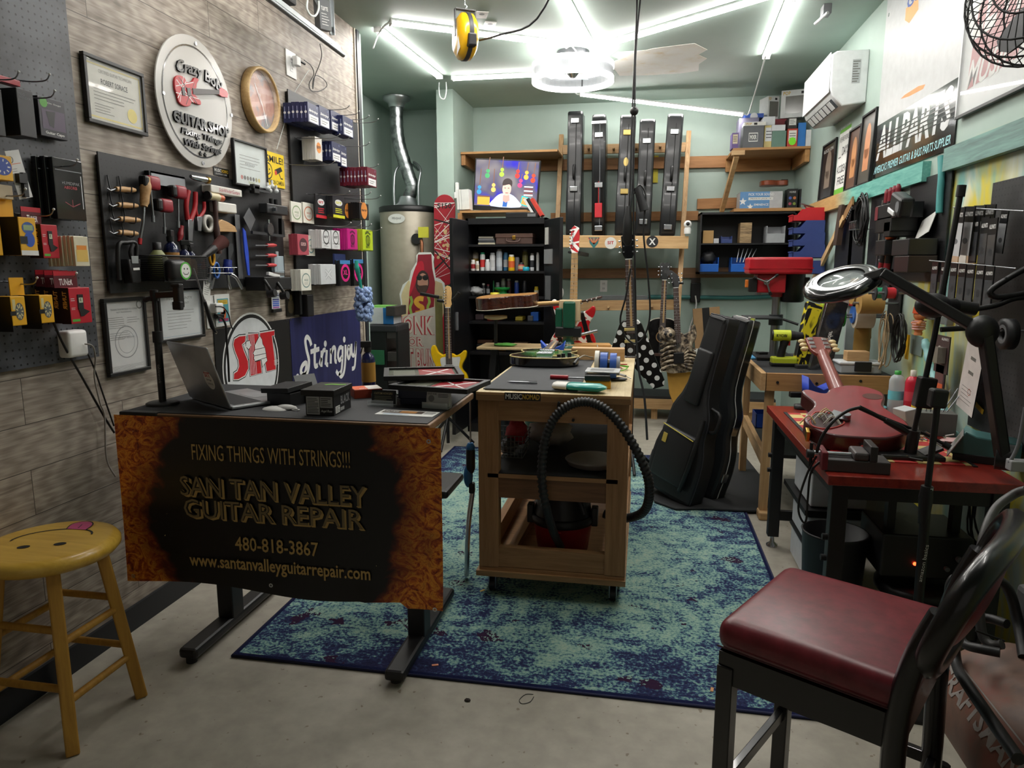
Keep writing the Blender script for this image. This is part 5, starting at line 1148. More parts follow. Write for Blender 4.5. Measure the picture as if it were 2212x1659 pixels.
part('button',PR([tuple(q(*p).xy) for p in ((262,579),(276,578),(277,583),(263,584))],.05,.052,PAPER),r)
T2=WL(530,628,.03);q2=lambda x,y:lp(T2,x,y);w=q2(600,600)[0]
k=thing('parts_bin','black plastic bin of winders and clips under tool board','bin',T2);part('tray',BX(0,.16,0,.07,0,.11,BLACK,.004).bx(.165,.30,.0,.065,0,.10,BLACKM,.004),k)
solo('string_cutter','white and chrome cutter lying in the black bin under tool board','cutter',MB().bar((0,0,0),(.08,-.015,.02),.02,.02,WHITE,bev=.003).bar((.03,.0,.01),(.11,-.005,.03),.016,.014,CHROME),T2@TRN((.12,.085,.06)))
for i,(x,y) in enumerate(((572,622),(600,627))):solo('string_winder',('black string winder drooping from middle of the bin','black string winder drooping from end of the bin')[i],'winder',TU([(0,.04,0),(.0,.01,.02),(.012,-.02,.03)],.008,BLACK,8,n=3).cyl((.012,-.03,.01),(.012,-.025,.05),.02,BLACKM,14),WL(x,y,.14))
T2,w,h=face([(593,554),(613,552),(615,617),(595,619)],.05);k=thing('clear_organizer','clear plastic compartment box hanging beside tool board','organizer',T2);part('case',BX(0,w,0,h,-.02,0,mat('#c6d4dc',.25,alpha=.6,var=0),.003),k);part('divider',BX(w*.3,w*.34,0,h,-.018,.001,mat('#aebcc6',.3)).bx(0,w,h*.5,h*.52,-.018,.001,mat('#aebcc6',.3)),k);part('hang_tab',BO((w/2,h+.01,-.01),(.025,.03,.004),CLEAR),k)
r,q=tl('feeler_tool','black feeler tool hanging at the tool board edge','gauge',606,500,.04);part('case',PR([tuple(q(*p).xy) for p in ((601,472),(606,478),(609,512),(602,512))],0,.02,BLACK),r)
T2,w,h=face([(432,602),(447,590),(455,640),(440,650)],.06);solo('price_tag','white printed slip hanging from the wire tool rack','tag',BX(0,w,0,h,0,.001,PAPER).lines(w*.15,w*.85,h*.2,h*.85,7,.0014,GR,.2),T2@rot(0,0,-12))
bm=thing('boom_rod','thin black boom rod slanting in front of the cartoon card','rod',at(on('X',-1.72,440,640)));o0=on('X',-1.72,440,640)
part('rod',TU([on('X',-1.72,418,580)-o0,on('X',-1.72,442,652)-o0],.0035,STEEL,6),bm);part('grip',TU([on('X',-1.72,442,652)-o0,on('X',-1.72,458,705)-o0,on('X',-1.72,465,718)-o0],[.007,.009,.005],BLACK,8),bm)
# ---------------------------------------------------------------- goods on the near pegboard
def box3(name,label,cat,tl_,br_,off,depth,m,draw=None,lside=None,group=None,header=None,dside=None):
 """carton hanging on the wall: front face between two photo corners at distance off, going back by depth"""
 T,w,h=wrect(*tl_,*br_,off);r=thing(name,label,cat,T,group);part('carton',BX(0,w,0,h,-depth,0,m,.002),r)
 if header:part('hang_card',BX(*[v*w for v in header[:2]],h,h+header[2],-depth,-depth+.003,header[3]),r)
 if draw:b=MB();draw(b,w,h);part('front_print',b,r)
 if dside:b=MB(fr((-.0006,0,-depth),(0,0,1),(0,1,0)));dside(b,depth,h);part('side_print',b,r)
 return r,T,w,h
PW=mat('#2c2c2e',.45)
box3('product_box','dark grey peg winder box hanging high on near pegboard','box',(34,188),(81,300),.13,.075,PW,lambda b,w,h:b.text('PEG',w*.12,h*.86,w*.35,h*.05,.0005,GREYM).text('WINDER',w*.12,h*.79,w*.7,h*.05,.0005,GREYM))
box3('product_box','black box beside the grey peg winder box, at the wall board edge','box',(-30,185),(14,296),.12,.075,BLACK)
box3('product_box','red foil package above the peg winder box','package',(-5,160),(45,188),.08,.03,mat('#a8202c',.35),lambda b,w,h:b.stroke([(w*.05,h*.1),(w*.6,h*.9)],.006,.0005,mat('#d4606a',.4)))
def capo(b,w,h):b.disc((w*.2,h*.86),w*.14,.0005,mat('#58a03c',.5)).text('On Stage',w*.34,h*.84,w*.5,h*.05,.0005,PAPER).rect(w*.1,w*.95,h*.2,h*.7,.0005,mat('#4a3a52',.4)).flat([(w*.25,h*.65),(w*.6,h*.68),(w*.5,h*.25),(w*.35,h*.3)],.0008,BLACK).text('Guitar Capo',w*.18,h*.06,w*.7,h*.09,.0005,PAPER,.02)
box3('product_box','purple and black guitar capo blister pack on near pegboard','package',(80,205),(147,305),.06,.03,mat('#201c26',.4),capo)
def tun1(b,w,h):b.disc((w*.55,h*.55),w*.42,.0005,mat('#28459c',.4),24,h*.36);[b.stroke([(w*.55+w*.22*cos(a),h*.55+h*.2*sin(a)),(w*.55+w*.34*cos(a),h*.55+h*.3*sin(a))],.004,.0008,PAPER) for a in [k*.7 for k in range(9)]]
box3('product_box','yellow box with blue round gadget at near pegboard edge','package',(-25,330),(30,392),.09,.05,mat('#e0a81a',.45),tun1,header=(0,1,.05,mat('#e0a81a',.45)))
box3('product_box','folded tan and white pack under the blue gadget box','package',(-15,396),(30,432),.08,.04,mat('#b9a98c',.5))
def card(b,w,h):b.rect(w*.05,w*.85,h*.72,h*.735,.0005,mat('#d08060',.5)).ring((w*.2,h*.82),.008,.011,.0005,GR,12).box((w*.55,h*.28,.006),(.016,.075,.012),BLACK,r=(0,0,-14)).box((w*.42,h*.42,.008),(.03,.028,.016),BLACK,r=(0,0,-14)).lines(w*.1,w*.5,h*.5,h*.65,3,.0005,GR,.15).lines(w*.2,w*.5,h*.15,h*.35,3,.0005,GR,.15)
T,w,h=face([(28,328),(52,330),(82,432),(46,435)],.08);solo('carded_tool','white carded black peg tool tilted on near pegboard','package',card(BX(0,w,0,h,-.001,0,mat('#d2d2d0',.4)),w,h) if False else BX(0,w,0,h,-.001,0,mat('#d2d2d0',.4)),T@rot(0,0,14));b=MB();card(b,w,h);part('print',b,bpy.data.objects[[o.name for o in bpy.data.objects if o.name.startswith('carded_tool')][0]])
HUM=mat('#17181a',.2,coat=.3)
def hum(b,w,h):b.text('HUMIDIPAK',w*.25,h*.58,w*.6,h*.05,.0006,mat('#8c8c8c',.5)).text('ABSORB',w*.3,h*.51,w*.45,h*.05,.0006,mat('#a8323a',.5),.02);[b.stroke([(w*.55,h*.22),(w*.55+w*.32*cos(a),h*.22+h*.12*sin(a))],.003,.0006,mat('#8f3a40',.5)) for a in (.6,1.57,2.5)];b.rect(w*.05,w*.95,h*.80,h*.815,.0006,mat('#85888c',.3)).rect(w*.9,w*.93,h*.2,h*.75,.0006,mat('#c9ccd0',.2))
stack('humidity_pouch','pouch','front black humidity pouch with red print by tool board','black glossy pouch behind the humidity pouch front','black humidity pouches',(112,338),(188,478),.09,3,.02,HUM,hum,sk=.012)
YLB,YBK=mat('#e3a914',.45),mat('#141416',.4)
def nums(b,w,h):b.disc((w*.52,h*.72),w*.36,.0005,mat('#3a5a9c',.4),20,h*.16).rect(w*.25,w*.8,h*.66,h*.8,.0008,mat('#93a77a',.4)).disc((w*.55,h*.42),w*.3,.0006,mat('#2f55b0',.4),20,h*.2).rect(0,w*.42,h*.3,h*.5,.0009,YBK).rect(0,w,0,h*.13,.0006,PAPER)
box3('product_box','yellow number-one tuner box with blue dial on near pegboard','tuner box',(38,468),(84,552),.13,.08,YLB,nums,header=(0,1,.07,YLB),dside=lambda b,d,h:b.rect(0,d*.98,0,h,.0003,YBK))
box3('product_box','yellow tuner box at near pegboard edge behind the number-one box','tuner box',(-25,468),(8,552),.11,.08,YLB,None,header=(0,1,.07,YLB))
REDB=mat('#bb2030',.4)
def tuner(b,w,h):b.box((w*.5,h*.6,.001),(w*.26,h*.42,.002),BLACK).rect(w*.42,w*.6,h*.58,h*.72,.0025,mat('#c9d6b8',.4)).text('E',w*.46,h*.62,w*.08,h*.08,.0028,INK,.02).flat([(w*.4,h*.4),(w*.65,h*.4),(w*.9,h*.32),(w*.6,h*.2),(w*.45,h*.2)],.0022,BLACK).rect(w*.06,w*.42,h*.06,h*.13,.0006,mat('#5aae3c',.5)).lines(w*.06,w*.25,h*.62,h*.72,2,.0006,PAPER,.3).lines(w*.06,w*.25,h*.38,h*.46,2,.0006,PAPER,.3)
def tside(b,d,h):b.rect(0,d,0,h,.0003,mat('#22090c',.4));vs_,f_=_text_mesh('TUNER',.03,0);b.add([(d*.75-y*d*.45,h*.9-x*h*.5,.0008) for x,y in vs_],f_,mat('#d9a860',.5))
def theader(T,w,h,d,r):part('header_card',BX(-.02,w*.85,h,h+.055,-d,-d+.002,mat('#5a1420',.4)).rect(-.02,w*.85,h+.04,h+.055,-d+.0025,REDB).text('TUNER',.0,h+.008,w*.62,.022,-d+.0025,WHITE,.03),r)
r,T,w,h=box3('product_box','red tuner box beside the yellow tuner box, upper row','tuner box',(87,484),(130,558),.11,.05,REDB,tuner,dside=tside);theader(T,w,h,.05,r)
r,T,w,h=box3('product_box','front red tuner box of the lower row above white charger','tuner box',(147,622),(200,696),.15,.035,REDB,tuner,dside=tside,group='red tuner boxes in the lower row');theader(T,w,h,.035,r)
for i in range(1,5):dup(r,T@TRN((.0,.002*i,-.034*i)),'red tuner box behind the front one, lower row','red tuner boxes behind the front one')
def caseh(b,w,h):b.disc((w*.55,h*.48),w*.3,.0005,mat('#5b6062',.4),20,h*.3);[b.stroke([(w*.55+w*.12*cos(a),h*.48+h*.12*sin(a)),(w*.55+w*.24*cos(a),h*.48+h*.26*sin(a))],.0035,.0008,mat('#d9cf9a',.5)) for a in [k*.7 for k in range(9)]];b.rect(-w*.1,w*.3,h*.35,h*.5,.0009,YBK).rect(w*.1,w*.3,h*.55,h*.9,.0005,mat('#cbbf8a',.5))
r,T,w,h=box3('product_box','front yellow and black humidifier box, lowest row of near pegboard','humidifier box',(84,638),(119,696),.16,.075,YLB,caseh,header=(-.6,.4,.055,YLB),dside=lambda b,d,h:b.rect(0,d,-.018,h,.0003,YBK),group='yellow humidifier boxes in the lowest row')
for i in range(1,3):dup(r,T@TRN((-.105*i,-.0,.0)),('second yellow humidifier box along the lowest row','yellow humidifier box cut by the photo edge, lowest row')[i-1],'yellow humidifier boxes in the lowest row')
def picks(b,w,h):b.rect(w*.1,w*.9,h*.15,h*.55,.0005,mat('#d9b45a',.5)).rect(w*.15,w*.85,h*.55,h*.7,.0005,mat('#e08a2c',.5))
stack('pick_pouch','pouch','front clear pouch of gold picks next to humidity pouch','clear pick pouch behind the front one by near pegboard','clear pick pouches',(158,510),(195,575),.14,7,.012,mat('#d9d2b8',.2),picks,sk=.004)
T,w,h=face([(165,690),(198,690),(208,757),(190,762)],.01);solo('carded_goods','black card with guitar photo hanging behind the white charger','package',BX(0,w,0,h,0,.003,BLACK).rect(w*.1,w*.9,h*.35,h*.95,.0034,mat('#6a5a4a',.5)).rect(w*.6,w*.9,h*.05,h*.3,.0034,mat('#a08a5a',.5)),T)
for p,n_ in (((107,160),'above the capo pack'),((40,155),'above the red foil package'),((118,196),'holding the capo pack'),((116,452),'above the red tuner box'),((167,345),'holding the humidity pouch'),((55,408),'under the white tool card'),((80,600),'holding the yellow humidifier box'),((165,590),'above the red tuner row')):
 hook(*p,0,.13,'wire hooks on the near pegboard','black wire hook '+n_+', near pegboard')
# ================================================================ guitars
STRAT=[(-.01,0),(.08,.005),(.145,.05),(.165,.12),(.15,.18),(.115,.225),(.118,.27),(.15,.33),(.155,.375),(.135,.39),(.105,.365),(.06,.345),(.03,.36),(-.03,.36),(-.06,.35),(-.10,.375),(-.125,.425),(-.15,.43),(-.165,.39),(-.155,.32),(-.125,.25),(-.128,.2),(-.16,.14),(-.155,.06),(-.09,.005)]
LP=[(0,0),(.10,.012),(.16,.08),(.162,.15),(.125,.225),(.118,.27),(.14,.33),(.145,.37),(.12,.385),(.085,.36),(.06,.36),(.04,.40),(-.03,.44),(-.09,.43),(-.135,.385),(-.135,.33),(-.115,.265),(-.13,.215),(-.163,.14),(-.155,.07),(-.09,.01)]
ACOU=[(0,0),(.11,.012),(.185,.08),(.195,.16),(.165,.24),(.125,.30),(.128,.36),(.142,.42),(.125,.47),(.07,.50),(0,.505),(-.07,.50),(-.125,.47),(-.142,.42),(-.128,.36),(-.125,.30),(-.165,.24),(-.195,.16),(-.185,.08),(-.11,.012)]
VEE=[(.0,.17),(.14,.0),(.21,.02),(.215,.06),(.075,.44),(.05,.47),(-.05,.47),(-.075,.44),(-.215,.06),(-.21,.02),(-.14,.0)]
H6=[(-.022,0),(.022,0),(.032,.03),(.025,.06),(.03,.12),(.022,.175),(-.01,.19),(-.03,.17),(-.034,.03)]
H33=[(-.022,0),(.022,0),(.04,.04),(.046,.15),(.02,.165),(0,.155),(-.02,.165),(-.046,.15),(-.04,.04)]
ROSE,MAPLE,WIRE=wood('#4a2f26','#33201a',axis='Y'),wood('#dcb478','#c1955a',axis='Y'),mat('#d2d4d6',.3,.8)
sp2=lambda pts,n=4:[tuple(v.xy) for v in smooth_path([(*p,0) for p in pts],n,True)]
def guitar(T,label,body,th,bm,side,scale=1.,neck=(.36,.76),head=H6,hm=MAPLE,fb=ROSE,nm=MAPLE,guard=None,bind=None,hum=1,smooth=True,pick=(.10,.2,.29),flip=1,name='electric_guitar',sound=None,knobs=True):
 r=thing(name,label,'guitar',T@Matrix.Scale(scale,4));o=sp2([(x*flip,y) for x,y in body]) if smooth else [(x*flip,y) for x,y in body]
 b_=part('body',PR(o,-th,0,bm,side,.006),r)
 if bind:part('binding',TU([(x*.995,y,-.003) for x,y in o],.0035,bind,6,closed=True),b_)
 y0,y1=neck
 part('neck',TU([(0,y0-.04,-.012),(0,y1,-.010)],[.024,.020],nm,12,flat=.7),r)
 fbp=part('fretboard',PR([(-.028,y0-.09),(.028,y0-.09),(.022,y1),(-.022,y1)],-.002,.006,fb),r)
 k=MB();L=(y1-(y0-.09))/.72
 for i in range(1,22):
  y=y1-L*(1-2**(-i/12));w=.0225+.006*(y1-y)/(y1-y0)
  k.bx(-w,w,y-.0011,y+.0011,.006,.0075,WIRE)
 part('frets',k,fbp);k=MB()
 for i in (3,5,7,9,15):y=y1-L*(1-(2**(-i/12)+2**(-(i-1)/12))/2);k.disc((0,y),.0045,.0066,PAPER if fb is ROSE else INK,10)
 for x in (-.01,.01):y=y1-L*.5-.0;k.disc((x,y+.012),.0045,.0066,PAPER if fb is ROSE else INK,10)
 part('inlays',k,fbp);part('nut',BX(-.022,.022,y1,y1+.005,0,.009,PAPER),r)
 hd=part('headstock',MB(TRN((0,y1+.004,-.004))@rot(-9,0,0)).prism([(x*flip,y) for x,y in head],-.014,0,hm,bev=.002),r)
 for i in range(6):
  if head is H6:c=(-.036*flip,.035+.024*i);cy=(-.018*flip,.035+.024*i)
  else:c=((-.056 if i<3 else .056),.045+.038*(i%3));cy=((-.03 if i<3 else .03),.045+.038*(i%3))
  part('tuner',MB(TRN((0,y1+.004,-.006))@rot(-9,0,0)).cyl((*cy,-.012),(*cy,.012),.005,CHROME,8).sph((c[0],c[1],-.008),(.010,.007,.006),CHROME,8,5),hd)
 if guard:part('pickguard',PR(sp2([(x*flip,y) for x,y in guard[0]]),0,.002,guard[1]),b_)
 for y in pick[1:] if hum else ():part('pickup',BO((0,y,.004),(.085,.036 if hum==1 else .02,.012),hum if not isinstance(hum,int) else CHROME,bev=.003),r)
 if not sound:part('bridge',BO((0,pick[0],.005),(.085,.022,.014),CHROME,bev=.003),r)
 else:part('bridge',BO((0,pick[0],.005),(.15,.028,.010),sound,bev=.003),r);part('sound_hole',MB().disc((0,.33),.05,.0008,BLACKM,28).ring((0,.33),.05,.058,.0009,mat('#8a6a44',.5)),b_)
 k=MB()
 for i in range(6):x=-.0155+.0062*i;k.tube([(x*1.5,pick[0],.013),(x,y1,.0095)],.0007,WIRE,4)
 part('strings',k,r)
 if knobs:
  for c in ((.105*flip,.09),(.085*flip,.05),(.135*flip,.13)):part('knob',CY((*c,0),(*c,.014),.011,BLACK,12),r)
 return r
def stand_up(px_bot,px_top,Y,length,roll=0,lean=8,yaw=-6):
 """frame of a standing instrument from the photo pixels of its lower end and headstock tip"""
 a,b=on('Y',Y,*px_bot),on('Y',Y,*px_top);u=(b-a);s=u.length/length
 return fr(a,u.cross(V((sin(radians(yaw)),1,0)))*1,u),s
def gp(px_bot,px_top,Y,length,yaw=0):
 a,b=on('Y',Y,*px_bot),on('Y',Y,*px_top);u=(b-a);s=u.length/length;u.normalize()
 n=V((sin(radians(yaw)),-1,.12));x=u.cross(n).normalized()
 return fr(a,x,u),s
YG=mat('#f2c40c',.2,coat=.5)
T,s=gp((972,852),(966,617),5.42,.95)
guitar(T,'yellow electric guitar with white pickguard on a stand by the desk',STRAT,.042,YG,YG,s,guard=([(.0,.12),(.08,.06),(.12,.12),(.10,.2),(.09,.26),(.10,.33),(.05,.33),(-.05,.33),(-.08,.30),(-.05,.2)],WHITE),hum=2,pick=(.09,.18,.25),flip=1)
T0=at(on('Y',5.48,962,640));k=thing('guitar_stand','black boom guitar hanger stand holding the yellow guitar','stand',T0);o0=T0.translation;o_=lambda x,y,Y=5.48:on('Y',Y,x,y)-o0
part('yoke',TU([o_(945,648),o_(955,650),o_(978,648),o_(992,632)],.014,BLACK,8,n=3),k);part('boom',MB().bar(o_(908,634),o_(948,642),.03,.025,BLACK,bev=.006),k);part('post',CY(o_(962,650,5.52),(o_(962,650,5.52).x,.06,-o0.z+.03),.014,BLACK,12),k)
for a in (30,150,270):c,sn=cos(radians(a)),sin(radians(a));p=o_(962,650,5.52);part('leg',TU([(p.x,.06,-o0.z+.25),(p.x+.22*c,.06+.22*sn,-o0.z+.012)],.012,BLACK,8),k)
solo('guitar_strap','olive green strap hanging from the guitar stand','strap',MB().bar((0,0,0),(.01,0,-.85),.06,.004,mat('#6d6a3c',.8),upv=(0,1,0)),at(on('Y',5.55,947,640)))
solo('red_flag','red cloth pennant hanging behind the yellow guitar neck','flag',PR([(.02,0),(.045,-.5),(.0,-.66),(-.075,-.6),(-.02,-.15)],0,.004,mat('#c01a38',.7)),fr(on('Y',5.56,960,650),(1,0,0),(0,0,1)))
T,s=gp((1236,778),(1243,487),5.62,.95)
def m_stripes():
 t=NT('crossed stripes');v=t.map((1,1,1));fs=None
 for sc,ro,th in ((9,.5,.16),(7,-.8,.15),(11,1.35,.13),(6,2.1,.12)):
  w=t.xyz(t.map((sc,sc,sc),(0,0,ro)))[0];m_=t.math('LESS_THAN',t.math('FRACT',w),th);fs=m_ if fs is None else t.math('MAXIMUM',fs,m_)
 fb=t.math('LESS_THAN',t.math('FRACT',t.xyz(t.map((5,5,5),(0,0,-.3),(.3,0,0)))[0]),.16)
 return t.done(t.mix(fb,t.mix(fs,'#b5161e','#e8e6e2'),'#0d0d0e'),.3)
STR=m_stripes()
guitar(T,'red guitar with white and black stripes hanging behind the green vise',STRAT,.042,STR,STR,s,fb=MAPLE,hm=STR,hum=1,pick=(.09,.16,.16))
T,s=gp((1366,842),(1356,497),5.0,1.06)
tD=NT('polka dots');o=tD.xyz(tD.map((16,16,16),(0,0,.6)));fx=tD.math('SUBTRACT',tD.math('FRACT',o[0]),.5);fy=tD.math('SUBTRACT',tD.math('FRACT',o[1]),.5)
dm=tD.math('LESS_THAN',tD.math('ADD',tD.math('MULTIPLY',fx,fx),tD.math('MULTIPLY',fy,fy)),.075);POLKA=tD.done(tD.mix(dm,'#0c0c0d','#efefec'),.25)
guitar(T,'black V-shaped guitar with white polka dots behind the cart',VEE,.042,POLKA,POLKA,s,neck=(.47,.87),head=H33,hm=BLACKG,hum=mat('#d9c27a',.4),smooth=False,pick=(.22,.33,.41),knobs=False)
T,s=gp((1427,802),(1437,568),6.75,1.02)
guitar(T,'black acoustic guitar with pale binding on the back rack',ACOU,.09,BLACKG,BLACK,s,neck=(.505,.86),head=H33,hm=BLACKG,bind=mat('#c9c4b0',.5),hum=0,pick=(.16,),sound=ROSE,name='acoustic_guitar',knobs=False)
BONE=NT('sculpted bone');BONE=BONE.done(BONE.ramp(BONE.noise(22,5,None,.5),[(.40,'#2b2520'),(.52,'#8a7a66'),(.66,'#c9bba2')]),.5,BONE.noise(30,3),.5,.004)
T,s=gp((1467,806),(1458,570),6.35,.97)
r=guitar(T,'carved skeleton-bodied guitar next to the black acoustic guitar',STRAT,.05,BONE,BONE,s,head=[(-.024,0),(.024,0),(.04,.05),(.03,.10),(-.03,.155),(-.09,.16),(-.10,.14),(-.05,.11),(-.03,.06)],hm=BLACK,hum=0,knobs=False,nm=ROSE)
b=MB().sph((-.085,.36,.03),(.065,.06,.05),BONE,18,10).sph((-.105,.365,.07),(.016,.018,.012),BLACKM,8,6).sph((-.065,.355,.075),(.016,.018,.012),BLACKM,8,6).box((-.07,.31,.05),(.06,.03,.03),BONE,bev=.012);part('skull',b,r)
b=MB();random.seed(3)
for i in range(6):y=.05+.042*i;b.tube([(-.02,y+.03,.02),(-.09,y+.025,.035),(-.145+.004*i,y+.0,.02),(-.15,y-.01,-.01)],.012,BONE,8,n=3)
for i in range(7):y=.03+.03*i;b.tube([(.02,.08+.01*i,.02),(.08,y+.02,.035),(.15,y-.0,.02)],.009,BONE,8,n=3)
part('ribs',b,r);part('arm_bones',TU([(.10,.2,.03),(.12,.3,.035),(.13,.42,.02)],.016,BONE,8,n=3).tube([(.11,.25,.03),(.15,.33,.03),(.14,.43,.02)],.012,BONE,8,n=3),r);part('bridge_plate',BO((0,.14,.03),(.09,.10,.03),BLACK,bev=.006),r)
def hanger(x,y,Y,Yw,label):a=on('Y',Y,x,y);return solo('guitar_hanger',label,'hanger',MB().bar((0,.045,0),(0,Yw-Y,.0),.03,.03,BLACK).tube([(-.04,-.03,0),(-.035,.03,0),(.035,.03,0),(.04,-.03,0)],.009,BLACK,8,n=2),at(a))
hanger(1437,600,6.75,7.46,'black wall hanger holding the black acoustic guitar');hanger(1464,612,6.35,7.46,'long black hanger holding the skeleton guitar');hanger(1241,545,5.62,6.87,'black hanger arm holding the striped guitar neck')
p=on('Y',5.07,1368,760);k=thing('guitar_stand','black tripod stand holding the polka dot guitar','stand',at((p.x,5.09,0)));part('post',CY((0,0,.03),(0,0,p.z),.014,BLACK,10),k);part('cradle',MB().bar((-.1,-.0,p.z),(.1,0,p.z),.03,.03,BLACKM),k)
for a in (40,160,280):part('leg',TU([(0,0,.2),(.2*cos(radians(a)),.2*sin(radians(a)),.025)],.011,BLACK,8),k)
solo('suede_hide','tan yellow suede apron hanging under the skeleton guitar','apron',PR([(-.10,0),(.12,0),(.10,-.16),(.05,-.26),(-.03,-.30),(-.07,-.2)],-.02,.0,mat('#b98d3d',.9),bev=.008),fr(on('Y',6.4,1465,803),(1,0,0),(0,0,1)))

# ================================================================ back wall: ledgers, shelves, case rack
def onb(x,y,o=.0):return on('Y',YB-o,x,y)
def beam(name,label,cat,p,q,w,h,m,Y,group=None):
 a,b=on('Y',Y,*p),on('Y',Y,*q);return solo(name,label,cat,MB().bar(a-a,b-a,w,h,m),at(a),group)
beam('ledger_board','long wooden ledger board across the back wall behind cases','board',(1150,358),(1722,346),.04,.11,wood('#a87848','#86592f'),YB-.021)
beam('ledger_board','short brown board on back wall behind the shelf brace','board',(1506,441),(1600,438),.04,.10,wood('#a87848','#86592f'),YB-.021)
beam('ledger_board','low pine beam on back wall above the wall outlet','board',(1215,591),(1700,588),.04,.10,wood('#8f6a48','#6f4d30'),YB-.021)
beam('ledger_board','pine beam crossing just under the case bottoms','board',(1190,470),(1508,466),.04,.09,wood('#a87848','#86592f'),YB-.021)
r=thing('case_rack','pine rack holding five upright guitar cases','rack',at(on('Y',6.95,1335,522)));o0=on('Y',6.95,1335,522)
def rb(p,q,Y0,Y1,w,h,nm,m=PINE,up_=(0,0,1)):part(nm,MB().bar(on('Y',Y0,*p)-o0,on('Y',Y1,*q)-o0,w,h,m,upv=up_,bev=.003),r)
rb((1185,521),(1487,524),6.90,6.90,.04,.115,'front_board',wood('#d9b583','#b98f5b'))
bd=r.children[0]
for x,y,c,s_ in ((1283,523,'#2a6a6a',None),(1319,525,'#dddad2','SIT'),(1409,522,'#1b1c1e','X')):
 T=fr(on('Y',6.878,x,y)-o0,(1,0,0),(0,0,1));k=MB(T).disc((0,0),.055,0,mat(c,.5),28)
 if s_:k.text(s_,-.03,-.012 if s_=='SIT' else -.03,.06,.03 if s_=='SIT' else .06,.0006,RED if s_=='SIT' else WHITE,.03)
 else:
  k=MB(T).prism([(-.05,.045),(.05,.045),(.04,-.01),(0,-.06),(-.04,-.01)],0,.0006,mat(c,.5))
  for a in range(-3,4):k.stroke([(0,-.02),(.018*a,.04)],.006,.001,mat(('#d9a05a','#c0452f')[a%2],.5))
 part('round_sticker',k,bd)
for p,q in (((1213,292),(1195,700)),((1488,284),(1463,700))):rb(p,q,7.42,6.94,.045,.045,'post',PINEZ,(0,1,0))
for p,q in (((1197,680),(1197,830)),((1462,680),(1462,830))):rb(p,q,6.98,6.98,.04,.045,'post',PINEZ,(0,1,0))
rb((1212,324),(1487,318),7.38,7.38,.03,.09,'peg_rail');rb((1205,661),(1463,658),7.15,7.15,.03,.10,'peg_rail');rb((1205,527),(1480,527),7.12,7.12,.36,.02,'shelf_board')
for x,y in ((1272,324),(1326,324),(1375,323),(1426,320)):a=on('Y',7.37,x,y)-o0;part('peg',CY(a,a+V((0,-.09,.01)),.012,PINE,10),r)
for x,y in ((1315,664),(1362,663),(1407,662)):a=on('Y',7.14,x,y)-o0;part('peg',CY(a,a+V((0,-.09,.01)),.012,PINE,10),r)
CASE=mat('#232527',.32,coat=.15);GOLDM=mat('#c0a867',.35,.8)
def case(xt,yt,xb,label,hard=False,latches=(),hy=None,lm=CHROME,tagc=None,disc=None,w=.145):
 bot=on('Y',6.99,xb,509);top=on('Y',7.18,xt,yt);u=(top-bot);H=u.length
 T=fr(bot,V((0,1,0)),u)  # local X = depth, Y = up, Z = across
 if hard:O=[(-.03,0),(.30,0),(.30,H*.93),(.24,H),(-.01,H),(-.03,H*.96)]
 else:O=sp2([(.03,0),(.20,-.0),(.31,.03),(.34,.16),(.30,.32),(.24,H*.42),(.22,H*.6),(.21,H*.97),(.18,H),(.03,H),(.0,H*.97),(.0,H*.62),(-.005,H*.45),(-.03,H*.36),(-.05,H*.2),(-.03,.06),(-.01,.0)],3)
 r=thing('guitar_case',label,'guitar case',T);part('shell',PR(O,-w/2,w/2,CASE,bev=.02),r)
 def fx(y):return -.034 if hard else (-.002 if y>.5*H else -.03-.02*sin(pi*min(1,y/(.45*H))))
 part('seam',TU([(fx(H*k/14),H*k/14,.01) for k in range(1,14)],.004,GREYM if hard else BLACKM,6),r)
 for y in latches:part('latch',BO((fx(y*H)-.004,y*H,.0),(.02,.05,.075),lm,bev=.006),r)
 if hy:x=fx(hy*H);part('handle',TU([(x,hy*H+.06,0),(x-.05,hy*H+.05,0),(x-.06,hy*H,0),(x-.05,hy*H-.05,0),(x,hy*H-.06,0)],.012,BLACK,8,n=3),r)
 if hard:part('metal_corner',BX(-.036,.05,H*.92,H*.945,-w/2-.003,w/2+.003,CHROME,.002),r)
 if disc:part('oval_sticker',MB(fr((fx(disc*H)-.006,disc*H,0),(0,0,-1),(0,1,0))).disc((0,0),.022,.003,GOLDM,20,.04),r)
 if tagc:part('luggage_tag',BX(-.06,-.05,H*.15,H*.27,-.035,.035,mat(tagc,.5),.004).tube([(-.05,H*.27,0),(-.045,H*.38,0),(-.04,H*.45,0)],.004,RED,6),r)
case(1247,254,1238,'tall black guitar case at the post end of the rack',latches=(.93,.38),hy=.52)
case(1297,260,1293,'black flat-topped guitar case with red luggage tag',True,(.83,.42,.06),None,tagc='#c4202c',w=.13)
case(1358,262,1344,'black guitar case with gold latches and oval gold sticker',latches=(.86,.37),hy=.52,lm=GOLDM,disc=.62)
case(1399,271,1388,'black guitar case half behind the hanging black tripod mic',latches=(.82,.12),hy=.5)
case(1458,260,1441,'black guitar case at the security camera end of rack',latches=(.86,.39,.07),hy=.52)
solo('neon_sign','yellow tin sign on the back wall behind a black case','sign',BX(-.09,.09,-.13,.13,-.002,.002,mat('#d3c63a',.5)),fr(onb(1402,366,.01),(1,0,0),(0,0,1)))
k=thing('security_camera','white pan camera standing on the end of the case rack','camera',at(on('Y',6.86,1480,505)+V((.02,0,0))));part('base',LA([(.03,0),(.032,.04),(.026,.055)],WHITE,18),k);part('head',MB().sph((0,0,.085),.036,WHITE,16,10),k);part('lens',MB().sph((0,-.03,.088),(.018,.012,.018),BLACK,12,8),k)
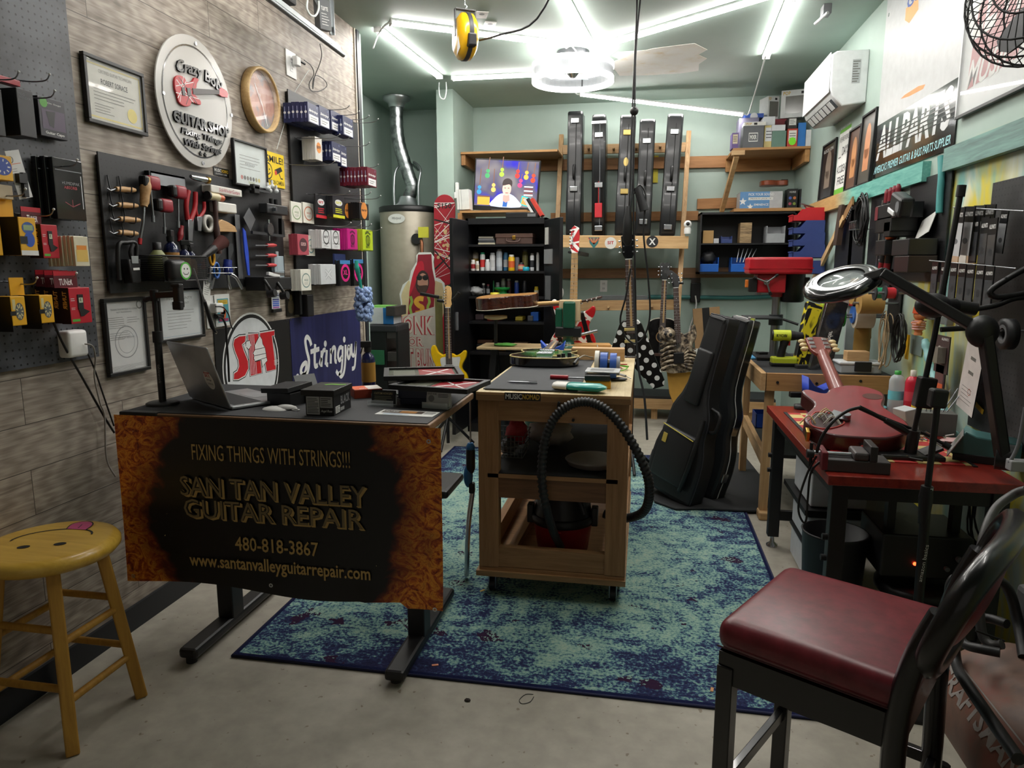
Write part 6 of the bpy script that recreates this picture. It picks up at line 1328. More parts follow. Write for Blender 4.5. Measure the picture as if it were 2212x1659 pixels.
def shelf(name,label,x0,x1,y0,y1,z,th=.02,m=PLYX):return solo(name,label,'shelf',BX(0,x1-x0,0,y1-y0,0,th,m),at((x0,y0,z)))
pz=on('Y',6.95,1100,330).z
r=thing('wall_shelf','plywood shelf with wooden cleats above the television','shelf',at((-1.8,6.95,pz)));part('board',BX(.005,.95,0,.52,0,.02,PLYX),r);part('cleat',BX(.005,.045,.02,.52,-.10,0,wood('#a87848','#86592f',axis='Y')).bx(.05,.94,.50,.54,-.10,0,wood('#a87848','#86592f')),r)
# cabinet with open doors
CYF=6.1;c0=on('Y',CYF,1006,472);c1=on('Y',CYF,1181,472);CW=c1.x-c0.x;CH=c0.z
cb=thing('steel_cabinet','black steel cabinet with open doors full of cans and tools','cabinet',at((c0.x,CYF,0)));CBM=mat('#131417',.4)
part('shell',BX(0,CW,.43,.45,0,CH,CBM).bx(0,.02,0,.45,0,CH,CBM).bx(CW-.02,CW,0,.45,0,CH,CBM).bx(0,CW,0,.45,CH-.05,CH,CBM).bx(0,CW,0,.45,0,.08,CBM),cb)
SZ=[on('Y',CYF,1080,y).z for y in (527,585,640,695,762)]
for z in SZ:part('shelf',BX(.02,CW-.02,.01,.43,z-.022,z-.002,CBM),cb)
d=part('door',MB(rot(0,0,-94,(0,0,0))).bx(0,.40,-.01,.02,.06,CH-.02,CBM,.004),cb);part('handle',MB(rot(0,0,-94)).bx(.33,.36,.02,.035,.95,1.1,GREYM),d)
d=part('door',MB(rot(0,0,-62,(CW,0,0))).bx(0,.36,-.02,.01,.06,CH-.02,CBM,.004),cb);part('door_clutter',MB(rot(0,0,-62,(CW,0,0))).bx(.02,.2,-.03,-.02,1.5,1.62,mat('#8f9294',.5)).bx(.04,.10,-.03,-.02,1.66,1.8,mat('#c9c9c4',.5)).bx(.05,.16,-.03,-.02,1.2,1.4,GREYM),d)
def can(T,label,r_,h,body,cap=None,caph=.02,band=None,name='spray_can',neck=.8):
 k=thing(name,label,'can' if 'can' in name else 'bottle',T);part('body',LA([(r_*.96,0),(r_,.004),(r_,h-caph-.01),(r_*neck,h-caph)],mat(body,.35),16),k)
 if cap:part('cap',LA([(r_*neck,h-caph),(r_*neck,h-.004),(r_*neck*.8,h)],mat(cap,.4),14),k)
 if band:part('label',LA([(r_*1.01,h*.2),(r_*1.01,h*.6)],mat(band,.5),16,cap=False),k)
 return k
def shelf_can(px0,px1,ytop,zi,label,body,cap=None,band=None,dy=.12,caph=.03,neck=.8,name='spray_can'):
 Y=CYF+dy;a,b=on('Y',Y,px0,560),on('Y',Y,px1,560);z=on('Y',Y,(px0+px1)/2,ytop).z
 return can(at(((a.x+b.x)/2,Y,SZ[zi])),label,(b.x-a.x)/2,z-SZ[zi],body,cap,caph,band,name,neck)
for a in ((1019,1034,541,'tan spray can at the door end of the can shelf','#c9c2b4','#55585a','#c8a13a',.2),(1017,1027,561,'short white and red jar in front of the tan can','#d8d2cc','#e0ddd8','#a02c30',.06),(1027,1035,564,'small white labelled jar next to the red one','#d9d4cc','#e6e4e0','#b9a58a',.05),(1037,1048,545,'white spray can with green cap','#dfe3e2','#1f8f68','#d23a3a',.1),(1048,1058,560,'short white tub beside the green-capped can','#d3d6d8','#e5e7e8',None,.08),(1058,1070,546,'white spray can with clear cap','#d9dcdd','#aeb4b8','#c6c9ca',.1),(1072,1085,538,'silver and blue tall spray can','#b4bfc9','#8d8f90','#c9d3da',.1),(1087,1098,545,'blue bottle with white label beside the yellow glue','#3f77a0','#3f77a0','#c6ccd0',.14),(1098,1112,550,'yellow glue jar with orange square label','#e8b81c','#dcdcd4','#d8642f',.08),(1112,1122,551,'plain lilac-white spray can behind the red tin','#c3c2cb',None,None,.2),(1119,1133,567,'small red tin with black rim in front of olive can','#b23a34','#26241f','#c9b28a',.06),(1128,1141,539,'tall olive and grey spray can','#8f8a55','#77787a','#9a955c',.2),(1129,1144,572,'short turquoise tub at the shelf edge','#1fa6c4',None,None,.05),(1145,1154,547,'white spray can with black round logo','#d2d5d8','#5a5754','#303236',.08),(1158,1165,545,'narrow white tube can at the hinge end of shelf','#dfe2e3','#c9cccd',None,.14)):
 shelf_can(*a[:3],1,a[3],a[4],a[5],a[6],a[7],.018)
for a in ((1040,1048,612,'black squeeze bottle on the third cabinet shelf, door end','#22242a','#c9c9c9','#8c8f92'),(1050,1058,614,'second black bottle on the third cabinet shelf','#1d1f24','#7a2f3a','#a9acae'),(1064,1068,606,'slim green bottle on the third cabinet shelf','#1c6a40','#1c6a40',None),(1070,1080,610,'grey can on the third cabinet shelf','#6f7574','#8a8f8e',None),(1082,1092,601,'grey labelled can beside the maroon one','#7c8076','#a0a39a','#5a5d57'),(1094,1104,602,'dark maroon can on the third cabinet shelf','#4b2f2f','#9a9a9a',None),(1111,1121,606,'blue can on the third cabinet shelf','#25408f','#9fa4aa',None),(1128,1138,606,'black round bottle at the hinge end, third shelf','#202228','#3b3d42',None),(1154,1164,619,'small yellow tub at the hinge end of the third shelf','#d0b422','#d0b422','#e6e0c0')):
 shelf_can(*a[:3],2,a[3],a[4],a[5],a[6],.15,.016)
solo('tape_roll','green wire spool lying on the third cabinet shelf','spool',LA([(.07,0),(.07,.02),(.04,.025),(.04,.05),(.07,.055),(.07,.075)],mat('#1c8a3f',.4),24),at((on('Y',CYF+.1,1086,630).x,CYF+.08,SZ[2])))
solo('tape_roll','yellow tape roll lying by the green spool','tape',LA([(.045,0),(.045,.03),(.02,.032)],mat('#d6c832',.5),20),at((on('Y',CYF+.05,1070,630).x,CYF+.05,SZ[2])))
a=on('Y',CYF+.1,1072,524);b_=on('Y',CYF+.1,1151,524);W=b_.x-a.x
k=thing('briefcase','small brown leather case on the top cabinet shelf','case',at((a.x,CYF+.08,SZ[0])));LEA=mat('#5a443c',.5,var=.15)
part('body',BX(0,W,0,.2,0,.085,LEA,.006),k);part('flap',BX(-.004,W+.004,-.006,.2,.055,.092,mat('#6d5248',.5),.006),k);part('clasp',BO((W/2,-.01,.055),(.03,.012,.035),BRASS,bev=.003),k);part('handle',TU([(W*.3,-.008,.05),(W*.34,-.03,.022),(W*.62,-.03,.022),(W*.66,-.008,.05)],.007,LEA,8,n=3),k)
for i,(x0,x1,h0,c,lab) in enumerate(((1034,1070,0,'#c9c2a8','cream booklet lowest'),(1035,1070,.014,'#3c3f42','charcoal folder second'),(1034,1068,.034,'#77787a','grey binder third'),(1035,1066,.052,'#9a9588','tan notebook topmost'))):
 a=on('Y',CYF+.1,x0,520);b_=on('Y',CYF+.1,x1,520);solo('book',lab+' in the book pile beside the brown case','book',BX(0,b_.x-a.x,0,.2,0,.015 if i!=1 else .019,mat(c,.6)),at((a.x,CYF+.08,SZ[0]+h0)),'books beside the brown case')
for i,(x,c,lab) in enumerate(((1010,'#b5b7b8','white folded cloth on the third cabinet shelf'),)):solo('cloth',lab,'cloth',bagmesh((0,0,.04),(.07,.06,.04),mat(c,.8),11),at((on('Y',CYF+.12,1028,635).x,CYF+.12,SZ[2])))
for i,(x0,x1,h,c,lab,zi) in enumerate(((1140,1152,.05,'#4d5056','grey battery drill charger on the fourth cabinet shelf',3),(1146,1163,.08,'#1f5fbf','blue plastic bin on the fourth cabinet shelf',3),(1112,1128,.035,'#b9a63a','yellow and black tool on the fourth cabinet shelf',3),(1050,1060,.03,'#c23a2c','red pliers handle on the fourth cabinet shelf',3),(1064,1074,.03,'#b02a24','second red tool on the fourth cabinet shelf',3),(1022,1040,.05,'#5a4a4e','dark cloth roll on the fourth cabinet shelf',3),(1023,1060,.05,'#26282b','dark hard case on the lowest cabinet shelf',4),(1024,1058,.035,'#6a4632','brown wooden box on top of the dark hard case',4),(1105,1135,.07,'#8f7455','cardboard box on the lowest cabinet shelf',4))):
 a=on('Y',CYF+.12,x0,700);b_=on('Y',CYF+.12,x1,700);solo('toolbox' if zi==4 else 'tool',lab,'tool' if zi<4 else 'box',BX(0,b_.x-a.x,0,.18,0,h,mat(c,.5),.006),at((a.x,CYF+.1+.02*i,SZ[zi]+(.051 if i==7 else 0))))
a=on('Y',CYF+.1,1068,760);solo('heat_gun','yellow and black heat gun on the lowest cabinet shelf','tool',CY((0,0,.035),(.10,0,.035),.034,mat('#d9a41c',.4),14).cyl((.10,0,.035),(.16,0,.03),.026,BLACK,14),at((a.x,CYF+.12,SZ[4])))
# television with a running show
q4=[on('Y',6.72,*p) for p in ((1024,443),(1158,450),(1170,360),(1038,345))]
T=fr(q4[0],q4[1]-q4[0],q4[3]-q4[0]);W=(q4[1]-q4[0]).length;H=(q4[3]-q4[0]).length
tv=thing('television','lit flat TV showing a man in a cap among guitars','television',T);part('bezel',BX(-.012,W+.012,-.04,H+.012,-.05,-.001,BLACK,.004),tv);part('stand',BX(W*.3,W*.7,-.055,-.03,-.12,.06,BLACK,.004),tv)
def em(h,e=.4):return mat(h,.5,emit=e)
tS=NT('screen wall');o=tS.xyz();g=tS.math('MULTIPLY',tS.math('SUBTRACT',1.,tS.math('MULTIPLY',tS.math('ABSOLUTE',tS.math('SUBTRACT',o[1],.17)),6.)),tS.math('GREATER_THAN',tS.noise(4,2),.2),True)
cS=tS.ramp(tS.noise(3.2,2),[(.36,'#2a1ee0'),(.46,'#6f6a86'),(.60,'#a39a9c')]);tS.l(cS,tS.b.inputs['Emission Color']);tS.b.inputs['Emission Strength'].default_value=.4;tS.b.inputs['Base Color'].default_value=(0,0,0,1)
sc=part('screen',MB().rect(0,W,0,H,0,tS.m),tv);b=MB()
def tvg(x,y,L,c,a=0,top=.55):
 d=V((sin(a),cos(a)));p=V((x*W,y*H));n=V((-d.y,d.x))
 b.stroke([p,p+d*L*H],.008,.0004,em('#6a4a3a'));
 for k,rr in ((0,.055),(.10,.042)):b.disc(tuple(p+d*k*H),rr*H,.0006,em(c),12)
for a in ((.07,.30,.5,'#2f7fae',.05),(.19,.66,.4,'#3f8f5a',.1),(.30,.36,.45,'#e0a95a'),(.42,.70,.38,'#8fb03c',.05),(.67,.68,.3,'#c0302a',.08),(.72,.48,.25,'#b03a6a',.15),(.81,.66,.32,'#e09a3a',.1),(.92,.60,.38,'#c63a1c',.1)):tvg(a[0],a[1],a[2],a[3],a[4] if len(a)>4 else 0)
b.rect(W*.05,W*.25,H*.02,H*.22,.0006,em('#c8963a')).rect(W*.05,W*.25,H*.19,H*.22,.0008,em('#6a4a34')).flat([(W*.74,H*.06),(W*.93,H*.0),(W*.95,H*.2),(W*.76,H*.26)],.0006,em('#1fa6a8')).flat([(W*.755,H*.08),(W*.905,H*.03),(W*.92,H*.18),(W*.775,H*.23)],.0008,em('#c08a4a'))
for i in range(5):b.rect(W*.79,W*.93,H*(.26+.045*i),H*(.285+.045*i),.0007,em(('#e4dcd6','#6a2f2f')[i%2]))
b.flat(sp2([(W*.27,0),(W*.31,H*.15),(W*.42,H*.28),(W*.58,H*.28),(W*.70,H*.16),(W*.74,0)],3),.0010,em('#a9b2cc')).flat([(W*.46,0),(W*.47,H*.15),(W*.54,H*.15),(W*.53,0)],.0012,em('#2a5aa0'))
b.flat([(W*.46,H*.13),(W*.46,H*.25),(W*.56,H*.26),(W*.57,H*.14),(W*.51,H*.09)],.0014,em('#c98f86')).disc((W*.515,H*.39),H*.10,.0016,em('#dfa89c'),20,H*.15).flat(sp2([(W*.445,H*.46),(W*.46,H*.58),(W*.53,H*.62),(W*.595,H*.56),(W*.59,H*.44),(W*.55,H*.49)],3),.0018,em('#33292a'))
b.rect(W*.475,W*.50,H*.40,H*.415,.0019,em('#5a3a36')).rect(W*.53,W*.555,H*.40,H*.415,.0019,em('#5a3a36')).rect(W*.495,W*.54,H*.295,H*.31,.0019,em('#8a3f3f'));part('broadcast_picture',b,sc)
a=on('Y',6.45,993,455);solo('shelf_board','worn plywood board under the television','shelf',BX(0,.62,0,.55,-.02,0,PLYX).bx(-.02,.02,.0,.55,-.11,-.02,wood('#a87848','#86592f',axis='Y')),at(a))
a=on('Y',6.2,1096,468);solo('media_player','black media player on the cabinet top below television','player',BX(0,.27,0,.2,0,.045,BLACK,.004).bx(.19,.26,-.002,0,.01,.035,GREYM),at((a.x,6.12,CH+.001)))
for i,(x0,x1,c,lab) in enumerate(((1146,1154,'#dcdcda','white book leaning at the cabinet end'),(1152,1161,'#1d1d1f','black book leaning between white and red books'),(1160,1170,'#c23a2c','red-covered book leaning at the cabinet corner'))):
 a=on('Y',6.3,x0+10,468);solo('book',lab,'book',MB(rot(0,-32,0)).bx(0,.028,0,.14,0,.17,mat(c,.5)),at((a.x,6.2,CH+.016)),None)
for i in range(3):a=on('Y',6.6,994+5*i,455);k=solo('book',('white book nearest the pillar under the wall shelf','white book in the middle of three by the pillar','white book with dark cover photo beside the television')[i],'book',MB(rot(0,-3,0)).bx(0,.02 if i<2 else .07,0,.13,0,.18,mat('#d6d6d2',.5)).rect(0,.01,0,.01,0,WHITE),at((a.x,6.5,a.z+.001)))
solo('air_sensor','white narrow air freshener on the pillar edge above skateboard','sensor',BO((0,0,0),(.035,.03,.14),WHITE,bev=.01).box((0,-.005,-.05),(.05,.04,.06),WHITE,bev=.004),at((-1.775,6.72,on('Y',6.7,986,410).z)))

# ================================================================ alcove: water heater, cutout, skateboard
wh=thing('water_heater','tall tan water heater with metal flue in the alcove','water heater',at((-2.33,6.9,0)));TAN=mat('#9a9282',.35,.2)
part('platform',BX(-.35,.35,-.35,.35,0,.42,mat('#a9b5ae',.6)),wh);part('tank',LA([(.27,.42),(.275,.43),(.275,2.02),(.27,2.03)],TAN,40),wh);part('top_rim',LA([(.278,2.0),(.282,2.01),(.282,2.05),(.26,2.06),(.02,2.062)],BLACK,40),wh)
part('badge',MB(TRN((-.02,-.279,1.93))@rot(90,0,0)).disc((0,0),.085,0,mat('#d6d6d2',.4),24,.045).text('Whirlpool',-.045,-.014,.09,.03,.0008,INK,0,.3),wh)
b=MB(TRN((0,-.279,.9))@rot(90,0,0));b.rect(-.20,-.02,-.12,.18,0,PAPER).rect(.0,.10,.02,.18,0,PAPER).rect(-.20,-.02,.15,.17,.001,RED).rect(0,.10,.15,.17,.001,RED);b.lines(-.18,-.04,-.10,.12,9,.001,GR,.3).lines(.01,.09,.04,.14,3,.001,INK,.3);part('warning_label',b,wh)
fl=[on('Y',6.9,*p)-V((-2.33,6.9,0)) for p in ((891,440),(891,405),(885,385),(872,345),(862,310),(857,270),(857,238))]
part('draft_hood',LA([(.14,2.06),(.10,2.10),(.075,2.16)],GAL,20),wh);DUCT=NT('duct');DUCT=DUCT.done(DUCT.ramp(DUCT.noise(14,4),[(.35,'#6f7374'),(.65,'#b9bdbf')]),.35,DUCT.noise(9,3),.6,.01,1.)
P=smooth_path([V((0,0,2.12))]+fl[1:-1]+[V((fl[-1].x,0,ZC-.03))],7);part('flue_pipe',TU(P,[.062+.003*(i%3==0) for i in range(len(P))],DUCT,16),wh);part('ceiling_flange',LA([(.075,ZC-.10),(.085,ZC-.06),(.13,ZC-.03),(.13,ZC-.003)],GAL,20,c=(fl[-1].x,0,0)),wh)
for x,k in ((-.12,-1),(.13,1)):part('water_line',TU([(x,-.05,2.05),(x+.0,-.05,2.25),(x-.04*k*0+.01,-.0,2.42),(x-.09*k,.1,2.5),(x-.13*k,.35,2.46)],.012,GAL,8,n=4),wh)
part('gas_line',TU([(.18,-.215,1.72),(.22,-.26,1.70),(.22,-.27,1.30),(.24,-.2,1.28)],.018,mat('#8a5a3f',.4,.7),8,n=3).cyl((.16,-.20,1.74),(.17,-.27,1.74),.05,BLACK,16).box((.24,-.26,1.80),(.10,.02,.10),mat('#c6c23c',.5)),wh)
T=fr(on('Y',6.66,961,616),(1,0,0),on('Y',6.69,959,420)-on('Y',6.66,961,616));Hh=(on('Y',6.69,959,420)-on('Y',6.66,961,616)).length
k=thing('skateboard','red striped 5150 skateboard deck leaning on the pillar','skateboard',T);R_=.105;o=[(R_*cos(a),Hh-R_+R_*sin(a)) for a in [pi*i/12 for i in range(13)]]+[(-R_,R_)]+[(R_*cos(a),R_+R_*sin(a)) for a in [pi+pi*i/12 for i in range(13)]]
dk_=part('deck',PR(o,-.012,0,mat('#9c1b2a',.4),bev=.003),k);b=MB();random.seed(12)
for i in range(22):
 y=uniform(.06,Hh-.06);b.stroke([(-.10,y),(.10,min(Hh-.08,max(.06,y+uniform(-.3,.3))))],random.choice((.003,.004,.007)),.0006+.00002*i,PAPER)
for p,q in (((-.1,.62),(.1,.57)),((-.1,.15),(.1,.33)),((-.1,.33),(.1,.10))):b.stroke([p,q],.014,.0014,INK)
for i in range(26):b.disc((random.gauss(.01,.035),.42+random.gauss(0,.08)),uniform(.006,.016),.0016+.00002*i,mat('#c7a97a',.6),7)
b.text('5150',-.07,Hh-.13,.14,.05,.0022,INK,.02);part('printed_art',b,dk_)
YC_=6.25;T=fr((on('Y',YC_,905,700).x,YC_,0),(1,0,0),(0,0,1));q=lambda x,y:lp(T,x,y)
ct_=thing('person_cutout','flat cutout of a bearded man in a red hot dog costume and sunglasses','cutout',T)
out=[(865,690),(866,655),(863,635),(870,615),(884,604),(888,585),(900,565),(899,552),(905,545),(930,545),(938,556),(936,566),(941,600),(950,602),(960,612),(966,650),(966,690)]
po=[q(*p) for p in out];po=[(po[0][0],.01)]+po+[(po[-1][0],.01)];part('board',PR(po,-.008,0,PAPER),ct_)
b=MB();cf=lambda pts,z,c,n=0:b.flat(sp2([q(*p) for p in pts],3) if n else [q(*p) for p in pts],z,mat(c,.55))
cf([(868,690),(869,655),(867,638),(876,616),(886,610),(880,690)],.001,'#d9c79a',1);cf([(940,606),(955,612),(962,640),(960,690),(935,690)],.001,'#cdb48c');cf([(880,690),(886,620),(900,575),(903,550),(932,549),(934,580),(940,610),(936,690)],.0014,'#8f1f30')
cf([(884,640),(890,600),(902,568),(914,566),(915,590),(898,612)],.0018,'#c22036',1);cf([(898,612),(903,592),(913,584),(924,592),(927,612),(920,632),(908,634),(900,625)],.0022,'#3a2a28',1);cf([(902,612),(904,598),(913,590),(922,596),(925,612),(920,626),(910,630),(904,624)],.0026,'#b98672',1)
cf([(901,613),(903,620),(909,634),(919,632),(924,618),(919,616),(906,617)],.0028,'#4a332c',1);b.disc(q(906,600),.028,.0032,INK,14,.024).disc(q(919,600),.028,.0032,INK,14,.024).stroke([q(901,597),q(925,597)],.006,.0034,GREYD)
b.stroke([q(*p) for p in ((915,646),(905,645),(899,652),(905,660),(912,664),(910,674),(898,677))],.045,.003,mat('#e0a53a',.5),4)
for x0 in (887,925):b.stroke([q(x0,640),q(x0+3,652),q(x0-1,664),q(x0+2,678)],.025,.003,mat('#8fae4c',.5),3)
part('printed_figure',b,ct_)
T=fr((on('Y',YC_-.03,900,740).x,YC_-.03,0),(1,0,0),(0,0,1));q=lambda x,y:lp(T,x,y)
k=thing('protest_sign','white hand-lettered sign in front of the hot dog cutout','sign',T);pb=[q(*p) for p in ((848,690),(940,662),(942,860),(850,860))];part('board',PR(pb,-.006,0,mat('#c9c0b4',.6)),k)
b=MB();OFF=mat('#d8cfc2',.6)
for s_,ll,lr,ul in (('HONK',(851,722),(938,726),(851,682)),('FOR',(872,747),(915,748),(872,728)),('HOT BUN',(850,796),(940,792),(850,752))):
 tp(b,T,s_,(ll[0]-1,ll[1]+1),(lr[0]+1,lr[1]+1),(ul[0]-1,ul[1]-1),.001,mat('#b5303a',.6),.06);tp(b,T,s_,ll,lr,ul,.0016,OFF,.012)
part('hand_lettering',b,k)
a=on('Y',5.62,797,830);b_=on('Y',5.62,862,830);zt=on('Y',5.62,830,702).z;W=b_.x-a.x
k=thing('drawer_tower','tall black plastic parts tower beside the plank wall end','organizer',at((a.x,5.62,0)));part('body',BX(0,W*.62,0,.3,0,zt-.05,BLACK,.006).bx(0,W,-.01,.3,zt-.06,zt,GREYD,.012).bx(W*.94,W,0,.3,0,zt-.05,BLACK),k)
for i in range(6):part('drawer',BX(W*.63,W*.94,-.0,.28,.12+.19*i,.2+.19*i,mat('#3a3634',.5),.006),k)
solo('hand_sanitizer_pack','green-lidded package in the front pocket of black parts tower','package',BX(0,.11,-.03,0,0,.12,mat('#2f6a48',.3)).rect(0,.05,0,.05,0,WHITE),at((a.x+.04,5.61,zt-.33)))
k=thing('product_box','white and blue box with green top on the black parts tower','box',at((a.x+.01,5.66,zt+.005)));part('carton',BX(0,.21,0,.2,0,.135,mat('#d3d6d8',.5)).bx(-.01,.18,.02,.2,.135,.15,mat('#7cc05a',.5)),k);part('blue_face',BX(.12,.211,-.001,.0,.0,.136,mat('#2a78c0',.5)).rect(0,.0,0,0,0,WHITE),k)
# ================================================================ green wall: AC, banners, ledge, boards
def WR(px,py,off=0.):
 p=on('X',XR-off,px,py);return FR((p.y,p.z),off)
def rect_r(Y0,Y1,Z0,Z1,off=.004):return FR((Y1,Z0),off),Y1-Y0,Z1-Z0  # lower corner at the far end
ac=thing('air_conditioner','white mini split air conditioner high on the green wall','air conditioner',FR((6.09,2.53)));ACW=mat('#e2e5e6',.35)
b=MB(fr((0,0,0),(0,0,1),(0,1,0)))  # X = out of the wall, Y = up, Z = back along the wall
part('casing',b.prism([(0,.02),(.15,0),(.215,.07),(.23,.12),(.232,.33),(.20,.35),(0,.35)],-.82,0,ACW,bev=.01),ac)
part('front_panel',BX(.01,.81,.09,.345,.232,.238,ACW,.003),ac)
lv=part('outlet_slot',MB(fr((0,.035,.18),(1,0,0),(0,.73,.68))).bx(.06,.76,-.035,.035,.0,.016,mat('#3b3f42',.5)),ac)
for i in range(6):part('louver',MB(fr((0,.035,.18),(1,0,0),(0,.73,.68))).bx(.09+.115*i,.17+.115*i,-.03,.03,.012,.02,ACW),ac)
part('side_label',MB(fr((.8215,0,0),(0,0,-1),(0,1,0))).rect(-.10,-.05,.14,.29,.0,mat('#b3b6b8',.5)).lines(-.097,-.053,.145,.285,9,.0004,GR,.4),ac)
T,w,h=rect_r(3.74,4.955,2.335,3.085);k=thing('vinyl_banner','big white vinyl banner above the black parts banner','banner',T);part('vinyl_sheet',BX(0,w,0,h,0,.002,mat('#b9bbbb',.4)),k)
b=MB();q=lambda x,y:lp(T,x,y);b.flat([q(1958,18),q(1956,44),q(1965,50),q(1985,20),q(1985,-6)],.0025,mat('#e0a052',.5));tp(b,T,'GUI',(1960,22),(1995,-4),(1958,-2),.003,mat('#2f4fa0',.5),.02)
b.flat([q(1946,214),q(1955,205),q(1985,186),q(2000,182),q(1995,192),q(1965,208)],.0025,mat('#dc9050',.5));part('print',b,k)
for p in ((1921,32),(2095,4),(2076,162)):part('grommet',MB().ring(q(*p),.004,.011,.003,CHROME,14),k)
T,w,h=rect_r(3.755,4.965,2.02,2.338,.006);k=thing('vinyl_banner','black glossy parts supplier banner with striped white letters','banner',T);part('vinyl_sheet',BX(0,w,0,h,0,.002,mat('#111213',.12,coat=.6)),k)
b=MB().text('ALLPARTS',.04,.10,w-.1,.20,.0025,mat('#d6d9da',.3),.03,.15)
for i in range(5):b.rect(.02,w-.02,.145+.022*i,.152+.022*i,.003,mat('#111213',.2))
b.text("AMERICA'S PREMIER GUITAR & BASS PARTS SUPPLIER",.02,.025,w-.06,.045,.0025,mat('#a9dfe4',.4),.012,.2);part('print',b,k)
T,w,h=rect_r(2.75,3.71,2.15,3.06,.01);k=thing('framed_poster','shiny plastic-covered red and white poster beside the fan','poster',T);part('backing',BX(0,w,0,h,0,.006,mat('#c4c8c6',.3)),k)
part('print',MB().flat([(.06,.1),(.5,.12),(.62,.5),(.35,.72),(.10,.4)],.007,mat('#a5343a',.4)).text('LEVI',.05,.3,.5,.3,.0075,mat('#cfcfca',.4),.02,.4).text('MUSIC',.05,.10,.45,.12,.0075,mat('#cfcfca',.4),.02,.4),k);part('plastic_cover',BX(-.005,w+.005,-.005,h+.005,.010,.013,mat('#ffffff',.02,alpha=.18,spec=.8,var=0)),k)
part('edge_strip',BX(-.008,w,-.012,0,0,.018,mat('#202224',.4)).bx(-.012,0,-.012,h,0,.018,mat('#c9cccd',.3)),k)
GRN=NT('painted board');o=GRN.xyz();_g=GRN.noise(5,4,GRN.map((1.2,9,9)),.6)
GRN=GRN.done(GRN.mix(GRN.math('MULTIPLY',GRN.math('SUBTRACT',o[0],.92),2.2,True),GRN.ramp(_g,[(.3,'#b98d55'),(.7,'#d0a86c')]),GRN.ramp(_g,[(.3,'#4f9a8f'),(.7,'#7cc0b2')])),.55)
solo('wall_ledge','long ledge board turning from pine to turquoise along the green wall','board',BX(0,2.62,-.07,.03,0,.04,GRN),FR((6.65,1.97)))
solo('wall_ledge','grey-turquoise painted board near the fan on the green wall','board',BX(0,1.2,-.075,.03,0,.04,wood('#7aa39a','#566e6a')),FR((3.775,1.99)))
def lean(Yf,w,h,label,draw,m=BLACK,z0=2.001,off=.012,name='framed_photo',fr_=True):
 T=FR((Yf,z0),off)@rot(-2,0,0);k=thing(name,label,'picture frame' if fr_ else 'sign',T)
 if fr_:frame_parts(k,w,h,.014,m)
 else:part('board',BX(0,w,0,h,0,.004,PAPER),k)
 b=MB();draw(b,w,h);part('print',b,k)
def gpix(c1,c2):return lambda b,w,h:b.rect(.014,w-.014,.014,h-.014,.0065,mat(c1,.3)).disc((w*.5,h*.6),w*.2,.007,mat(c2,.4),14,h*.25).rect(w*.3,w*.7,h*.2,h*.5,.007,mat(c2,.4))
def rock(b,w,h):gpix('#2a211f','#8a7a6c')(b,w,h);b.text('ROCK ON',.025,h*.84,w*.7,h*.06,.0075,PAPER)
lean(6.35,.42,.44,'dark framed photo at the far end of the ledge, by the safety sign',rock)
def safe(b,w,h):b.rect(0,w,h*.80,h,.0045,mat('#6fb53c',.5)).rect(0,w,0,h*.08,.0045,mat('#6fb53c',.5)).text('SAFETY FIRST',w*.06,h*.85,w*.88,h*.10,.005,WHITE,.01).text('WE HAVE WORKED',w*.06,h*.68,w*.88,h*.07,.0045,INK).text('__ DAYS',w*.08,h*.48,w*.84,h*.13,.0045,INK,.01).text('ACCIDENT',w*.06,h*.28,w*.88,h*.10,.0045,INK,.01).text('FREE',w*.2,h*.13,w*.6,h*.10,.0045,INK,.01)
lean(5.88,.30,.56,'green and white safety-first days sign between framed photos',safe,fr_=False,name='safety_sign')
lean(5.57,.28,.42,'framed stage photo directly beside the safety sign',gpix('#6a4a3c','#c58a5a'));lean(5.28,.30,.46,'taller framed stage photo next to the parts banner',gpix('#54504a','#c98a62'))
solo('conduit','turquoise ribbed conduit dropping from the ledge on the green wall','conduit',TU([on('X',XR-.03,*p) for p in ((2033,338),(2034,380),(2031,420),(2029,460))],.016,mat('#4a9a98',.5),10,n=4))
solo('conduit','pale turquoise corrugated hose curving down behind the red bench','hose',TU(smooth_path([on('X',XR-.05,*p) for p in ((1998,735),(2010,790),(2030,850),(2042,900),(2052,930),(2090,958),(2140,972))],14),[.020 if i%2 else .016 for i in range(200)],mat('#86b9ba',.5),10))
solo('conduit','teal painted pipe along the back wall behind the drill press','pipe',TU([onb(x,y,.03) for x,y in ((1400,641),(1500,642),(1600,643),(1690,640),(1705,650),(1718,680))],.02,mat('#3f7d7b',.5),10,n=3))
solo('power_strip','grey power strip on the back wall between guitars','power strip',BO((0,0,0),(.52,.03,.05),mat('#8f9496',.4,.4),bev=.004),at(onb(1347,643,.02)))
outlet(fr(onb(1304,618,.001),(1,0,0),(0,0,1)),'white outlet on back wall behind the neck of striped guitar')
k=thing('wall_charger','black plug-in charger with cable by the cardboard box','charger',fr(onb(1502,632,.03),(1,0,0),(0,0,1)));part('body',BO((0,0,0),(.10,.2,.05),BLACK,bev=.01).box((0,.13,-.01),(.09,.12,.03),mat('#3c3432',.4)),k);part('cable',TU([(0,-.03,.03),(.01,-.15,.03),(-.05,-.4,.05),(-.06,-.6,.05)],.008,WHITE,6,n=4),k)
k=thing('cardboard_box','tall flat cardboard box with black tape behind skeleton guitar','box',fr(on('Y',7.3,1505,800),(1,0,.1),(0,.06,1)));part('carton',BX(0,.26,0,.62,-.05,0,mat('#a5835c',.7)),k);part('tape',BX(.09,.16,.0,.62,0,.001,BLACK).text('smile',.10,.30,.05,.02,.0015,mat('#3f8fc0',.5)),k);part('paper_label',BX(-.02,.13,.02,.22,.001,.003,PAPER),k)
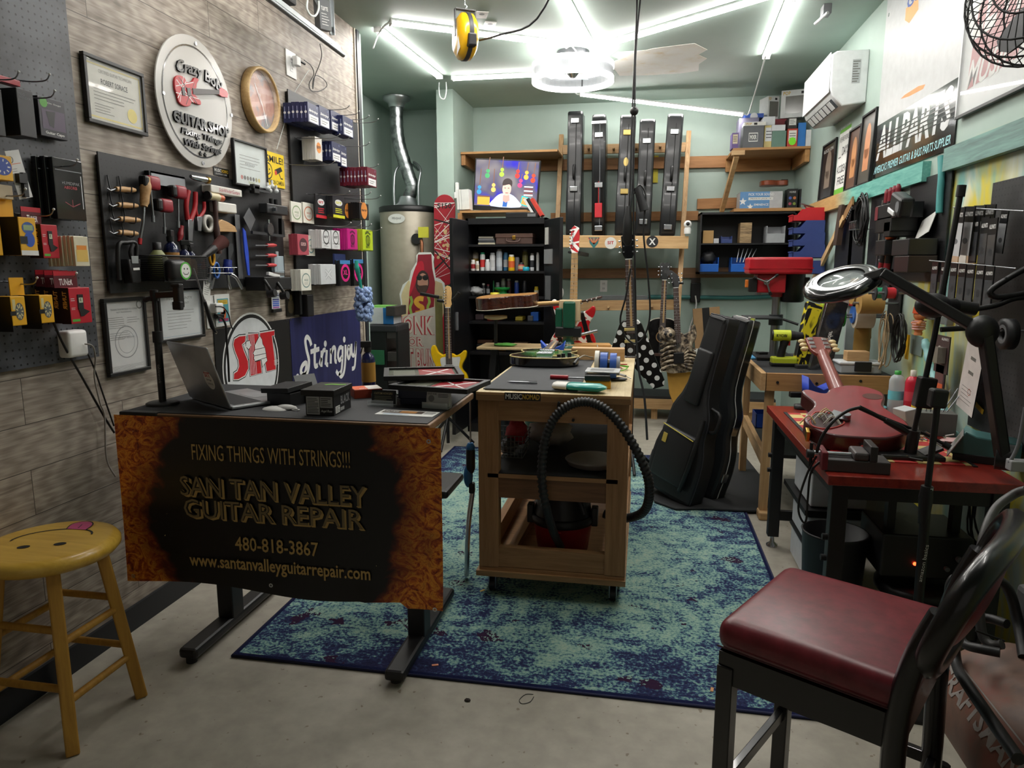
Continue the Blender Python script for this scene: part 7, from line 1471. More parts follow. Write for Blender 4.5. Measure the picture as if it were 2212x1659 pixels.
solo('floor_shelf','low pine floor shelf with dark top at the back wall','shelf',BX(0,1.35,0,.45,0,.10,PINE).bx(0,1.35,.02,.45,.10,.125,mat('#26262a',.6)).bx(.2,.26,.05,.4,-.3,0,PINEZ).bx(1.1,1.16,.05,.4,-.3,0,PINEZ),at(on('Y',6.9,1362,882)))
# back corner: high shelf with boxes, black wall cabinet, bins
c0=on('Y',6.85,1584,325);r=thing('corner_shelf','high plywood corner shelf loaded with boxed goods','shelf',at((c0.x,6.85,c0.z)));W=XR-.005-c0.x
part('board',BX(0,W,0,.62,0,.02,PLYX),r);part('cleat',BX(W-.04,W,.02,.6,-.11,0,PLYY).bx(0,W-.05,.585,.625,-.11,0,PLYX),r);part('front_lip',BX(-.01,.10,-.006,.05,-.04,.0,PINE),r);part('brace',MB().bar((.035,.03,-.04),(-.02,.58,-.49),.04,.04,PINE),r)
def sbox(x0,x1,y0,y1,dy,dp,label,m,draw=None,name='product_box',cat='box'):
 Y=6.85+dy;a,b_=on('Y',Y,x0,y1),on('Y',Y,x1,y0);z0=a.z
 k=thing(name,label,cat,at((a.x,Y,z0)));w,h=b_.x-a.x,b_.z-a.z;part('carton',BX(0,w,0,dp,0,h,m,.002),k)
 if draw:b=MB(fr((0,-.0006,0),(1,0,0),(0,0,1)));draw(b,w,h);part('front_print',b,k)
z_s=c0.z+.021
LGT,DGR=mat('#c9cbcf',.5),mat('#55575b',.5)
def onshelf(x0,x1,ytop,dy,dp,label,m,draw=None,z0=None):
 Y=6.85+dy;a,b_=on('Y',Y,x0,ytop),on('Y',Y,x1,ytop);z0=z_s if z0 is None else z0
 k=thing('product_box',label,'box',at((a.x,Y,z0)));w,h=b_.x-a.x,a.z-z0;part('carton',BX(0,w,0,dp,0,h,m,.002),k)
 if draw:b=MB(fr((0,-.0006,0),(1,0,0),(0,0,1)));draw(b,w,h);part('front_print',b,k)
 return z0+h+.001
def mxr(b,w,h):b.rect(w*.28,w*.72,h*.28,h*.68,0,PAPER).rect(w*.3,w*.7,h*.32,h*.64,.0004,mat('#55575b',.5)).text('MXR',w*.34,h*.38,w*.32,h*.2,.0008,PAPER,.03)
def win(b,w,h):b.rect(w*.14,w*.92,h*.15,h*.78,0,mat('#6d6c66',.2)).text('POP',w*.06,h*.82,w*.22,h*.13,.0004,mat('#c4a03a',.5),.02).rect(w*.6,w*.8,h*.84,h*.93,.0004,INK)
def lbl(c):return lambda b,w,h:b.rect(w*.12,w*.88,h*.3,h*.9,0,mat(c,.5)).lines(w*.2,w*.8,h*.4,h*.8,3,.0004,INK,.25)
t1=onshelf(1606,1651,272,.02,.17,'dark grey effects pedal box at the shelf front',DGR,mxr);onshelf(1608,1655,264,.03,.15,'white narrow box lying on the dark pedal box',mat('#d8d6d0',.5),lambda b,w,h:b.text('POP',w*.1,h*.2,w*.25,h*.6,.0,mat('#c4a03a',.5),.02).rect(w*.45,w*.6,h*.2,h*.8,0,INK),z0=t1)
t2=onshelf(1652,1672,271,.06,.14,'yellow and white small carton between pedal boxes',mat('#c9b878',.5),lbl('#d8dadc'));onshelf(1650,1675,252,.06,.2,'white carton on top of the yellow and white one',LGT,None,z0=t2)
t3=onshelf(1669,1699,283,.02,.16,'green and grey striped carton at the shelf front',mat('#5f7f72',.5));onshelf(1668,1697,270,.02,.16,'white flat carton on top of the green one',LGT,None,z0=t3)
t4=onshelf(1702,1724,278,.02,.16,'red and white carton with lime sticker at shelf front',mat('#b5402f',.5),lambda b,w,h:(lbl('#e0dcd6')(b,w,h),b.disc((w*.5,h*.3),w*.36,.0008,mat('#7fe02a',.5),16,h*.22)));t5=onshelf(1703,1723,254,.02,.16,'black and tan carton with barcode on the red one',mat('#26221e',.5),lbl('#d2d2ce'),z0=t4)
onshelf(1725,1742,265,.04,.18,'bright blue carton under the air conditioner',mat('#2f78c4',.5));onshelf(1742,1762,280,.04,.18,'white carton at the wall end of the corner shelf',mat('#d8dadb',.5))
t6=onshelf(1597,1640,255,.22,.2,'grey-violet carton behind the pedal box',mat('#77748a',.5));onshelf(1608,1650,246,.24,.2,'blue and black toy carton behind the pedal box',mat('#2a4fa8',.5),lambda b,w,h:b.disc((w*.5,h*.3),w*.2,0,LGT,14),z0=t6)
onshelf(1582,1596,287,.03,.15,'purple printed carton at the open end of the shelf',mat('#5f4a86',.5),lbl('#c7b9a0'))
t7=onshelf(1655,1700,258,.24,.25,'dark red long carton behind the front row of boxes',mat('#7f1f2c',.5));T=rot(0,0,-14,(on('Y',7.1,1684,258).x,7.08,t7))
k=thing('product_box','white window box of toys leaning on top of corner shelf boxes','box',T);part('carton',BX(0,.28,0,.16,0,.24,mat('#d2d3d2',.5),.003),k);b=MB(fr((0,-.0008,0),(1,0,0),(0,0,1)));win(b,.28,.24);part('window_print',b,k)
T=rot(0,0,20,(on('Y',7.1,1658,258).x,7.12,t7));k=thing('product_box','smaller white window box behind the leaning one','box',T);part('carton',BX(0,.11,0,.16,0,.21,mat('#cfd0cf',.5),.003),k);b=MB(fr((0,-.0008,0),(1,0,0),(0,0,1)));win(b,.11,.21);part('window_print',b,k)
# black wall cabinet
c0,c1=on('Y',7.1,1508,592),on('Y',7.1,1722,456);W,H=c1.x-c0.x,c1.z-c0.z;r=thing('wall_cabinet','open black wall cabinet with blue bins in the back corner','cabinet',at((c0.x,7.1,c0.z)))
part('shell',BX(0,.015,0,.38,0,H,CBM).bx(W-.015,W,0,.38,0,H,CBM).bx(0,W,.365,.38,0,H,CBM).bx(0,W,0,.38,H-.02,H,CBM).bx(0,W,0,.38,0,.02,CBM),r);zs=on('Y',7.1,1600,525).z-c0.z;part('shelf',BX(.015,W-.015,.01,.365,zs-.015,zs,CBM),r)
def inbox(x0,x1,ytop,sh,m,label,dp=.2,name='box',dy=.06,bin_=False):
 Y=7.1+dy;a,b_=on('Y',Y,x0,ytop),on('Y',Y,x1,ytop);z0=c0.z+(zs if sh else .02)+.001;w,h=b_.x-a.x,a.z-z0
 b=MB()
 if bin_:b.bx(.01,w-.01,.01,dp,0,.006,m).bx(0,.006,0,dp,0,h,m).bx(w-.006,w,0,dp,0,h,m).bx(0,w,dp-.006,dp,0,h,m).bx(0,w,-.01,.0,.0,h*.55,m,.003)
 else:b.bx(0,w,0,dp,0,h,m,.002)
 solo(name,label,'bin' if bin_ else 'box',b,at((a.x,Y,z0)))
BLU=mat('#2166c4',.4);KR=mat('#b8915c',.7)
inbox(1511,1553,556,0,BLU,'bright blue bin at the open end of the black wall cabinet',name='parts_bin',bin_=True);inbox(1580,1622,556,0,BLU,'bright blue bin of rods behind the drill press head',name='parts_bin',bin_=True)
inbox(1519,1542,498,1,KR,'small tan carton on the upper wall cabinet shelf');inbox(1558,1582,510,1,mat('#37487f',.4),'navy bin on the upper wall cabinet shelf',name='parts_bin',bin_=True);inbox(1542,1553,515,1,LGT,'small white carton beside the navy bin');inbox(1600,1625,481,1,wood('#c2a378','#4a3a2c',scale=2),'spotted wooden block stack in the wall cabinet',name='block_stack');inbox(1657,1697,488,1,mat('#a9acb0',.5),'grey bin of hoses on the upper wall cabinet shelf',name='parts_bin',bin_=True)
for i in range(5):a=on('Y',7.2,1592+7*i,553);solo('metal_rod','metal rod standing in the blue bin of rods','rod',TU([(0,0,-.06),(.02+.01*i,.03,.07)],.006,STEEL,6),at(a),'rods in the blue bin')
solo('cloth','dark grey rag heaped in the first blue bin','cloth',bagmesh((0,0,.0),(.07,.06,.07),GREYD,21),at(on('Y',7.24,1530,556)))
zt=c0.z+H;solo('shelf_board','plywood board on top of the black wall cabinet','shelf',BX(.3,W+.06,.0,.36,.002,.03,PLYX).bx(.0,.5,.2,.36,.002,.012,mat('#b9a98c',.6)),at((c0.x,7.08,zt)))
a,b_=on('Y',7.12,1598,440),on('Y',7.12,1692,402);k=thing('cardboard_box','blue star-print speaker box on the board above black cabinet','box',at((a.x,7.12,zt+.031)));w,h=b_.x-a.x,b_.z-a.z;part('carton',BX(0,w,0,.26,0,h,mat('#b9b9bb',.5)),k)
b=MB(fr((0,-.0006,0),(1,0,0),(0,0,1)));b.rect(0,w*.7,0,h,0,mat('#5f8fc0',.5)).text('PICK YOUR SOUND',w*.2,h*.76,w*.6,h*.15,.0004,WHITE,.01).rect(w*.2,w*.78,h*.5,h*.66,.0004,PAPER).text('PRIVATE JACK 15',w*.25,h*.53,w*.48,h*.09,.0008,INK).text('EMINENCE',w*.34,h*.16,w*.34,h*.13,.0004,WHITE,.01).flat(star((w*.07,h*.42),h*.24),.0005,WHITE).flat(star((w*.25,h*.1),h*.2),.0005,WHITE);part('front_print',b,k)
for i,(x0,x1) in enumerate(((1700,1725),(1727,1753))):
 a,b_=on('Y',7.12,x0,440),on('Y',7.12,x1,398);k=thing('product_box',('black tuner-head carton beside the star-print box','black tuner-head carton nearest the green wall')[i],'box',at((a.x,7.12+.02*i,zt+.031)));w,h=b_.x-a.x,b_.z-a.z;part('carton',BX(0,w,0,.15,0,h,BLACK,.002),k)
 b=MB(fr((0,-.0006,0),(1,0,0),(0,0,1))).text('HORSE',w*.2,h*.78,w*.6,h*.1,0,PAPER);[b.disc((w*x,h*y),w*.15,.0002,mat(c,.5),12) for x,y,c in ((.28,.52,'#4a5fb0'),(.7,.52,'#c0703a'),(.28,.22,'#a0455a'),(.7,.22,'#7f8f3a'))];part('front_print',b,k)
T=rot(90,0,80,(on('Y',7.3,1665,396).x,7.26,zt+.24))@Matrix.Scale(.45,4);k=thing('violin','reddish brown small fiddle lying on top of the star-print box','violin',rot(0,0,0,(on('Y',7.25,1640,400).x,7.22,b_.z+.001)));part('body',MB(Matrix.Scale(.5,4)@rot(0,0,-90)).prism(sp2(ACOU),0,.09,wood('#8a3f1e','#6a2c14',.3,coat=.4),bev=.01),k);part('chin_rest',BO((.22,0,.052),(.06,.03,.012),BLACK,bev=.004),k)
# ---- boards and tools of the green wall
def panel(Y0,Y1,Z0,Z1,label,st=None):
 return solo('pegboard',label,'pegboard',BX(0,Y1-Y0,0,Z1-Z0,.008,.014,peg('#1c1d1f','#000000',stain=st)).bx(.02,.05,.02,Z1-Z0-.02,0,.008,BLACK),FR((Y1,Z0),.002))
panel(5.02,5.36,1.42,1.86,'small black pegboard holding coiled cables on the green wall');panel(4.40,4.92,1.36,1.90,'middle black pegboard behind the screwdrivers on green wall');panel(3.72,4.25,1.40,1.92,'black pegboard behind the bins under turquoise ledge');panel(2.30,3.30,.80,1.81,'large black pegboard at the near end of green wall','#3a3b3d')
panel(4.25,4.45,1.10,1.46,'narrow black pegboard under the wire spools')
def bin2(T,label,m,w=.13,d=.18,h=.09,name='parts_bin'):  # T: X across, Y up, Z outwards
 k=thing(name,label,'bin',T);s_=[(0,0),(d,0),(d,h*.45),(d*.78,h*.5),(d*.6,h),(0,h)]
 F=lambda x:fr((x,0,0),(0,0,1),(0,1,0))
 part('tray',MB(F(0)).prism(s_,0,.004,m).prism(s_,-w,-w+.004,m),k) if False else None
 b=MB(F(0)).prism(s_,-.004,0,m);b.T=F(w);b.prism(s_,0,.004,m);b.T=I4;b.bx(0,w,0,.005,0,d,m).bx(0,w,0,h,0,.004,m).bx(0,w,0,h*.46,d-.004,d+.003,m).bx(-.003,w+.003,h*.42,h*.5,d-.002,d+.008,m);part('tray',b,k);return k
NB,RB=mat('#35457f',.4),mat('#b8232c',.4)
for i,(y,c,lab) in enumerate(((480,RB,'red bin of hardware on top of the wall bin stack'),(507,NB,'top navy bin of the wall bin stack'),(533,NB,'middle navy bin of the wall bin stack'),(558,NB,'lower navy bin of the wall bin stack'),(592,NB,'lowest navy bin of wall bin stack, behind drill press'))):
 k=bin2(WR(1772,y,.03),lab,c,.15,.24,.105);
 if i==0:part('hardware',TU([(.02,.1,.1),(.05,.13,.14),(.1,.11,.08),(.12,.14,.18)],.006,STEEL,6,n=3),k)
panel(5.28,5.72,1.40,1.92,'black rail panel behind the navy wall bins')
# a bare neck and friends
def rn(p,q,w0,w1,th,name,label,cat,m,off=.06):
 a,b_=on('X',XR-off,*p),on('X',XR-off,*q);T=fr(a,(b_-a),V((-1,0,0)).cross(b_-a));L=(b_-a).length;k=thing(name,label,cat,T);return k,L
k,L=rn((1748,622),(1822,470),.03,.03,.02,'guitar_neck','bare maple guitar neck hanging on green wall under the ledge','guitar neck',MAPLE);part('neck',PR([(0,-.028),(L,-.021),(L,.021),(0,.028)],-.015,.006,wood('#d9b888','#b58f5c')),k);hd=part('headstock',PR([(L,-.022),(L+.06,-.035),(L+.2,-.03),(L+.22,.02),(L+.05,.03),(L,.022)],-.012,0,wood('#9a7448','#7a5836')),k)
for i in range(6):part('tuner',CY((L+.05+.026*i,-.03,-.006),(L+.05+.026*i,-.05,-.006),.006,BLACK,8),hd)
k,L=rn((1898,585),(1915,540),0,0,0,'guitar_neck','orange headstock peeking out above the magnifier lamp','guitar neck',MAPLE,.1);part('headstock',PR([(0,-.025),(L,-.03),(L+.02,.02),(0,.025)],-.012,0,wood('#c07a38','#9a5a24')),k);part('tuner',CY((.03,.03,-.006),(.03,.06,-.006),.007,BLACK,8).cyl((.09,.03,-.006),(.09,.06,-.006),.007,BLACK,8),k)
solo('wood_blank','dark brown wooden neck blank hanging beside the maple neck','blank',MB().bar((0,0,0),(.02,0,.28),.035,.09,wood('#4a382c','#35271e',axis='Z')),at(on('X',XR-.06,1808,530)))
def coil(name,label,px,py,r_,off,n,m,wire=.004,ry=None,seed=1):
 T=WR(px,py,off);rd=random.Random(seed);b=MB()
 for i in range(n):
  rr=r_*rd.uniform(.8,1.1);dx,dz=rd.uniform(-.01,.01),rd.uniform(-.02,.02);b.tube([(dx+rr*cos(2*pi*j/16),(ry or r_)/r_*rr*sin(2*pi*j/16),dz+.006*sin(j+i)) for j in range(16)],wire,m,5,closed=True)
 return solo(name,label,'cable',b,T)
coil('cable_coil','tangle of black guitar cables hanging on the small pegboard',1858,475,.10,.08,9,BLACK,.005,.15,2);coil('cable_coil','oval coil of black wire hanging in front of the tape rolls',1857,655,.075,.16,9,BLACK,.0035,.14,3);coil('cable_coil','coil of black cable hanging beside the tan string coil',1943,730,.07,.06,8,BLACK,.0035,.12,4);coil('cable_coil','tan looped string coil in a clear bag',1912,735,.05,.08,5,mat('#b9a07c',.6),.003,.15,5)
for i in range(4):
 k=thing('screwdriver',('red-black screwdriver first in the wall rack','red-black screwdriver second in the wall rack','red-black screwdriver third in the wall rack','red-black screwdriver last in the wall rack by the work light')[i],'screwdriver',WR(1913+8*i,458-3*i,.08));part('handle',TU([(0,0,0),(0,.03,0),(0,.10,0),(0,.125,0)],[.008,.014,.014,.009],mat('#7a1524',.4),10,n=3).cyl((0,.02,0),(0,.05,0),.0155,BLACK,10),k);part('shaft',CY((0,0,0),(0,-.17,0),.0035,STEEL,8),k)
for i in range(2):
 k=thing('screwdriver',('big red-black screwdriver hanging handle down, one nearer the headstock','big red-black screwdriver hanging handle down, one nearer the bins')[i],'screwdriver',WR(1913+12*i,532,.10)@rot(0,0,-14));part('handle',TU([(0,0,0),(0,-.04,0),(0,-.13,0),(0,-.16,0)],[.012,.02,.02,.012],BLACK,10,n=3).tube([(.004,-.09,.004),(.004,-.155,.004)],.018,mat('#8f1a28',.4),10),k);part('shaft',CY((0,0,0),(0,.20,0),.005,CHROME,8),k)
solo('steel_ruler','long chrome bar hanging on the middle pegboard','ruler',BX(-.012,.012,-.25,.25,0,.006,CHROME),WR(1899,530,.09)@rot(0,0,-4))
b=MB();[b.tube([(x,0,0),(x,0,.10),(x,.05,.10)],.002,CHROME,5) for x in [.02*i for i in range(8)]];b.tube([(0,0,.10),(.16,0,.10)],.003,CHROME,5).tube([(0,.05,.10),(.16,.05,.10)],.003,CHROME,5);solo('wire_rack','small chrome wire rack on the middle pegboard','rack',b,WR(1870,497,.02))
k=thing('work_light','black and white clamp work light above the screwdrivers','lamp',WR(1948,442,.13)@rot(0,0,-18));part('body',BO((0,0,0),(.17,.10,.07),BLACK,bev=.015),k);part('lens',BX(-.08,.02,-.055,-.03,.0,.04,mat('#e6e8e8',.3),.004),k);part('dial',MB().disc((.045,.0),.028,.0355,GREYM,18),k)
for i,(x,y,w,lab) in enumerate(((1945,466,.34,'red-labelled black box shelf bin on upper hooks'),(1945,492,.26,'open black bin with white paper on the green wall board'),(1945,540,.16,'black bin holding an orange knob'),(1985,540,.24,'black bin stuffed with a white sheet'),(1990,575,.2,'dark brown carton under the wall bins'),(1965,500,.1,'small black box hanging behind the bins'))):
 k=thing('parts_bin',lab,'bin',WR(x,y,.03));part('tray',BX(0,w,-.03,.05,0,.13,mat(('#141517','#18191b','#1b1c1e','#1d1e20','#2a1f1e','#151517')[i],.4),.004),k)
 if i==0:part('label',MB().rect(0,.05,-.025,.045,.1315,mat('#6d1f28',.5)),k)
 if i==3:part('paper_sheet',MB(rot(-20,0,12)).bx(.02,.2,.03,.14,.04,.043,PAPER),k)
 if i==2:part('orange_knob',MB().sph((.06,.07,.07),(.045,.022,.03),mat('#d9662a',.4),14,8),k)
def ap(b,w,h):b.text('ALLPARTS',w*.12,h*.78,w*.76,h*.09,.0005,PAPER,.03).rect(w*.06,w*.94,h*.04,h*.66,.0005,mat('#4a4c4f',.2)).disc((w*.5,h*.3),w*.22,.0008,GREYD,12)
def apw(b,w,h):b.text('ALLPARTS',w*.1,h*.80,w*.8,h*.09,.0005,PAPER,.03).rect(0,w,0,h*.68,.0005,mat('#c9cbcd',.3)).disc((w*.5,h*.3),w*.25,.0008,GREYM,12,h*.06)
def pk(px,py,w,h,lab,d=ap,off=.16,grp=None,tilt=0):
 T=WR(px,py,off)@rot(0,0,tilt);k=thing('parts_package',lab,'package',T,grp);part('card',BX(0,w,-h,0,0,.004,mat('#1a1b1d',.3)),k);b=MB(TRN((0,-h,.004)));d(b,w,h);part('print',b,k);return k,T
k,T=pk(2064,448,.10,.19,'large parts pack with silver picture, first on the upper rod',apw,.18,None,-4)
for i in range(1,4):dup(k,T@TRN((.014*i,.003*i,-.03*i)),'parts pack behind the large silver-picture pack','packs behind the large silver-picture pack')
for i,x in enumerate((2103,2123,2140)):pk(x,468+2*i,.065,.18,('small black parts pack first after the large silver pack','small black parts pack second along the upper rod','small black parts pack last before the white-label pack')[i],off=.14)
pk(2166,452,.055,.16,'parts pack with white label on the near pegboard rod',apw,.10,None,-5)
for i,x in enumerate((2016,2036,2056,2074,2092,2112,2132)):pk(x,566+1.5*i,.068,.15,('first','second','third','fourth','fifth','sixth','seventh')[i]+' black parts pack counted from the stand pole, lower rod',off=.15)
solo('rod','long thin steel rod carrying the upper parts packs','rod',TU([on('X',XR-.15,2060,448),on('X',XR-.12,2212,456)],.003,STEEL,6));solo('rod','long thin steel rod carrying the lower parts packs','rod',TU([on('X',XR-.16,2008,563),on('X',XR-.14,2195,580)],.003,STEEL,6))
for i,(x,y) in enumerate(((2062,540),(2078,545),(2095,545))):solo('hardware_bag',('tan carded bridge part behind the stand pole','small clear bag of bridge parts on the wall','tan carded part beside the clear bag')[i],'package',BX(0,.07,-.10,0,0,.01,mat(('#c4a78c','#c9c3ba','#b59a80')[i],.4)),WR(x,y,.002))
for i,(x,y) in enumerate(((2015,632),(2048,640),(2085,645))):solo('hardware_bag',('clear blister of parts under the lower rod, far one','clear blister of parts under the lower rod, middle one','clear blister of parts under the lower rod, near one')[i],'package',BX(0,.09,-.13,0,0,.03,mat('#77797b',.15,alpha=.7,var=0),.004),WR(x,y,.002))
k,T=pk(2026,722,.15,.17,'brown blister pack of a toggle switch below the boom joint',lambda b,w,h:b.rect(0,w,0,h,.0003,mat('#4c3a3a',.4)).text('ALLPARTS',w*.4,h*.88,w*.5,h*.07,.0006,PAPER,.02).ring((w*.3,h*.55),.02,.028,.0006,PAPER,16).box((w*.65,h*.5,.02),(.06,.07,.035),mat('#8f8a80',.15,alpha=.8,var=0)),.06)
pk(2024,785,.11,.12,'clear pack with orange insert under the brown switch pack',lambda b,w,h:b.rect(.005,w*.85,.01,h,.0003,mat('#6a4a48',.4)).rect(.005,w*.85,.012,h*.3,.0006,mat('#d0653a',.4)),.06)
k,T=pk(2100,700,.16,.36,'white sheet of pickup wiring instructions in a clear bag',lambda b,w,h:b.rect(0,w,0,h,.0003,mat('#d6d0cc',.4)).rect(w*.35,w*.65,h*.62,h*.66,.0006,GR).rect(w*.35,w*.65,h*.45,h*.49,.0006,GR).lines(w*.15,w*.8,h*.08,h*.3,5,.0006,GR,.15).ring((w*.6,h*.25),.012,.015,.0006,mat('#b0624a',.5),12),.05,None,-10)
T=WR(2188,722,.12);solo('tape_roll','roll of black tape on the near pegboard','tape',CY((0,.012,-.105),(0,.012,.04),.004,STEEL,8).rings([[(rr*cos(2*pi*j/28),rr*sin(2*pi*j/28),z) for j in range(28)] for rr,z in ((.022,0),(.055,0),(.055,.035),(.022,.035))],mat('#1c1c1e',.5),True,False,True).ring((0,0),.022,.034,.0355,GREYM,24),T)
solo('yellow_card','small yellow plastic card hanging below the doll','card',BX(0,.045,-.13,0,0,.004,mat('#dcab18',.4),.001),WR(1960,722,.03));solo('ruler_card','yellow ruler strip behind the instruction sheet','ruler',BX(0,.12,-.02,0,0,.003,mat('#c9a92a',.5)),WR(2100,858,.02)@rot(0,0,-16));solo('metal_plate','bare metal plate on green wall under the doll','plate',BX(0,.16,-.10,0,0,.003,mat('#8fa39e',.4,.4)),WR(1970,722,.004))
k=thing('doll','small doll with orange hair and pink striped sweater on wall shelf','doll',WR(1983,724,.06));SK=mat('#d98a5a',.5);part('body',LA([(.018,0),(.02,.01),(.016,.02),(.026,.03),(.03,.05),(.02,.075),(.012,.08)],SK,14),k).matrix_local=rot(-90,0,0);part('head',MB().sph((0,.10,0),(.032,.028,.028),SK,16,10),k);part('hair',LA([(.034,0),(.03,.03),(.004,.085)],mat('#d8552a',.8),14),k).matrix_local=rot(-90,0,0,(0,.108,0));b=MB();[b.lathe([(.031,.03+.012*i),(.031,.036+.012*i)],mat('#e0b0ac',.7),14,cap=False) for i in range(4)];part('striped_sweater',b,k).matrix_local=rot(-90,0,0);part('arm',TU([(-.025,.07,0),(-.04,.055,.02)],.008,SK,8).tube([(.025,.07,0),(.04,.055,.02)],.008,SK,8),k)
# spools on a wall rod
def spool(px,py,off,r_,L,m,label,fl=None,name='tape_roll'):
 T=WR(px,py,off)@rot(90,0,0) if False else WR(px,py,off);b=MB(fr((0,0,0),(0,0,1),(0,1,0)));
 k=thing(name,label,'roll',T);part('roll',b.cyl((0,0,0),(L,0,0),r_,m,22),k);part('mounting_peg',CY((0,0,-off),(0,0,L+.03),.007,STEEL,8),k)
 if fl:[part('flange',CY((0,0,z-.003),(0,0,z+.003),r_*1.35,fl,22),k) for z in (0,L)]
spool(1880,630,.12,.075,.10,mat('#b08a4a',.6),'fat tan masking tape roll on the wall rod');spool(1905,655,.10,.06,.12,mat('#a98446',.6),'second tan masking tape roll under the wire spools');spool(1912,633,.18,.028,.05,mat('#1f9a6a',.4),'green wire spool on the wall rod',GREYD,'wire_spool');spool(1934,633,.16,.028,.05,mat('#c8303a',.4),'red wire spool on the wall rod',GREYD,'wire_spool');spool(1868,680,.14,.05,.07,mat('#3a6ab8',.4),'blue tape roll behind the black wire coil');spool(1885,685,.10,.065,.10,mat('#cfc4b0',.5),'cream paper roll beside the clear bag');spool(1830,650,.17,.05,.06,mat('#c9b8b4',.5),'pale pink tape roll next to the copper foil');spool(1822,685,.15,.045,.08,mat('#9c5f4a',.3,.5),'copper foil roll with green core',mat('#2f9a3a',.5))
solo('paper_tube','tall tan kraft tape stack standing on wooden block','roll',LA([(.045,0),(.047,.04),(.045,.085),(.048,.09),(.046,.13),(.045,.2),(.02,.201)],mat('#a5803f',.6),20),at(on('X',XR-.12,1860,762)))
# fan head
F0=on('Y',2.6,2262,-28);k=thing('wall_fan','black wire-cage fan high on the green wall near poster','fan',fr(F0,(.65,-.75,0),(.1,.05,.98)));b=MB();R_=.23
for z,rr in ((0,R_),(.05,R_*.93),(.09,R_*.75),(.11,R_*.45),(-.05,R_*.93),(-.09,R_*.7)):b.tube([(rr*cos(2*pi*i/32),rr*sin(2*pi*i/32),z) for i in range(32)],.0035,BLACKM,5,closed=True)
for i in range(48):a=2*pi*i/48;b.tube([(cos(a)*rr,sin(a)*rr,z) for z,rr in ((.115,.05),(.11,R_*.45),(.09,R_*.75),(.05,R_*.93),(0,R_),(-.05,R_*.93),(-.09,R_*.7),(-.11,.06))],.0016,BLACKM,4)
part('wire_cage',b,k);part('motor',CY((0,0,-.2),(0,0,-.06),.06,BLACK,18),k);part('hub',CY((0,0,-.04),(0,0,.03),.035,BLACK,16),k)
for i in range(3):part('fan_blade',MB(rot(0,0,120*i)@rot(22,0,0)).prism(sp2([(.03,-.03),(.17,-.06),(.19,.03),(.10,.07),(.03,.03)],2),-.002,.002,GREYD),k)
part('wall_arm',MB().bar((0,0,-.15),V(k.matrix_world.inverted()@V((XR-.002,F0.y+.15,F0.z))),.04,.04,BLACK),k)
solo('detector','small metal bracket on the ceiling beside the air conditioner','bracket',BO((0,0,-.03),(.05,.09,.06),GREYM,bev=.004).cyl((0,-.06,-.06),(-.05,.05,-.09),.010,mat('#b9bcbc',.5),8),at(on('Z',ZC,1785,12)))
# ================================================================ red workbench
BZ,BX0,BX1,BY0,BY1=.75,.655,1.285,2.56,3.86
def Bp(x,y,z=BZ):return on('Z',z,x,y)
RWD=wood('#8f2d22','#6d1d18',.28,'Y',coat=.3,name='red stained wood')
r=thing('workbench','red-topped adjustable workbench with black legs on the green wall side','workbench',at(((BX0+BX1)/2,(BY0+BY1)/2,0)));hx,hy=(BX1-BX0)/2,(BY1-BY0)/2
part('top',BX(-hx,hx,-hy,hy,BZ-.036,BZ,RWD,.003),r)
for x in (-1,1):
 for y in (-1,1):
  l_=part('leg',BX(x*(hx-.055)-.028,x*(hx-.055)+.028,y*(hy-.07)-.025,y*(hy-.07)+.025,.06,BZ-.037,BLACK,.003),r);part('levelling_foot',LA([(.03,0),(.03,.012),(.012,.025),(.01,.06)],CHROME,18,c=(x*(hx-.055),y*(hy-.07),0)),l_)
  part('bolt',CY((x*(hx-.055)-.045,y*(hy-.07),.42),(x*(hx-.055)-.028,y*(hy-.07),.42),.012,BLACKM,10).cyl((x*(hx-.055)-.045,y*(hy-.07),.5),(x*(hx-.055)-.028,y*(hy-.07),.5),.012,BLACKM,10),l_)
for y in (-1,1):part('cross_rail',BX(-hx+.08,hx-.08,y*(hy-.07)-.015,y*(hy-.07)+.015,.15,.20,BLACK),r);part('apron',BX(-hx+.05,hx-.05,y*(hy-.07)-.015,y*(hy-.07)+.015,BZ-.10,BZ-.038,BLACK),r)
for x in (-1,1):part('side_rail',BX(x*(hx-.055)-.015,x*(hx-.055)+.015,-hy+.09,hy-.09,BZ-.10,BZ-.038,BLACK),r)
part('shelf',BX(-hx+.09,hx-.02,.05,hy-.1,.36,.385,BLACK),r)
for i in range(3):k=thing('drawer_unit',('white drawer cart under the bench, upper tray','white drawer cart under the bench, middle tray','white drawer cart under the bench, lowest tray')[i],'drawer',at((BX0+.12,3.30,(.39,.20,.03)[i])));part('tray',BX(0,.24,0,.36,0,(.16,.14,.15)[i],mat('#b9bcc0',.4),.006),k);part('frame',BX(-.008,.25,-.008,.37,(.162,.142,.152)[i],(.17,.15,.16)[i],BLACK),k)
solo('trash_bin','tall black trash bin under the red workbench','bin',LA([(.10,0),(.105,.01),(.125,.40),(.130,.41),(.12,.41),(.10,.05),(.02,.04)],mat('#141416',.5),28),at((.795,2.95,0)))
k=thing('amplifier','dark amplifier with a red pilot light under the workbench','amplifier',at((1.08,2.86,.30)));part('cabinet',BX(-.16,.16,-.08,.2,0,.17,BLACK,.008),k);part('pilot_light',MB().sph((-.04,-.083,.06),(.007,.005,.007),mat('#ff3a1a',.4,emit=4.,var=0),10,6),k);part('knob',CY((.11,-.095,.09),(.11,-.08,.09),.012,GREYM,12),k);part('jack',CY((.07,-.095,.05),(.07,-.08,.05),.009,GREYM,12),k);part('bracket',BX(-.13,-.10,-.02,.02,.17,BZ-.30-.038,BLACK).bx(.10,.13,-.02,.02,.17,BZ-.30-.038,BLACK),k)
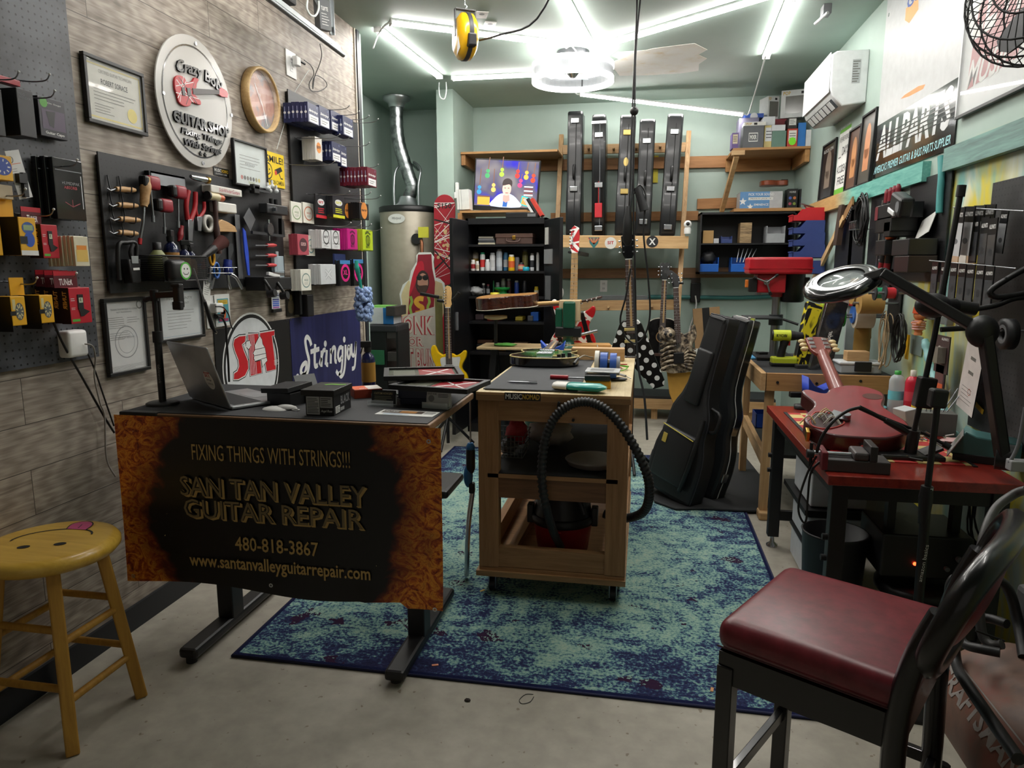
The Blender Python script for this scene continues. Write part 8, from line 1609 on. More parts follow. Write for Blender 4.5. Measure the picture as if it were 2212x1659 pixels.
k=thing('round_stool','low round black stool pushed under the red workbench','stool',at((1.105,2.88,0)));part('seat',LA([(.02,.20),(.15,.20),(.165,.215),(.165,.24),(.15,.255),(.02,.258)],BLACK,32),k);part('post',CY((0,0,.03),(0,0,.2),.025,CHROME,16),k)
for i in range(5):a=2*pi*i/5+.3;part('foot',TU([(0,0,.06),(.16*cos(a),.16*sin(a),.045)],.014,BLACK,8).cyl((.16*cos(a),.16*sin(a),0),(.16*cos(a),.16*sin(a),.045),.018,BLACKM,12),k)
coil('cable_coil','black cables looped behind the bench leg near the wall',2120,1110,.09,.06,6,BLACK,.004,.13,9)
# on the bench
CHK=NT('checker mat');o=CHK.xyz(CHK.map((12.5,12.5,1),loc=(.01,.01,0)));ck_=CHK.math('GREATER_THAN',CHK.math('ABSOLUTE',CHK.math('SUBTRACT',CHK.math('FRACT',CHK.math('MULTIPLY',CHK.math('ADD',CHK.math('FLOOR',o[0]),CHK.math('FLOOR',o[1])),.5)),.0)),.25);CHK=CHK.done(CHK.mix(ck_,'#b3302c','#cdb878'),.6)
solo('checker_mat','red and cream checkered work mat under the red guitar','mat',BX(-.22,.26,-.44,.44,0,.003,CHK).bx(-.235,-.22,-.455,.455,0,.004,BLACKM).bx(.26,.275,-.455,.455,0,.004,BLACKM),at((.94,3.22,BZ+.0005)))
BODY=mat('#86262b',.4,coat=.25,var=.12);NECKM=mat('#7a3a32',.35,coat=.3)
gb0=Bp(1862,985,BZ+.005);gt0=on('Y',3.98,1762,742);u=(gt0-gb0);L=u.length;T=fr(gb0,V((-1,-.1,0)),u);T=fr(gb0+V((0,.02,.005)),u.cross(V((0,0,-1))),u)  # face down: local Z points down
r=thing('electric_guitar','worn red electric guitar lying face down on the workbench','guitar',T);s=L/.98;A=Matrix.Scale(s,4)
r.matrix_world=T@A;zf=r.matrix_world.col[2].z;sg_=-1 if zf<0 else 1
part('body',PR(sp2([(x*.96,y*.92) for x,y in LP]),-.058 if sg_<0 else 0,0 if sg_<0 else .058,BODY,mat('#4a1518',.35,coat=.3),.007),r);zt_=-.0585 if sg_<0 else .0585;zc_=-.02 if sg_<0 else .04
part('neck',TU([(0,.34,zc_),(0,.45,zc_),(0,.80,zc_)],[.034,.028,.024],NECKM,14,flat=.75),r)
hd=part('headstock',PR([(-.024,.78),(.024,.78),(.042,.83),(.046,.96),(.02,.975),(-.02,.975),(-.046,.96),(-.042,.83)],zc_-.008,zc_+.008,NECKM,bev=.003),r)
for i in range(3):
 for x in (-1,1):part('tuner',BO((x*.028,.845+.045*i,zc_+sg_*.010),(.022,.026,.008),CHROME,bev=.002).sph((x*.062,.845+.045*i,zc_),(.016,.011,.010),mat('#d8c393',.4),10,6),hd)
fz=zt_+sg_*.0004
def cav(pts,c,nm):part(nm,MB().flat(pts if sg_>0 else pts[::-1],fz,mat(c,.5)),r)
sx=1 if (r.matrix_world.col[0].x>0) else -1
cv=sp2([(-.145*sx,.07),(-.10*sx,.045),(-.04*sx,.09),(-.06*sx,.15),(-.12*sx,.16)]);cav(cv,'#3a1c18','control_cavity');part('cavity_rim',TU([(*p,fz) for p in cv],.003,mat('#b8423c',.5),6,closed=True),r)
b=MB();random.seed(8)
for i in range(9):a=(-.09*sx+uniform(-.04,.04),.10+uniform(-.04,.04));b.tube([(*a,fz),(a[0]+.02,a[1]+.02,fz+sg_*.02),(a[0]+.05,a[1]-.01,fz+sg_*.005)],.0022,mat(('#c9b27a','#8f8a80','#d8d4c8')[i%3],.5),5,n=3)
b.prism([(-.09*sx,.11),(-.03*sx,.10),(-.02*sx,.14),(-.06*sx,.17)],fz+sg_*.008,fz+sg_*.010,STEEL).cyl((-.03*sx,.12,fz),(-.03*sx,.12,fz+sg_*.02),.014,STEEL,12);part('wiring',b,r);part('toggle_cavity',MB().disc((.09*sx,.31),.033,fz,mat('#54281f',.6),22,.024),r)
part('jack_plate',BO((-.155*sx,.055,zt_*.5),(.012,.034,.036),BRASS,bev=.002),r);part('strap_button',CY((0,-.012,zt_*.5),(0,.01,zt_*.5),.008,CHROME,12),r)
k=thing('neck_cradle','bright blue neck cradle holding the red guitar neck','cradle',rot(0,0,10,Bp(1775,868)+V((0,.06,.003))));part('cradle',MB(fr((0,0,0),(1,0,0),(0,0,1))).prism([(-.075,0),(.075,0),(.085,.13),(.05,.085),(0,.062),(-.05,.085),(-.085,.13)],-.05,.05,mat('#2746b4',.4),bev=.004),k)
k=thing('bench_vise','small grey and red bench vise at the near end of workbench','vise',rot(0,0,-4,Bp(1852,1018)));part('base',BX(-.115,.10,-.03,.08,0,.045,mat('#3d3a3a',.5),.004),k);part('fixed_jaw',BX(.03,.055,-.035,.085,.045,.10,mat('#2e2c2c',.4),.003).bx(-.02,.03,-.03,.08,.045,.075,mat('#4a4444',.5),.008),k);part('sliding_jaw',BX(-.125,-.105,-.035,.085,.005,.07,mat('#6a2028',.4),.003),k);part('screw',CY((-.15,.02,.055),(.03,.02,.055),.008,CHROME,12),k);part('t_handle',CY((-.155,.02,-.0),(-.155,.02,.09),.006,BLACK,10).cyl((-.17,.02,.05),(-.145,.02,.05),.016,BLACK,12),k)
k=thing('helper_arm','black gooseneck helper arm bending over the red guitar','arm',at(on('Y',2.66,1765,975)));o0=k.location.copy();P=lambda x,y,Y=2.66:on('Y',Y,x,y)-o0
part('gooseneck',TU([P(1764,978),P(1775,945),P(1800,910),P(1830,888,2.7),P(1858,880,2.72)],.006,BLACK,8,n=6),k);part('holder',TU([P(1856,880,2.72),P(1888,895,2.72),P(1915,910,2.72)],[.009,.008,.006],BLACK,10).tube([P(1912,908,2.72),P(1945,925,2.72),P(1960,935,2.72)],[.010,.014,.012],BLACK,10),k);part('tail_cable',TU([P(1764,985),P(1745,1020),P(1728,1070),P(1725,1105),P(1735,1128),P(1742,1120),P(1745,1075),P(1752,1020),P(1775,995),P(1790,988)],.004,BLACK,6,n=5),k)
k=thing('solder_station','teal soldering station with grey control face on workbench','soldering station',rot(0,0,-22,Bp(2110,1000)+V((.02,.02,0))));b=MB(fr((0,0,0),(1,0,0),(0,0,1)));b.prism([(-.10,.03),(-.06,.0),(.12,0),(.12,.085),(-.02,.10),(-.055,.115)],-.10,.03,mat('#3e6b69',.45),bev=.006).prism([(-.09,.0),(.12,0),(.12,.03),(-.09,.03)],-.105,.035,BLACK,bev=.004);part('case',b,k)
F=fr((-.104,0,.03),(0,-1,0),(.045,0,.085));part('control_face',MB(F).bx(-.03,.10,-.004,.092,0,.004,mat('#8a8785',.4),.002).rect(.0,.05,.045,.078,.0045,mat('#6f7a68',.3)).disc((.075,.03),.008,.0045,PAPER,12),k);part('socket',MB(F).cyl((.02,.015,0),(.02,.015,.03),.012,BLACK,12),k);part('cable',MB(F).tube([(.02,.015,.03),(.02,.012,.10),(.05,.0,.2),(.08,-.01,.3)],.006,BLACK,8,n=4),k)
def btl(px,py,r_,h,label,body,cap,caph,m=None,name='spray_can',band=None):
 p=Bp(px,py);k=thing(name,label,'bottle' if 'bottle' in name else 'can',at(p));part('body',LA([(r_*.92,0),(r_,.006),(r_,h-caph-.03),(r_*.8,h-caph-.01),(r_*.4,h-caph)],m or mat(body,.35),22),k);part('cap',LA([(r_*.42,h-caph),(r_*.42,h-.002),(.004,h)],mat(cap,.4),14),k)
 if band:part('label',LA([(r_*1.01,h*.35),(r_*1.01,h*.55)],mat(band,.5),22,cap=False),k)
btl(1965,900,.033,.23,'red and pink aerosol can with clear straw on the workbench','#c02038','#c9c2b6',.03,band='#d44a5a');btl(1978,905,.024,.13,'small blue and yellow lubricant can near the red can','#1f2f86','#d0d0d0',.02,band='#d9c02a')
btl(1932,895,.036,.22,'clear crushed water bottle with green cap','#fff','#2f9a3a',.02,mat('#d8e4ea',.08,alpha=.45,var=0),'water_bottle','#6fc4d2')
solo('straw','thin red straw stuck to the aerosol can top','straw',TU([Bp(1925,770,.97),Bp(1968,778,.97)],.002,mat('#d83a5a',.4),5)) if False else None
p=Bp(2010,945);solo('card_box','open grey box of picks and probes near the wall','box',BX(-.09,.09,-.03,.06,0,.10,mat('#5a5c58',.6),.002),rot(0,0,-8,p+V((.02,.06,0))));solo('card_box','small pale grey tilted box beside the open grey box','box',BX(-.03,.03,-.04,.04,0,.11,mat('#b7b9ba',.5),.003),rot(0,-10,20,p+V((-.075,.06,.006))))
for i in range(6):solo('probe','thin metal pick standing in the open grey box','pick',TU([(0,0,-.04),(.015*i,.01,.05+.006*i)],.0025,STEEL,5),at(p+V((.0+.015*i,.07,.13))),'picks in the open grey box')
random.seed(2);b=MB()
for i in range(70):c=V((random.gauss(0,.055),random.gauss(0,.07),.006+random.random()*.012));d=V((uniform(-1,1),uniform(-1,1),uniform(-.2,.5))).normalized()*uniform(.008,.022);b.tube([c-d,c+d],uniform(.003,.006),(STEEL,CHROME,mat('#b9a08c',.5),mat('#d8d4d0',.4))[i%4],5)
solo('hardware_scraps','heap of screws and small metal parts beside the red guitar','hardware',b,rot(0,0,25,(1.165,3.30,BZ)),None,'stuff')
solo('plastic_bag','pinkish clear plastic bag on bench behind solder station','bag',bagmesh((0,0,.008),(.09,.06,.010),mat('#d0a9a6',.25),31),at(Bp(2030,945)+V((.06,-.10,.002))))
for i,(x,y,a,lab) in enumerate(((1800,965,4,'red-handled cutters lying farther from the vise'),(1830,978,10,'red-handled cutters lying right behind the vise'))):
 k=thing('pliers',lab,'pliers',rot(0,0,a,Bp(x,y,BZ+.010)));part('handle_grip',TU([(-.06,.012,0),(0,.014,0),(.035,.004,0)],.007,RED,8,n=2),k);part('handle_grip',TU([(-.06,-.012,0),(0,-.014,0),(.035,-.004,0)],.007,RED,8,n=2),k);part('jaws',MB().bar((.03,0,0),(.075,0,0),.014,.008,STEEL),k)
for x,y,c,c2,lab,a in ((1805,950,'#a9b83a',BLACK,'green-handled driver lying under the guitar edge',-2),(1890,970,'#d8b02a',STEEL,'yellow craft knife on the checkered mat',4),(1942,985,'#d8a81a',BLACK,'yellow clamp handle beside the lamp base',-40)):
 k=thing('screwdriver',lab,'tool',rot(0,0,a,Bp(x,y,BZ+.013)));part('handle',CY((-.04,0,0),(.03,0,0),.009,mat(c,.4),12),k);part('shaft',CY((.03,0,0),(.085,0,0),.005,c2,8),k)
solo('solder_spool','white rimmed solder spool on the checkered mat','spool',LA([(.026,0),(.026,.005),(.016,.006),(.016,.026),(.028,.027),(.028,.032),(.01,.033)],mat('#cfcac2',.4),22),at(Bp(1912,958,BZ+.004)));solo('tape_roll','black tape roll lying on the checkered mat by guitar','tape',LA([(.03,0),(.03,.02),(.014,.021)],BLACK,22),at(Bp(1728,882,BZ+.004)))
solo('parts_case','clear compartment case at the far edge of the workbench','case',BX(-.05,.10,0,.10,0,.045,mat('#b7b9be',.2,alpha=.75,var=0),.004).bx(.0,.11,.0,.09,.046,.055,mat('#c0464e',.5)),at(Bp(1690,845)+V((.0,.0,.001))));solo('sanding_block','black rubber block beside the clear compartment case','block',BX(-.05,.05,-.02,.02,0,.03,BLACK,.004),rot(0,0,5,Bp(1725,858)))
k=thing('headband_magnifier','black headband lying open behind the red guitar','headband',rot(0,0,10,Bp(1845,868,BZ+.002)));part('band',TU([(-.10,.03,.012),(-.08,.07,.05),(0,.09,.07),(.08,.06,.05),(.10,.0,.014)],.014,BLACK,8,n=4,flat=.4),k);part('visor',MB().sph((0,.02,.02),(.07,.04,.02),mat('#8f969c',.15,alpha=.6,var=0),16,8),k)
solo('tin_lid','pale turquoise round dish holding a plastic bag','dish',LA([(.06,0),(.075,.03),(.078,.034),(.06,.034)],mat('#6fb0bf',.4),24),at((1.13,3.76,BZ)))
# magnifier lamp
c=on('Y',2.85,1818,609);T=fr(c,(.94,0,.34),(0,.95,.30));k=thing('magnifier_lamp','black round magnifier lamp on a jointed arm over the workbench','lamp',at(on('Y',2.6,2165,1000)));o0=k.location.copy();A=TRN(-o0)@T
part('lamp_head',MB(A).lathe([(.095,-.022),(.128,-.024),(.138,-.012),(.138,.0),(.128,.012),(.10,.02),(.092,.014)],mat('#17181a',.2,coat=.5),40,cap=False),k);part('lens',MB(A).lathe([(.004,-.004),(.095,-.004),(.098,.006),(.06,.012),(.004,.014)],mat('#aeb6b6',.03,alpha=.45,spec=.9,var=0),36),k);part('lens_cover',MB(A).ring((0,0),.083,.108,.018,mat('#26282a',.15,coat=.5),40),k)
P=lambda x,y,Y:on('Y',Y,x,y)-o0
part('tilt_joint',MB().bar(P(1872,600,2.8),P(1912,588,2.72),.03,.035,BLACK,bev=.006).tube([P(1885,607,2.78),P(1893,618,2.78),P(1903,612,2.78),P(1902,600,2.78)],.005,BLACK,6,n=3),k);part('upper_arm',MB().bar(P(1905,590,2.72),P(2118,714,2.62),.035,.05,BLACK,upv=(0,-1,0),bev=.005),k);part('elbow',MB().sph(P(2122,716,2.61),(.05,.04,.055),BLACK,16,10),k);part('lower_arm',MB().bar(P(2128,722,2.6),P(2166,990,2.6),.035,.055,BLACK,upv=(0,-1,0),bev=.006),k);part('clamp',CY(P(2150,985,2.62),P(2190,990,2.60),.045,BLACK,18).bar(P(2168,1000,2.6),P(2169,1014,2.59),.03,.02,BLACK),k)
solo('ribbon_cable','grey ribbon cable bundled around the lamp clamp','cable',TU([on('Y',2.45,*p) for p in ((2180,1000),(2200,960),(2215,880))],.006,GREYM,6,n=4).box(on('Y',2.45,2200,1005),(.06,.04,.035),mat('#9a9b9c',.5),bev=.004))
# microphone stands
p0=Bp(1965,990);k=thing('desk_stand','black pole stand with square base standing on the workbench','stand',at(p0));P=lambda x,y:on('Y',p0.y,x,y)-p0
part('base',BX(-.12,.11,-.05,.05,0,.022,BLACK,.008).bar((.04,0,.02),(.10,0,.05),.08,.01,BLACK),k);part('sleeve',TU([(0,0,.02),P(1975,930)],.022,BLACK,14),k);part('pole',TU([P(1975,930),P(2018,730),P(2076,412)],.010,BLACK,12),k);part('tip',TU([P(2074,425),P(2078,400)],.015,BLACK,12),k)
q0=on('Y',p0.y-.04,2015,660)-p0;part('boom_clutch',MB().sph(q0,(.06,.05,.045),BLACK,18,12).tube([q0,P(2060,662)],.03,BLACK,14).tube([P(2056,660),P(2108,668)],.024,BLACK,14),k);part('cable',TU([P(2105,668),P(2150,660),P(2190,645),P(2225,642)],.010,BLACK,8,n=4).tube([P(2225,575),P(2180,600),P(2140,628),P(2155,642),P(2225,632)],.011,BLACK,8,n=4),k)
part('joint_block',MB().bar(P(1990,880),P(2004,815),.06,.05,BLACK,upv=(0,-1,0),bev=.006).bar(P(2000,860),P(2040,855),.05,.05,BLACK,upv=(0,-1,0),bev=.012),k);part('side_arm',TU([P(2032,712),P(2100,708)],.010,BLACK,10),k)
Yp=2.44;p1=on('Y',Yp,1985,1300);k=thing('mic_stand','tall black microphone stand rising in front of the workbench','stand',at((p1.x,Yp,0)));b0=V((p1.x,Yp,0));P=lambda x,y:on('Y',Yp,x,y)-b0
part('pole',TU([P(2026,865),P(2003,1060)],.010,BLACK,12),k);part('lower_tube',TU([P(2003,1055),P(1984,1300),(0,0,.06)],.016,BLACK,14),k);part('grip',TU([P(2003,1050),P(2000,1075),P(1994,1130)],[.018,.022,.016],BLACK,14),k);part('collar',CY(P(2004,1052),P(2003.5,1057),.018,CHROME,14),k);part('clutch',MB().bar(P(2022,880),P(2029,840),.05,.045,BLACK,upv=(0,-1,0),bev=.008),k)
part('lettering',MB(fr(P(1988,1240)+V((-.004,-.0175,-.0)),V((.08,0,1)),(-1,0,.08))).text('amazon basics',-.02,-.006,.13,.012,0,PAPER),k);part('base',LA([(.14,0),(.14,.012),(.03,.03),(.02,.06)],BLACK,32),k)
# second wooden bench with drill and drill press
W2=on('Z',0,1655,1108);TZ2=.80;a=on('Y',4.22,1655,805);TZ2=a.z;r=thing('wood_bench','pine workbench with black top behind the red workbench','workbench',at((a.x,4.22,0)));W=XR-.03-a.x;Dp_=1.0
part('top',BX(0,W,.0,Dp_,TZ2-.02,TZ2,mat('#232427',.6)).bx(-.004,W,-.03,0,TZ2-.10,TZ2,wood('#b98c58','#946a3e')).bx(-.03,0,-.03,Dp_,TZ2-.10,TZ2,PINEY),r)
for x,y in ((.03,.03),(.03,Dp_-.06),(W-.06,.03),(W-.06,Dp_-.06)):part('leg',BX(x-.022,x+.022,y-.03,y+.03,.03,TZ2-.02,PINEZ),r);
part('foot',BX(.0,.07,-.04,.06,0,.05,PINE,.01),r);part('stretcher',MB().bar((.03,.03,.34),(.03,Dp_-.06,.40),.03,.08,PINEY),r);part('lower_shelf',BX(.06,W,.05,Dp_,.36,.38,BLACKM),r)
for x,z in ((.06,.05),(.21,.05),(.27,.05),(.5,.03),(.5,.08)):part('bolt',CY((x,-.034,TZ2-z),(x,-.029,TZ2-z),.008,BLACKM,10),r)
bin2(fr(on('Y',4.5,1632,925),(0,1,0),(0,0,1)),'blue bin of screws under the wood bench',mat('#1f47a8',.4),.16,.2,.09)
def B2(x,y):return on('Z',TZ2+.001,x,y)
DGN=mat('#c3cf2a',.45);k=thing('cordless_drill','lime green cordless drill standing on the wood bench','drill',rot(0,0,0,B2(1692,790)));s=.95
part('battery',BO((.0,0,.03),(.15,.08,.05),mat('#b8c428',.45),bev=.01).box((0,0,.012),(.155,.084,.02),BLACK,bev=.005),k);part('grip',TU([(-.02,0,.05),(-.012,0,.10),(.0,0,.155)],[.024,.022,.026],BLACK,12,n=3),k);part('motor',CY((-.07,0,.185),(.03,0,.185),.034,DGN,18).cyl((-.08,0,.185),(-.07,0,.185),.03,BLACK,16),k);part('chuck',CY((.03,0,.185),(.055,0,.185),.03,BLACK,16,.028).cyl((.055,0,.185),(.10,0,.185),.027,mat('#26262a',.4),16,.022),k);part('lettering',MB(fr((-.055,-.0345,.178),(1,0,0),(0,0,1))).text('RYOBI',0,0,.06,.018,0,BLACK,.03),k);part('trigger',BO((.025,0,.14),(.014,.014,.03),RED,bev=.003),k)
YD=4.95;h0=on('Y',YD,1612,592);h1=on('Y',YD,1748,556);cx_=on('Y',YD,1677,700).x;b0=V((cx_,YD,TZ2));k=thing('drill_press','red bench drill press with three-spoke feed handle','drill press',at(b0));P=lambda x,y,Y=YD:on('Y',Y,x,y)-b0;a,b_=h0-b0,h1-b0;zb,zt=a.z,b_.z;DR=mat('#b81c2a',.35,coat=.3)
part('belt_cover',MB(TRN((0,0,0))).prism(sp2([(a.x,-.10),(a.x+.04,-.13),(b_.x-.04,-.13),(b_.x,-.10),(b_.x,.08),(b_.x-.04,.12),(a.x+.04,.12),(a.x,.08)],3),zb,zt,DR,bev=.014).prism([(a.x-.004,-.135),(b_.x+.004,-.135),(b_.x+.004,.12),(a.x-.004,.12)],zb+.035,zb+.043,DR),k)
c=P(1662,615);part('head',BX(P(1632,600).x,P(1693,600).x,-.09,.08,c.z-.05,zb,DR,.008),k);part('column',CY((0,.03,.02),(0,.03,zb),.030,STEEL,20).cyl((0,.03,c.z-.08),(0,.03,c.z-.04),.042,DR,18),k);q=P(1637,620);part('chuck',CY((q.x,-.03,q.z),(q.x,-.03,c.z-.04),.025,BLACK,16).cyl((q.x,-.03,q.z-.05),(q.x,-.03,q.z),.020,STEEL,14),k)
b=MB();c0_=P(1650,609)+V((0,-.12,0));b.cyl(c0_,c0_+V((0,.04,0)),.018,STEEL,12)
for x,y in ((1622,598),(1674,592),(1658,636)):e=P(x,y)+V((0,-.12,0));b.tube([c0_,e],.006,STEEL,8).tube([c0_.lerp(e,.75),e],.010,BLACK,8)
part('feed_handle',b,k);m_=P(1715,610);part('motor',LA([(.06,m_.z-.13),(.075,m_.z-.12),(.075,zb)],BLACK,22,c=(m_.x,.03,0)).bx(m_.x+.06,m_.x+.10,.0,.06,m_.z-.05,zb-.02,BLACK,.006),k)
tb=P(1660,683);part('table',BX(tb.x-.16,tb.x+.06,-.16,.10,tb.z-.012,tb.z,mat('#2c3032',.5),.003).cyl((0,.03,tb.z-.06),(0,.03,tb.z+.01),.045,mat('#2c3032',.5),18).tube([(.04,0,tb.z-.02),(.13,-.04,tb.z-.05)],.008,BLACK,8),k);part('base',BX(-.14,.10,-.18,.12,0,.025,BLACK,.006),k);part('switch_box',BO(P(1622,615)+V((0,-.08,0)),(.05,.05,.09),BLACK,bev=.005),k);part('stop_flag',BO(P(1609,612)+V((0,-.09,0)),(.02,.02,.05),mat('#d8762a',.4),bev=.004),k)
solo('red_can','red-capped post holding a level behind the drill press','post',CY((0,0,0),(0,0,.06),.045,RED,18).bx(-.03,.03,-.01,.01,-.30,0,mat('#aab0b2',.4)),at((XR-.06,5.0,on('Y',5.0,1717,652).z-.02)))
def boxcase(px,py,ptx,pty,Y0,Y1,w,th,label,m,draw=None,name='product_box'):
 a,b_=on('Y',Y0,px,py),on('Y',Y1,ptx,pty);u=b_-a;T=fr(a,u.cross(V((.25,-1,.1))),u);k=thing(name,label,'box',T);part('carton',BX(-w/2,w/2,0,u.length,-th,0,m,.003),k)
 if draw:b=MB();draw(b,w,u.length);part('print',b,k)
t=NT('yellow black print');CAMO=t.done(t.ramp(t.noise(6,2,t.map((2,1,1)),1.),[(.47,'#141416'),(.49,'#dccb2a'),(.56,'#dccb2a'),(.58,'#141416')]),.4)
boxcase(1732,795,1762,655,4.55,4.7,.10,.04,'yellow and black printed carton leaning on the green wall',CAMO);boxcase(1752,795,1790,650,4.6,4.75,.06,.04,'lime and yellow carton between camouflage and Fender-size boxes',mat('#a9c23a',.4));boxcase(1770,805,1812,648,4.4,4.55,.13,.03,'long clear-lidded black guitar accessory box leaning on wall',mat('#26262a',.2,coat=.4),lambda b,w,h:b.add([((-.008+y*.03),h*.38+x*.09,.001) for x,y in _text_mesh('Fender',.02,.4)[0]],_text_mesh('Fender',.02,.4)[1],PAPER));boxcase(1778,812,1822,660,4.5,4.62,.03,.03,'orange wooden strip behind the clear-lidded box',PINEZ)
p=B2(1868,808);k=thing('storage_box','clear clip-lid storage box on the wood bench','box',at(p+V((-.02,.05,0))));part('tub',BX(-.11,.11,-.05,.10,0,.05,mat('#c6ccd0',.2,alpha=.7,var=0),.008),k);part('lid',BX(-.12,.12,-.055,.105,.05,.066,mat('#d3d8dc',.25),.006),k);part('clip',BX(-.04,.05,-.066,-.055,.015,.07,BLACK,.004),k)
solo('wood_block','pale wooden block on top of the clear storage box','block',BX(-.06,.06,-.03,.05,0,.055,PINE,.003),at(p+V((-.03,.07,.067))));solo('bench_tray','light blue tray of bits beside the lime drill','tray',BX(-.14,.1,-.05,.16,0,.012,mat('#5aa7d6',.5),.003).box((-.06,.05,.025),(.06,.05,.025),BLACK,r=(0,0,20)),at(B2(1668,775)));solo('socket_strip','grey strip of sockets lying on the wood bench','tool',BX(-.06,.06,-.02,.02,0,.02,GREYD,.003),rot(0,0,12,B2(1740,795)))
solo('floor_mat','black rubber anti-fatigue mat in front of the wood bench','mat',PR(sp2([(-.40,-.6),(-.1,-.68),(.26,-.66),(.30,-.6),(.30,.7),(-.40,.7)],2),0,.016,mat('#1d1e20',.75),bev=.006),at((.50,4.95,.013)))
# leaning cases
O=V((.27,4.48,.05));u=V((.27,-.05,1.12)).normalized();hv=V((.70,-.71,0));n=hv.cross(u)*-1
if n.y>0:n=-n
def leancase(O,label,m,H,wd,th,soft):
 T=fr(O,n.cross(u)*-1 if (n.cross(u)*-1).dot(hv)>0 else n.cross(u),u);k=thing('gig_bag' if soft else 'guitar_case',label,'guitar case',T)
 Q=sp2([(-wd*.4,0),(wd*.4,0),(wd*.5,.06),(wd*.5,.28),(wd*.40,.42),(wd*.38,.55),(wd*.22,.72),(wd*.18,H-.04),(wd*.12,H),(-wd*.12,H),(-wd*.18,H-.04),(-wd*.22,.72),(-wd*.38,.55),(-wd*.40,.42),(-wd*.5,.28),(-wd*.5,.06)],3);zs_=1 if T.col[2].xyz.dot(n)>0 else -1
 part('shell',PR(Q,-th/2,th/2,m,bev=.025),k);return k,zs_,Q
k,zs_,Q=leancase(O+V((-.06,-.03,0)),'soft black gig bag leaning next to the wood bench',mat('#1b1c1e',.5),1.16,.40,.14,True)
part('pocket',BO((.0,.26,zs_*.085),(.28,.34,.05),mat('#17181a',.5),bev=.02,seg=3).box((0,.78,zs_*.075),(.12,.34,.04),mat('#17181a',.5),bev=.015,seg=3),k);part('zipper',TU([(x,y,zs_*.05) for x,y in Q],.004,GREYD,5,closed=True).tube([(-.13,.43,zs_*.112),(.13,.41,zs_*.112)],.003,mat('#c9b93a',.5),5),k);part('emblem',BO((-.09,.35,zs_*.112),(.035,.06,.004),mat('#b8a24a',.5),bev=.0015),k);part('strap',TU([(.14,.55,zs_*.09),(.17,.3,zs_*.13),(.12,.08,zs_*.09)],.014,BLACK,8,n=4),k);part('handle',TU([(.13,.62,zs_*.03),(.2,.6,zs_*.03),(.2,.5,zs_*.03),(.14,.48,zs_*.03)],.012,BLACK,8,n=3),k)
k,zs_,Q=leancase(O+V((.09,.14,.0)),'hard black guitar case with chrome latches leaning behind the gig bag',CASE,1.14,.42,.13,False)
part('stitching',TU([(x*1.004,y,zs_*.02) for x,y in Q],.003,mat('#c9c9c4',.5),5,closed=True),k)
for x,y in ((.212,.16),(.175,.46),(.05,1.13),(.19,.05)):part('latch',BO((x,y,zs_*.02),(.02,.06,.05),CHROME,bev=.005),k)
# ================================================================ on the rolling cart
def Cp(x,y,z=CTZ):return on('Z',z,x,y)
GRB=NT('green burst');o=GRB.xyz();d=GRB.math('ADD',GRB.math('MULTIPLY',o[0],o[0]),GRB.math('MULTIPLY',GRB.math('SUBTRACT',o[1],.21),GRB.math('MULTIPLY',GRB.math('SUBTRACT',o[1],.21),.55)));GRB.b.inputs['Coat Weight'].default_value=1.
GRB=GRB.done(GRB.ramp(d,[(.004,'#1f8a3a'),(.012,'#156a2c'),(.021,'#06150b'),(.03,'#050807')]),.2)
a=Cp(1172,795);T=TRN((a.x,a.y-.03,CTZ+.058))@Matrix.Rotation(radians(2),4,'Z')
g_=guitar(T,'green burst electric guitar lying on the cart mat',[(x*1.12,y) for x,y in LP],.05,GRB,BLACKG,1.,bind=mat('#c9b878',.4),hum=1,pick=(.13,.20,.30),hm=BLACK,head=H33,neck=(.40,.78))
solo('neck_rest','blue neck rest under the green guitar neck','cradle',MB(fr((0,0,0),(1,0,0),(0,0,1))).prism([(-.06,0),(.06,0),(.075,.085),(.045,.055),(0,.036),(-.045,.055),(-.075,.085)],-.03,.03,mat('#2350b8',.4),bev=.003),at((T.translation.x-.02,T.translation.y+.62,CTZ+.001)))
k=thing('signal_cable','grey cable with black plug at the green guitar jack','cable',at(Cp(1245,790)));p0=k.location.copy();part('cord',TU([Cp(x,y,z)-p0 for x,y,z in ((1248,776,1.0),(1262,768,.985),(1280,772,.965),(1292,762,.97),(1290,745,.99))],.004,mat('#8a8578',.5),6,n=4),k);part('plug',TU([Cp(1240,786,.985)-p0,Cp(1249,775,1.0)-p0],.008,BLACK,10),k)
k=thing('screwdriver','red-handled screwdriver lying behind the teal wipes pack','screwdriver',rot(0,0,-4,Cp(1205,815,CTZ+.014)));part('handle',CY((-.035,0,0),(.05,0,0),.012,mat('#8f1522',.3),12),k);part('shaft',CY((.05,0,0),(.16,0,0),.004,STEEL,8),k)
k=thing('mechanical_pencil','silver mechanical pencil lying on the dark bench mat','pencil',rot(0,0,-4,Cp(1128,826,CTZ+.011)));part('barrel',TU([(-.07,0,0),(-.055,0,0),(.045,0,0),(.07,0,0)],[.001,.0045,.005,.004],STEEL,10),k);part('clip',BO((.05,0,.007),(.04,.004,.002),CHROME),k)
T=rot(0,0,-10,Cp(1245,843,CTZ+.006));k=thing('wipes_pack','teal and white plastic wipes pack on the cart edge','package',T);b=MB()
def pk_(x0,x1,m):b.rings([[(x,.045*f*cos(2*pi*j/16),.017+.017*f*sin(2*pi*j/16)) for j in range(16)] for x,f in ((x0,.75 if x0<0 else 1),(x0+.01,1),(x1-.03,1),(x1,.35 if x1>.1 else 1))],m)
pk_(-.10,-.035,mat('#d2d0c8',.35));part('white_end',b,k);b=MB();pk_(-.035,.13,mat('#1f9a90',.3,coat=.3));part('teal_film',b,k)
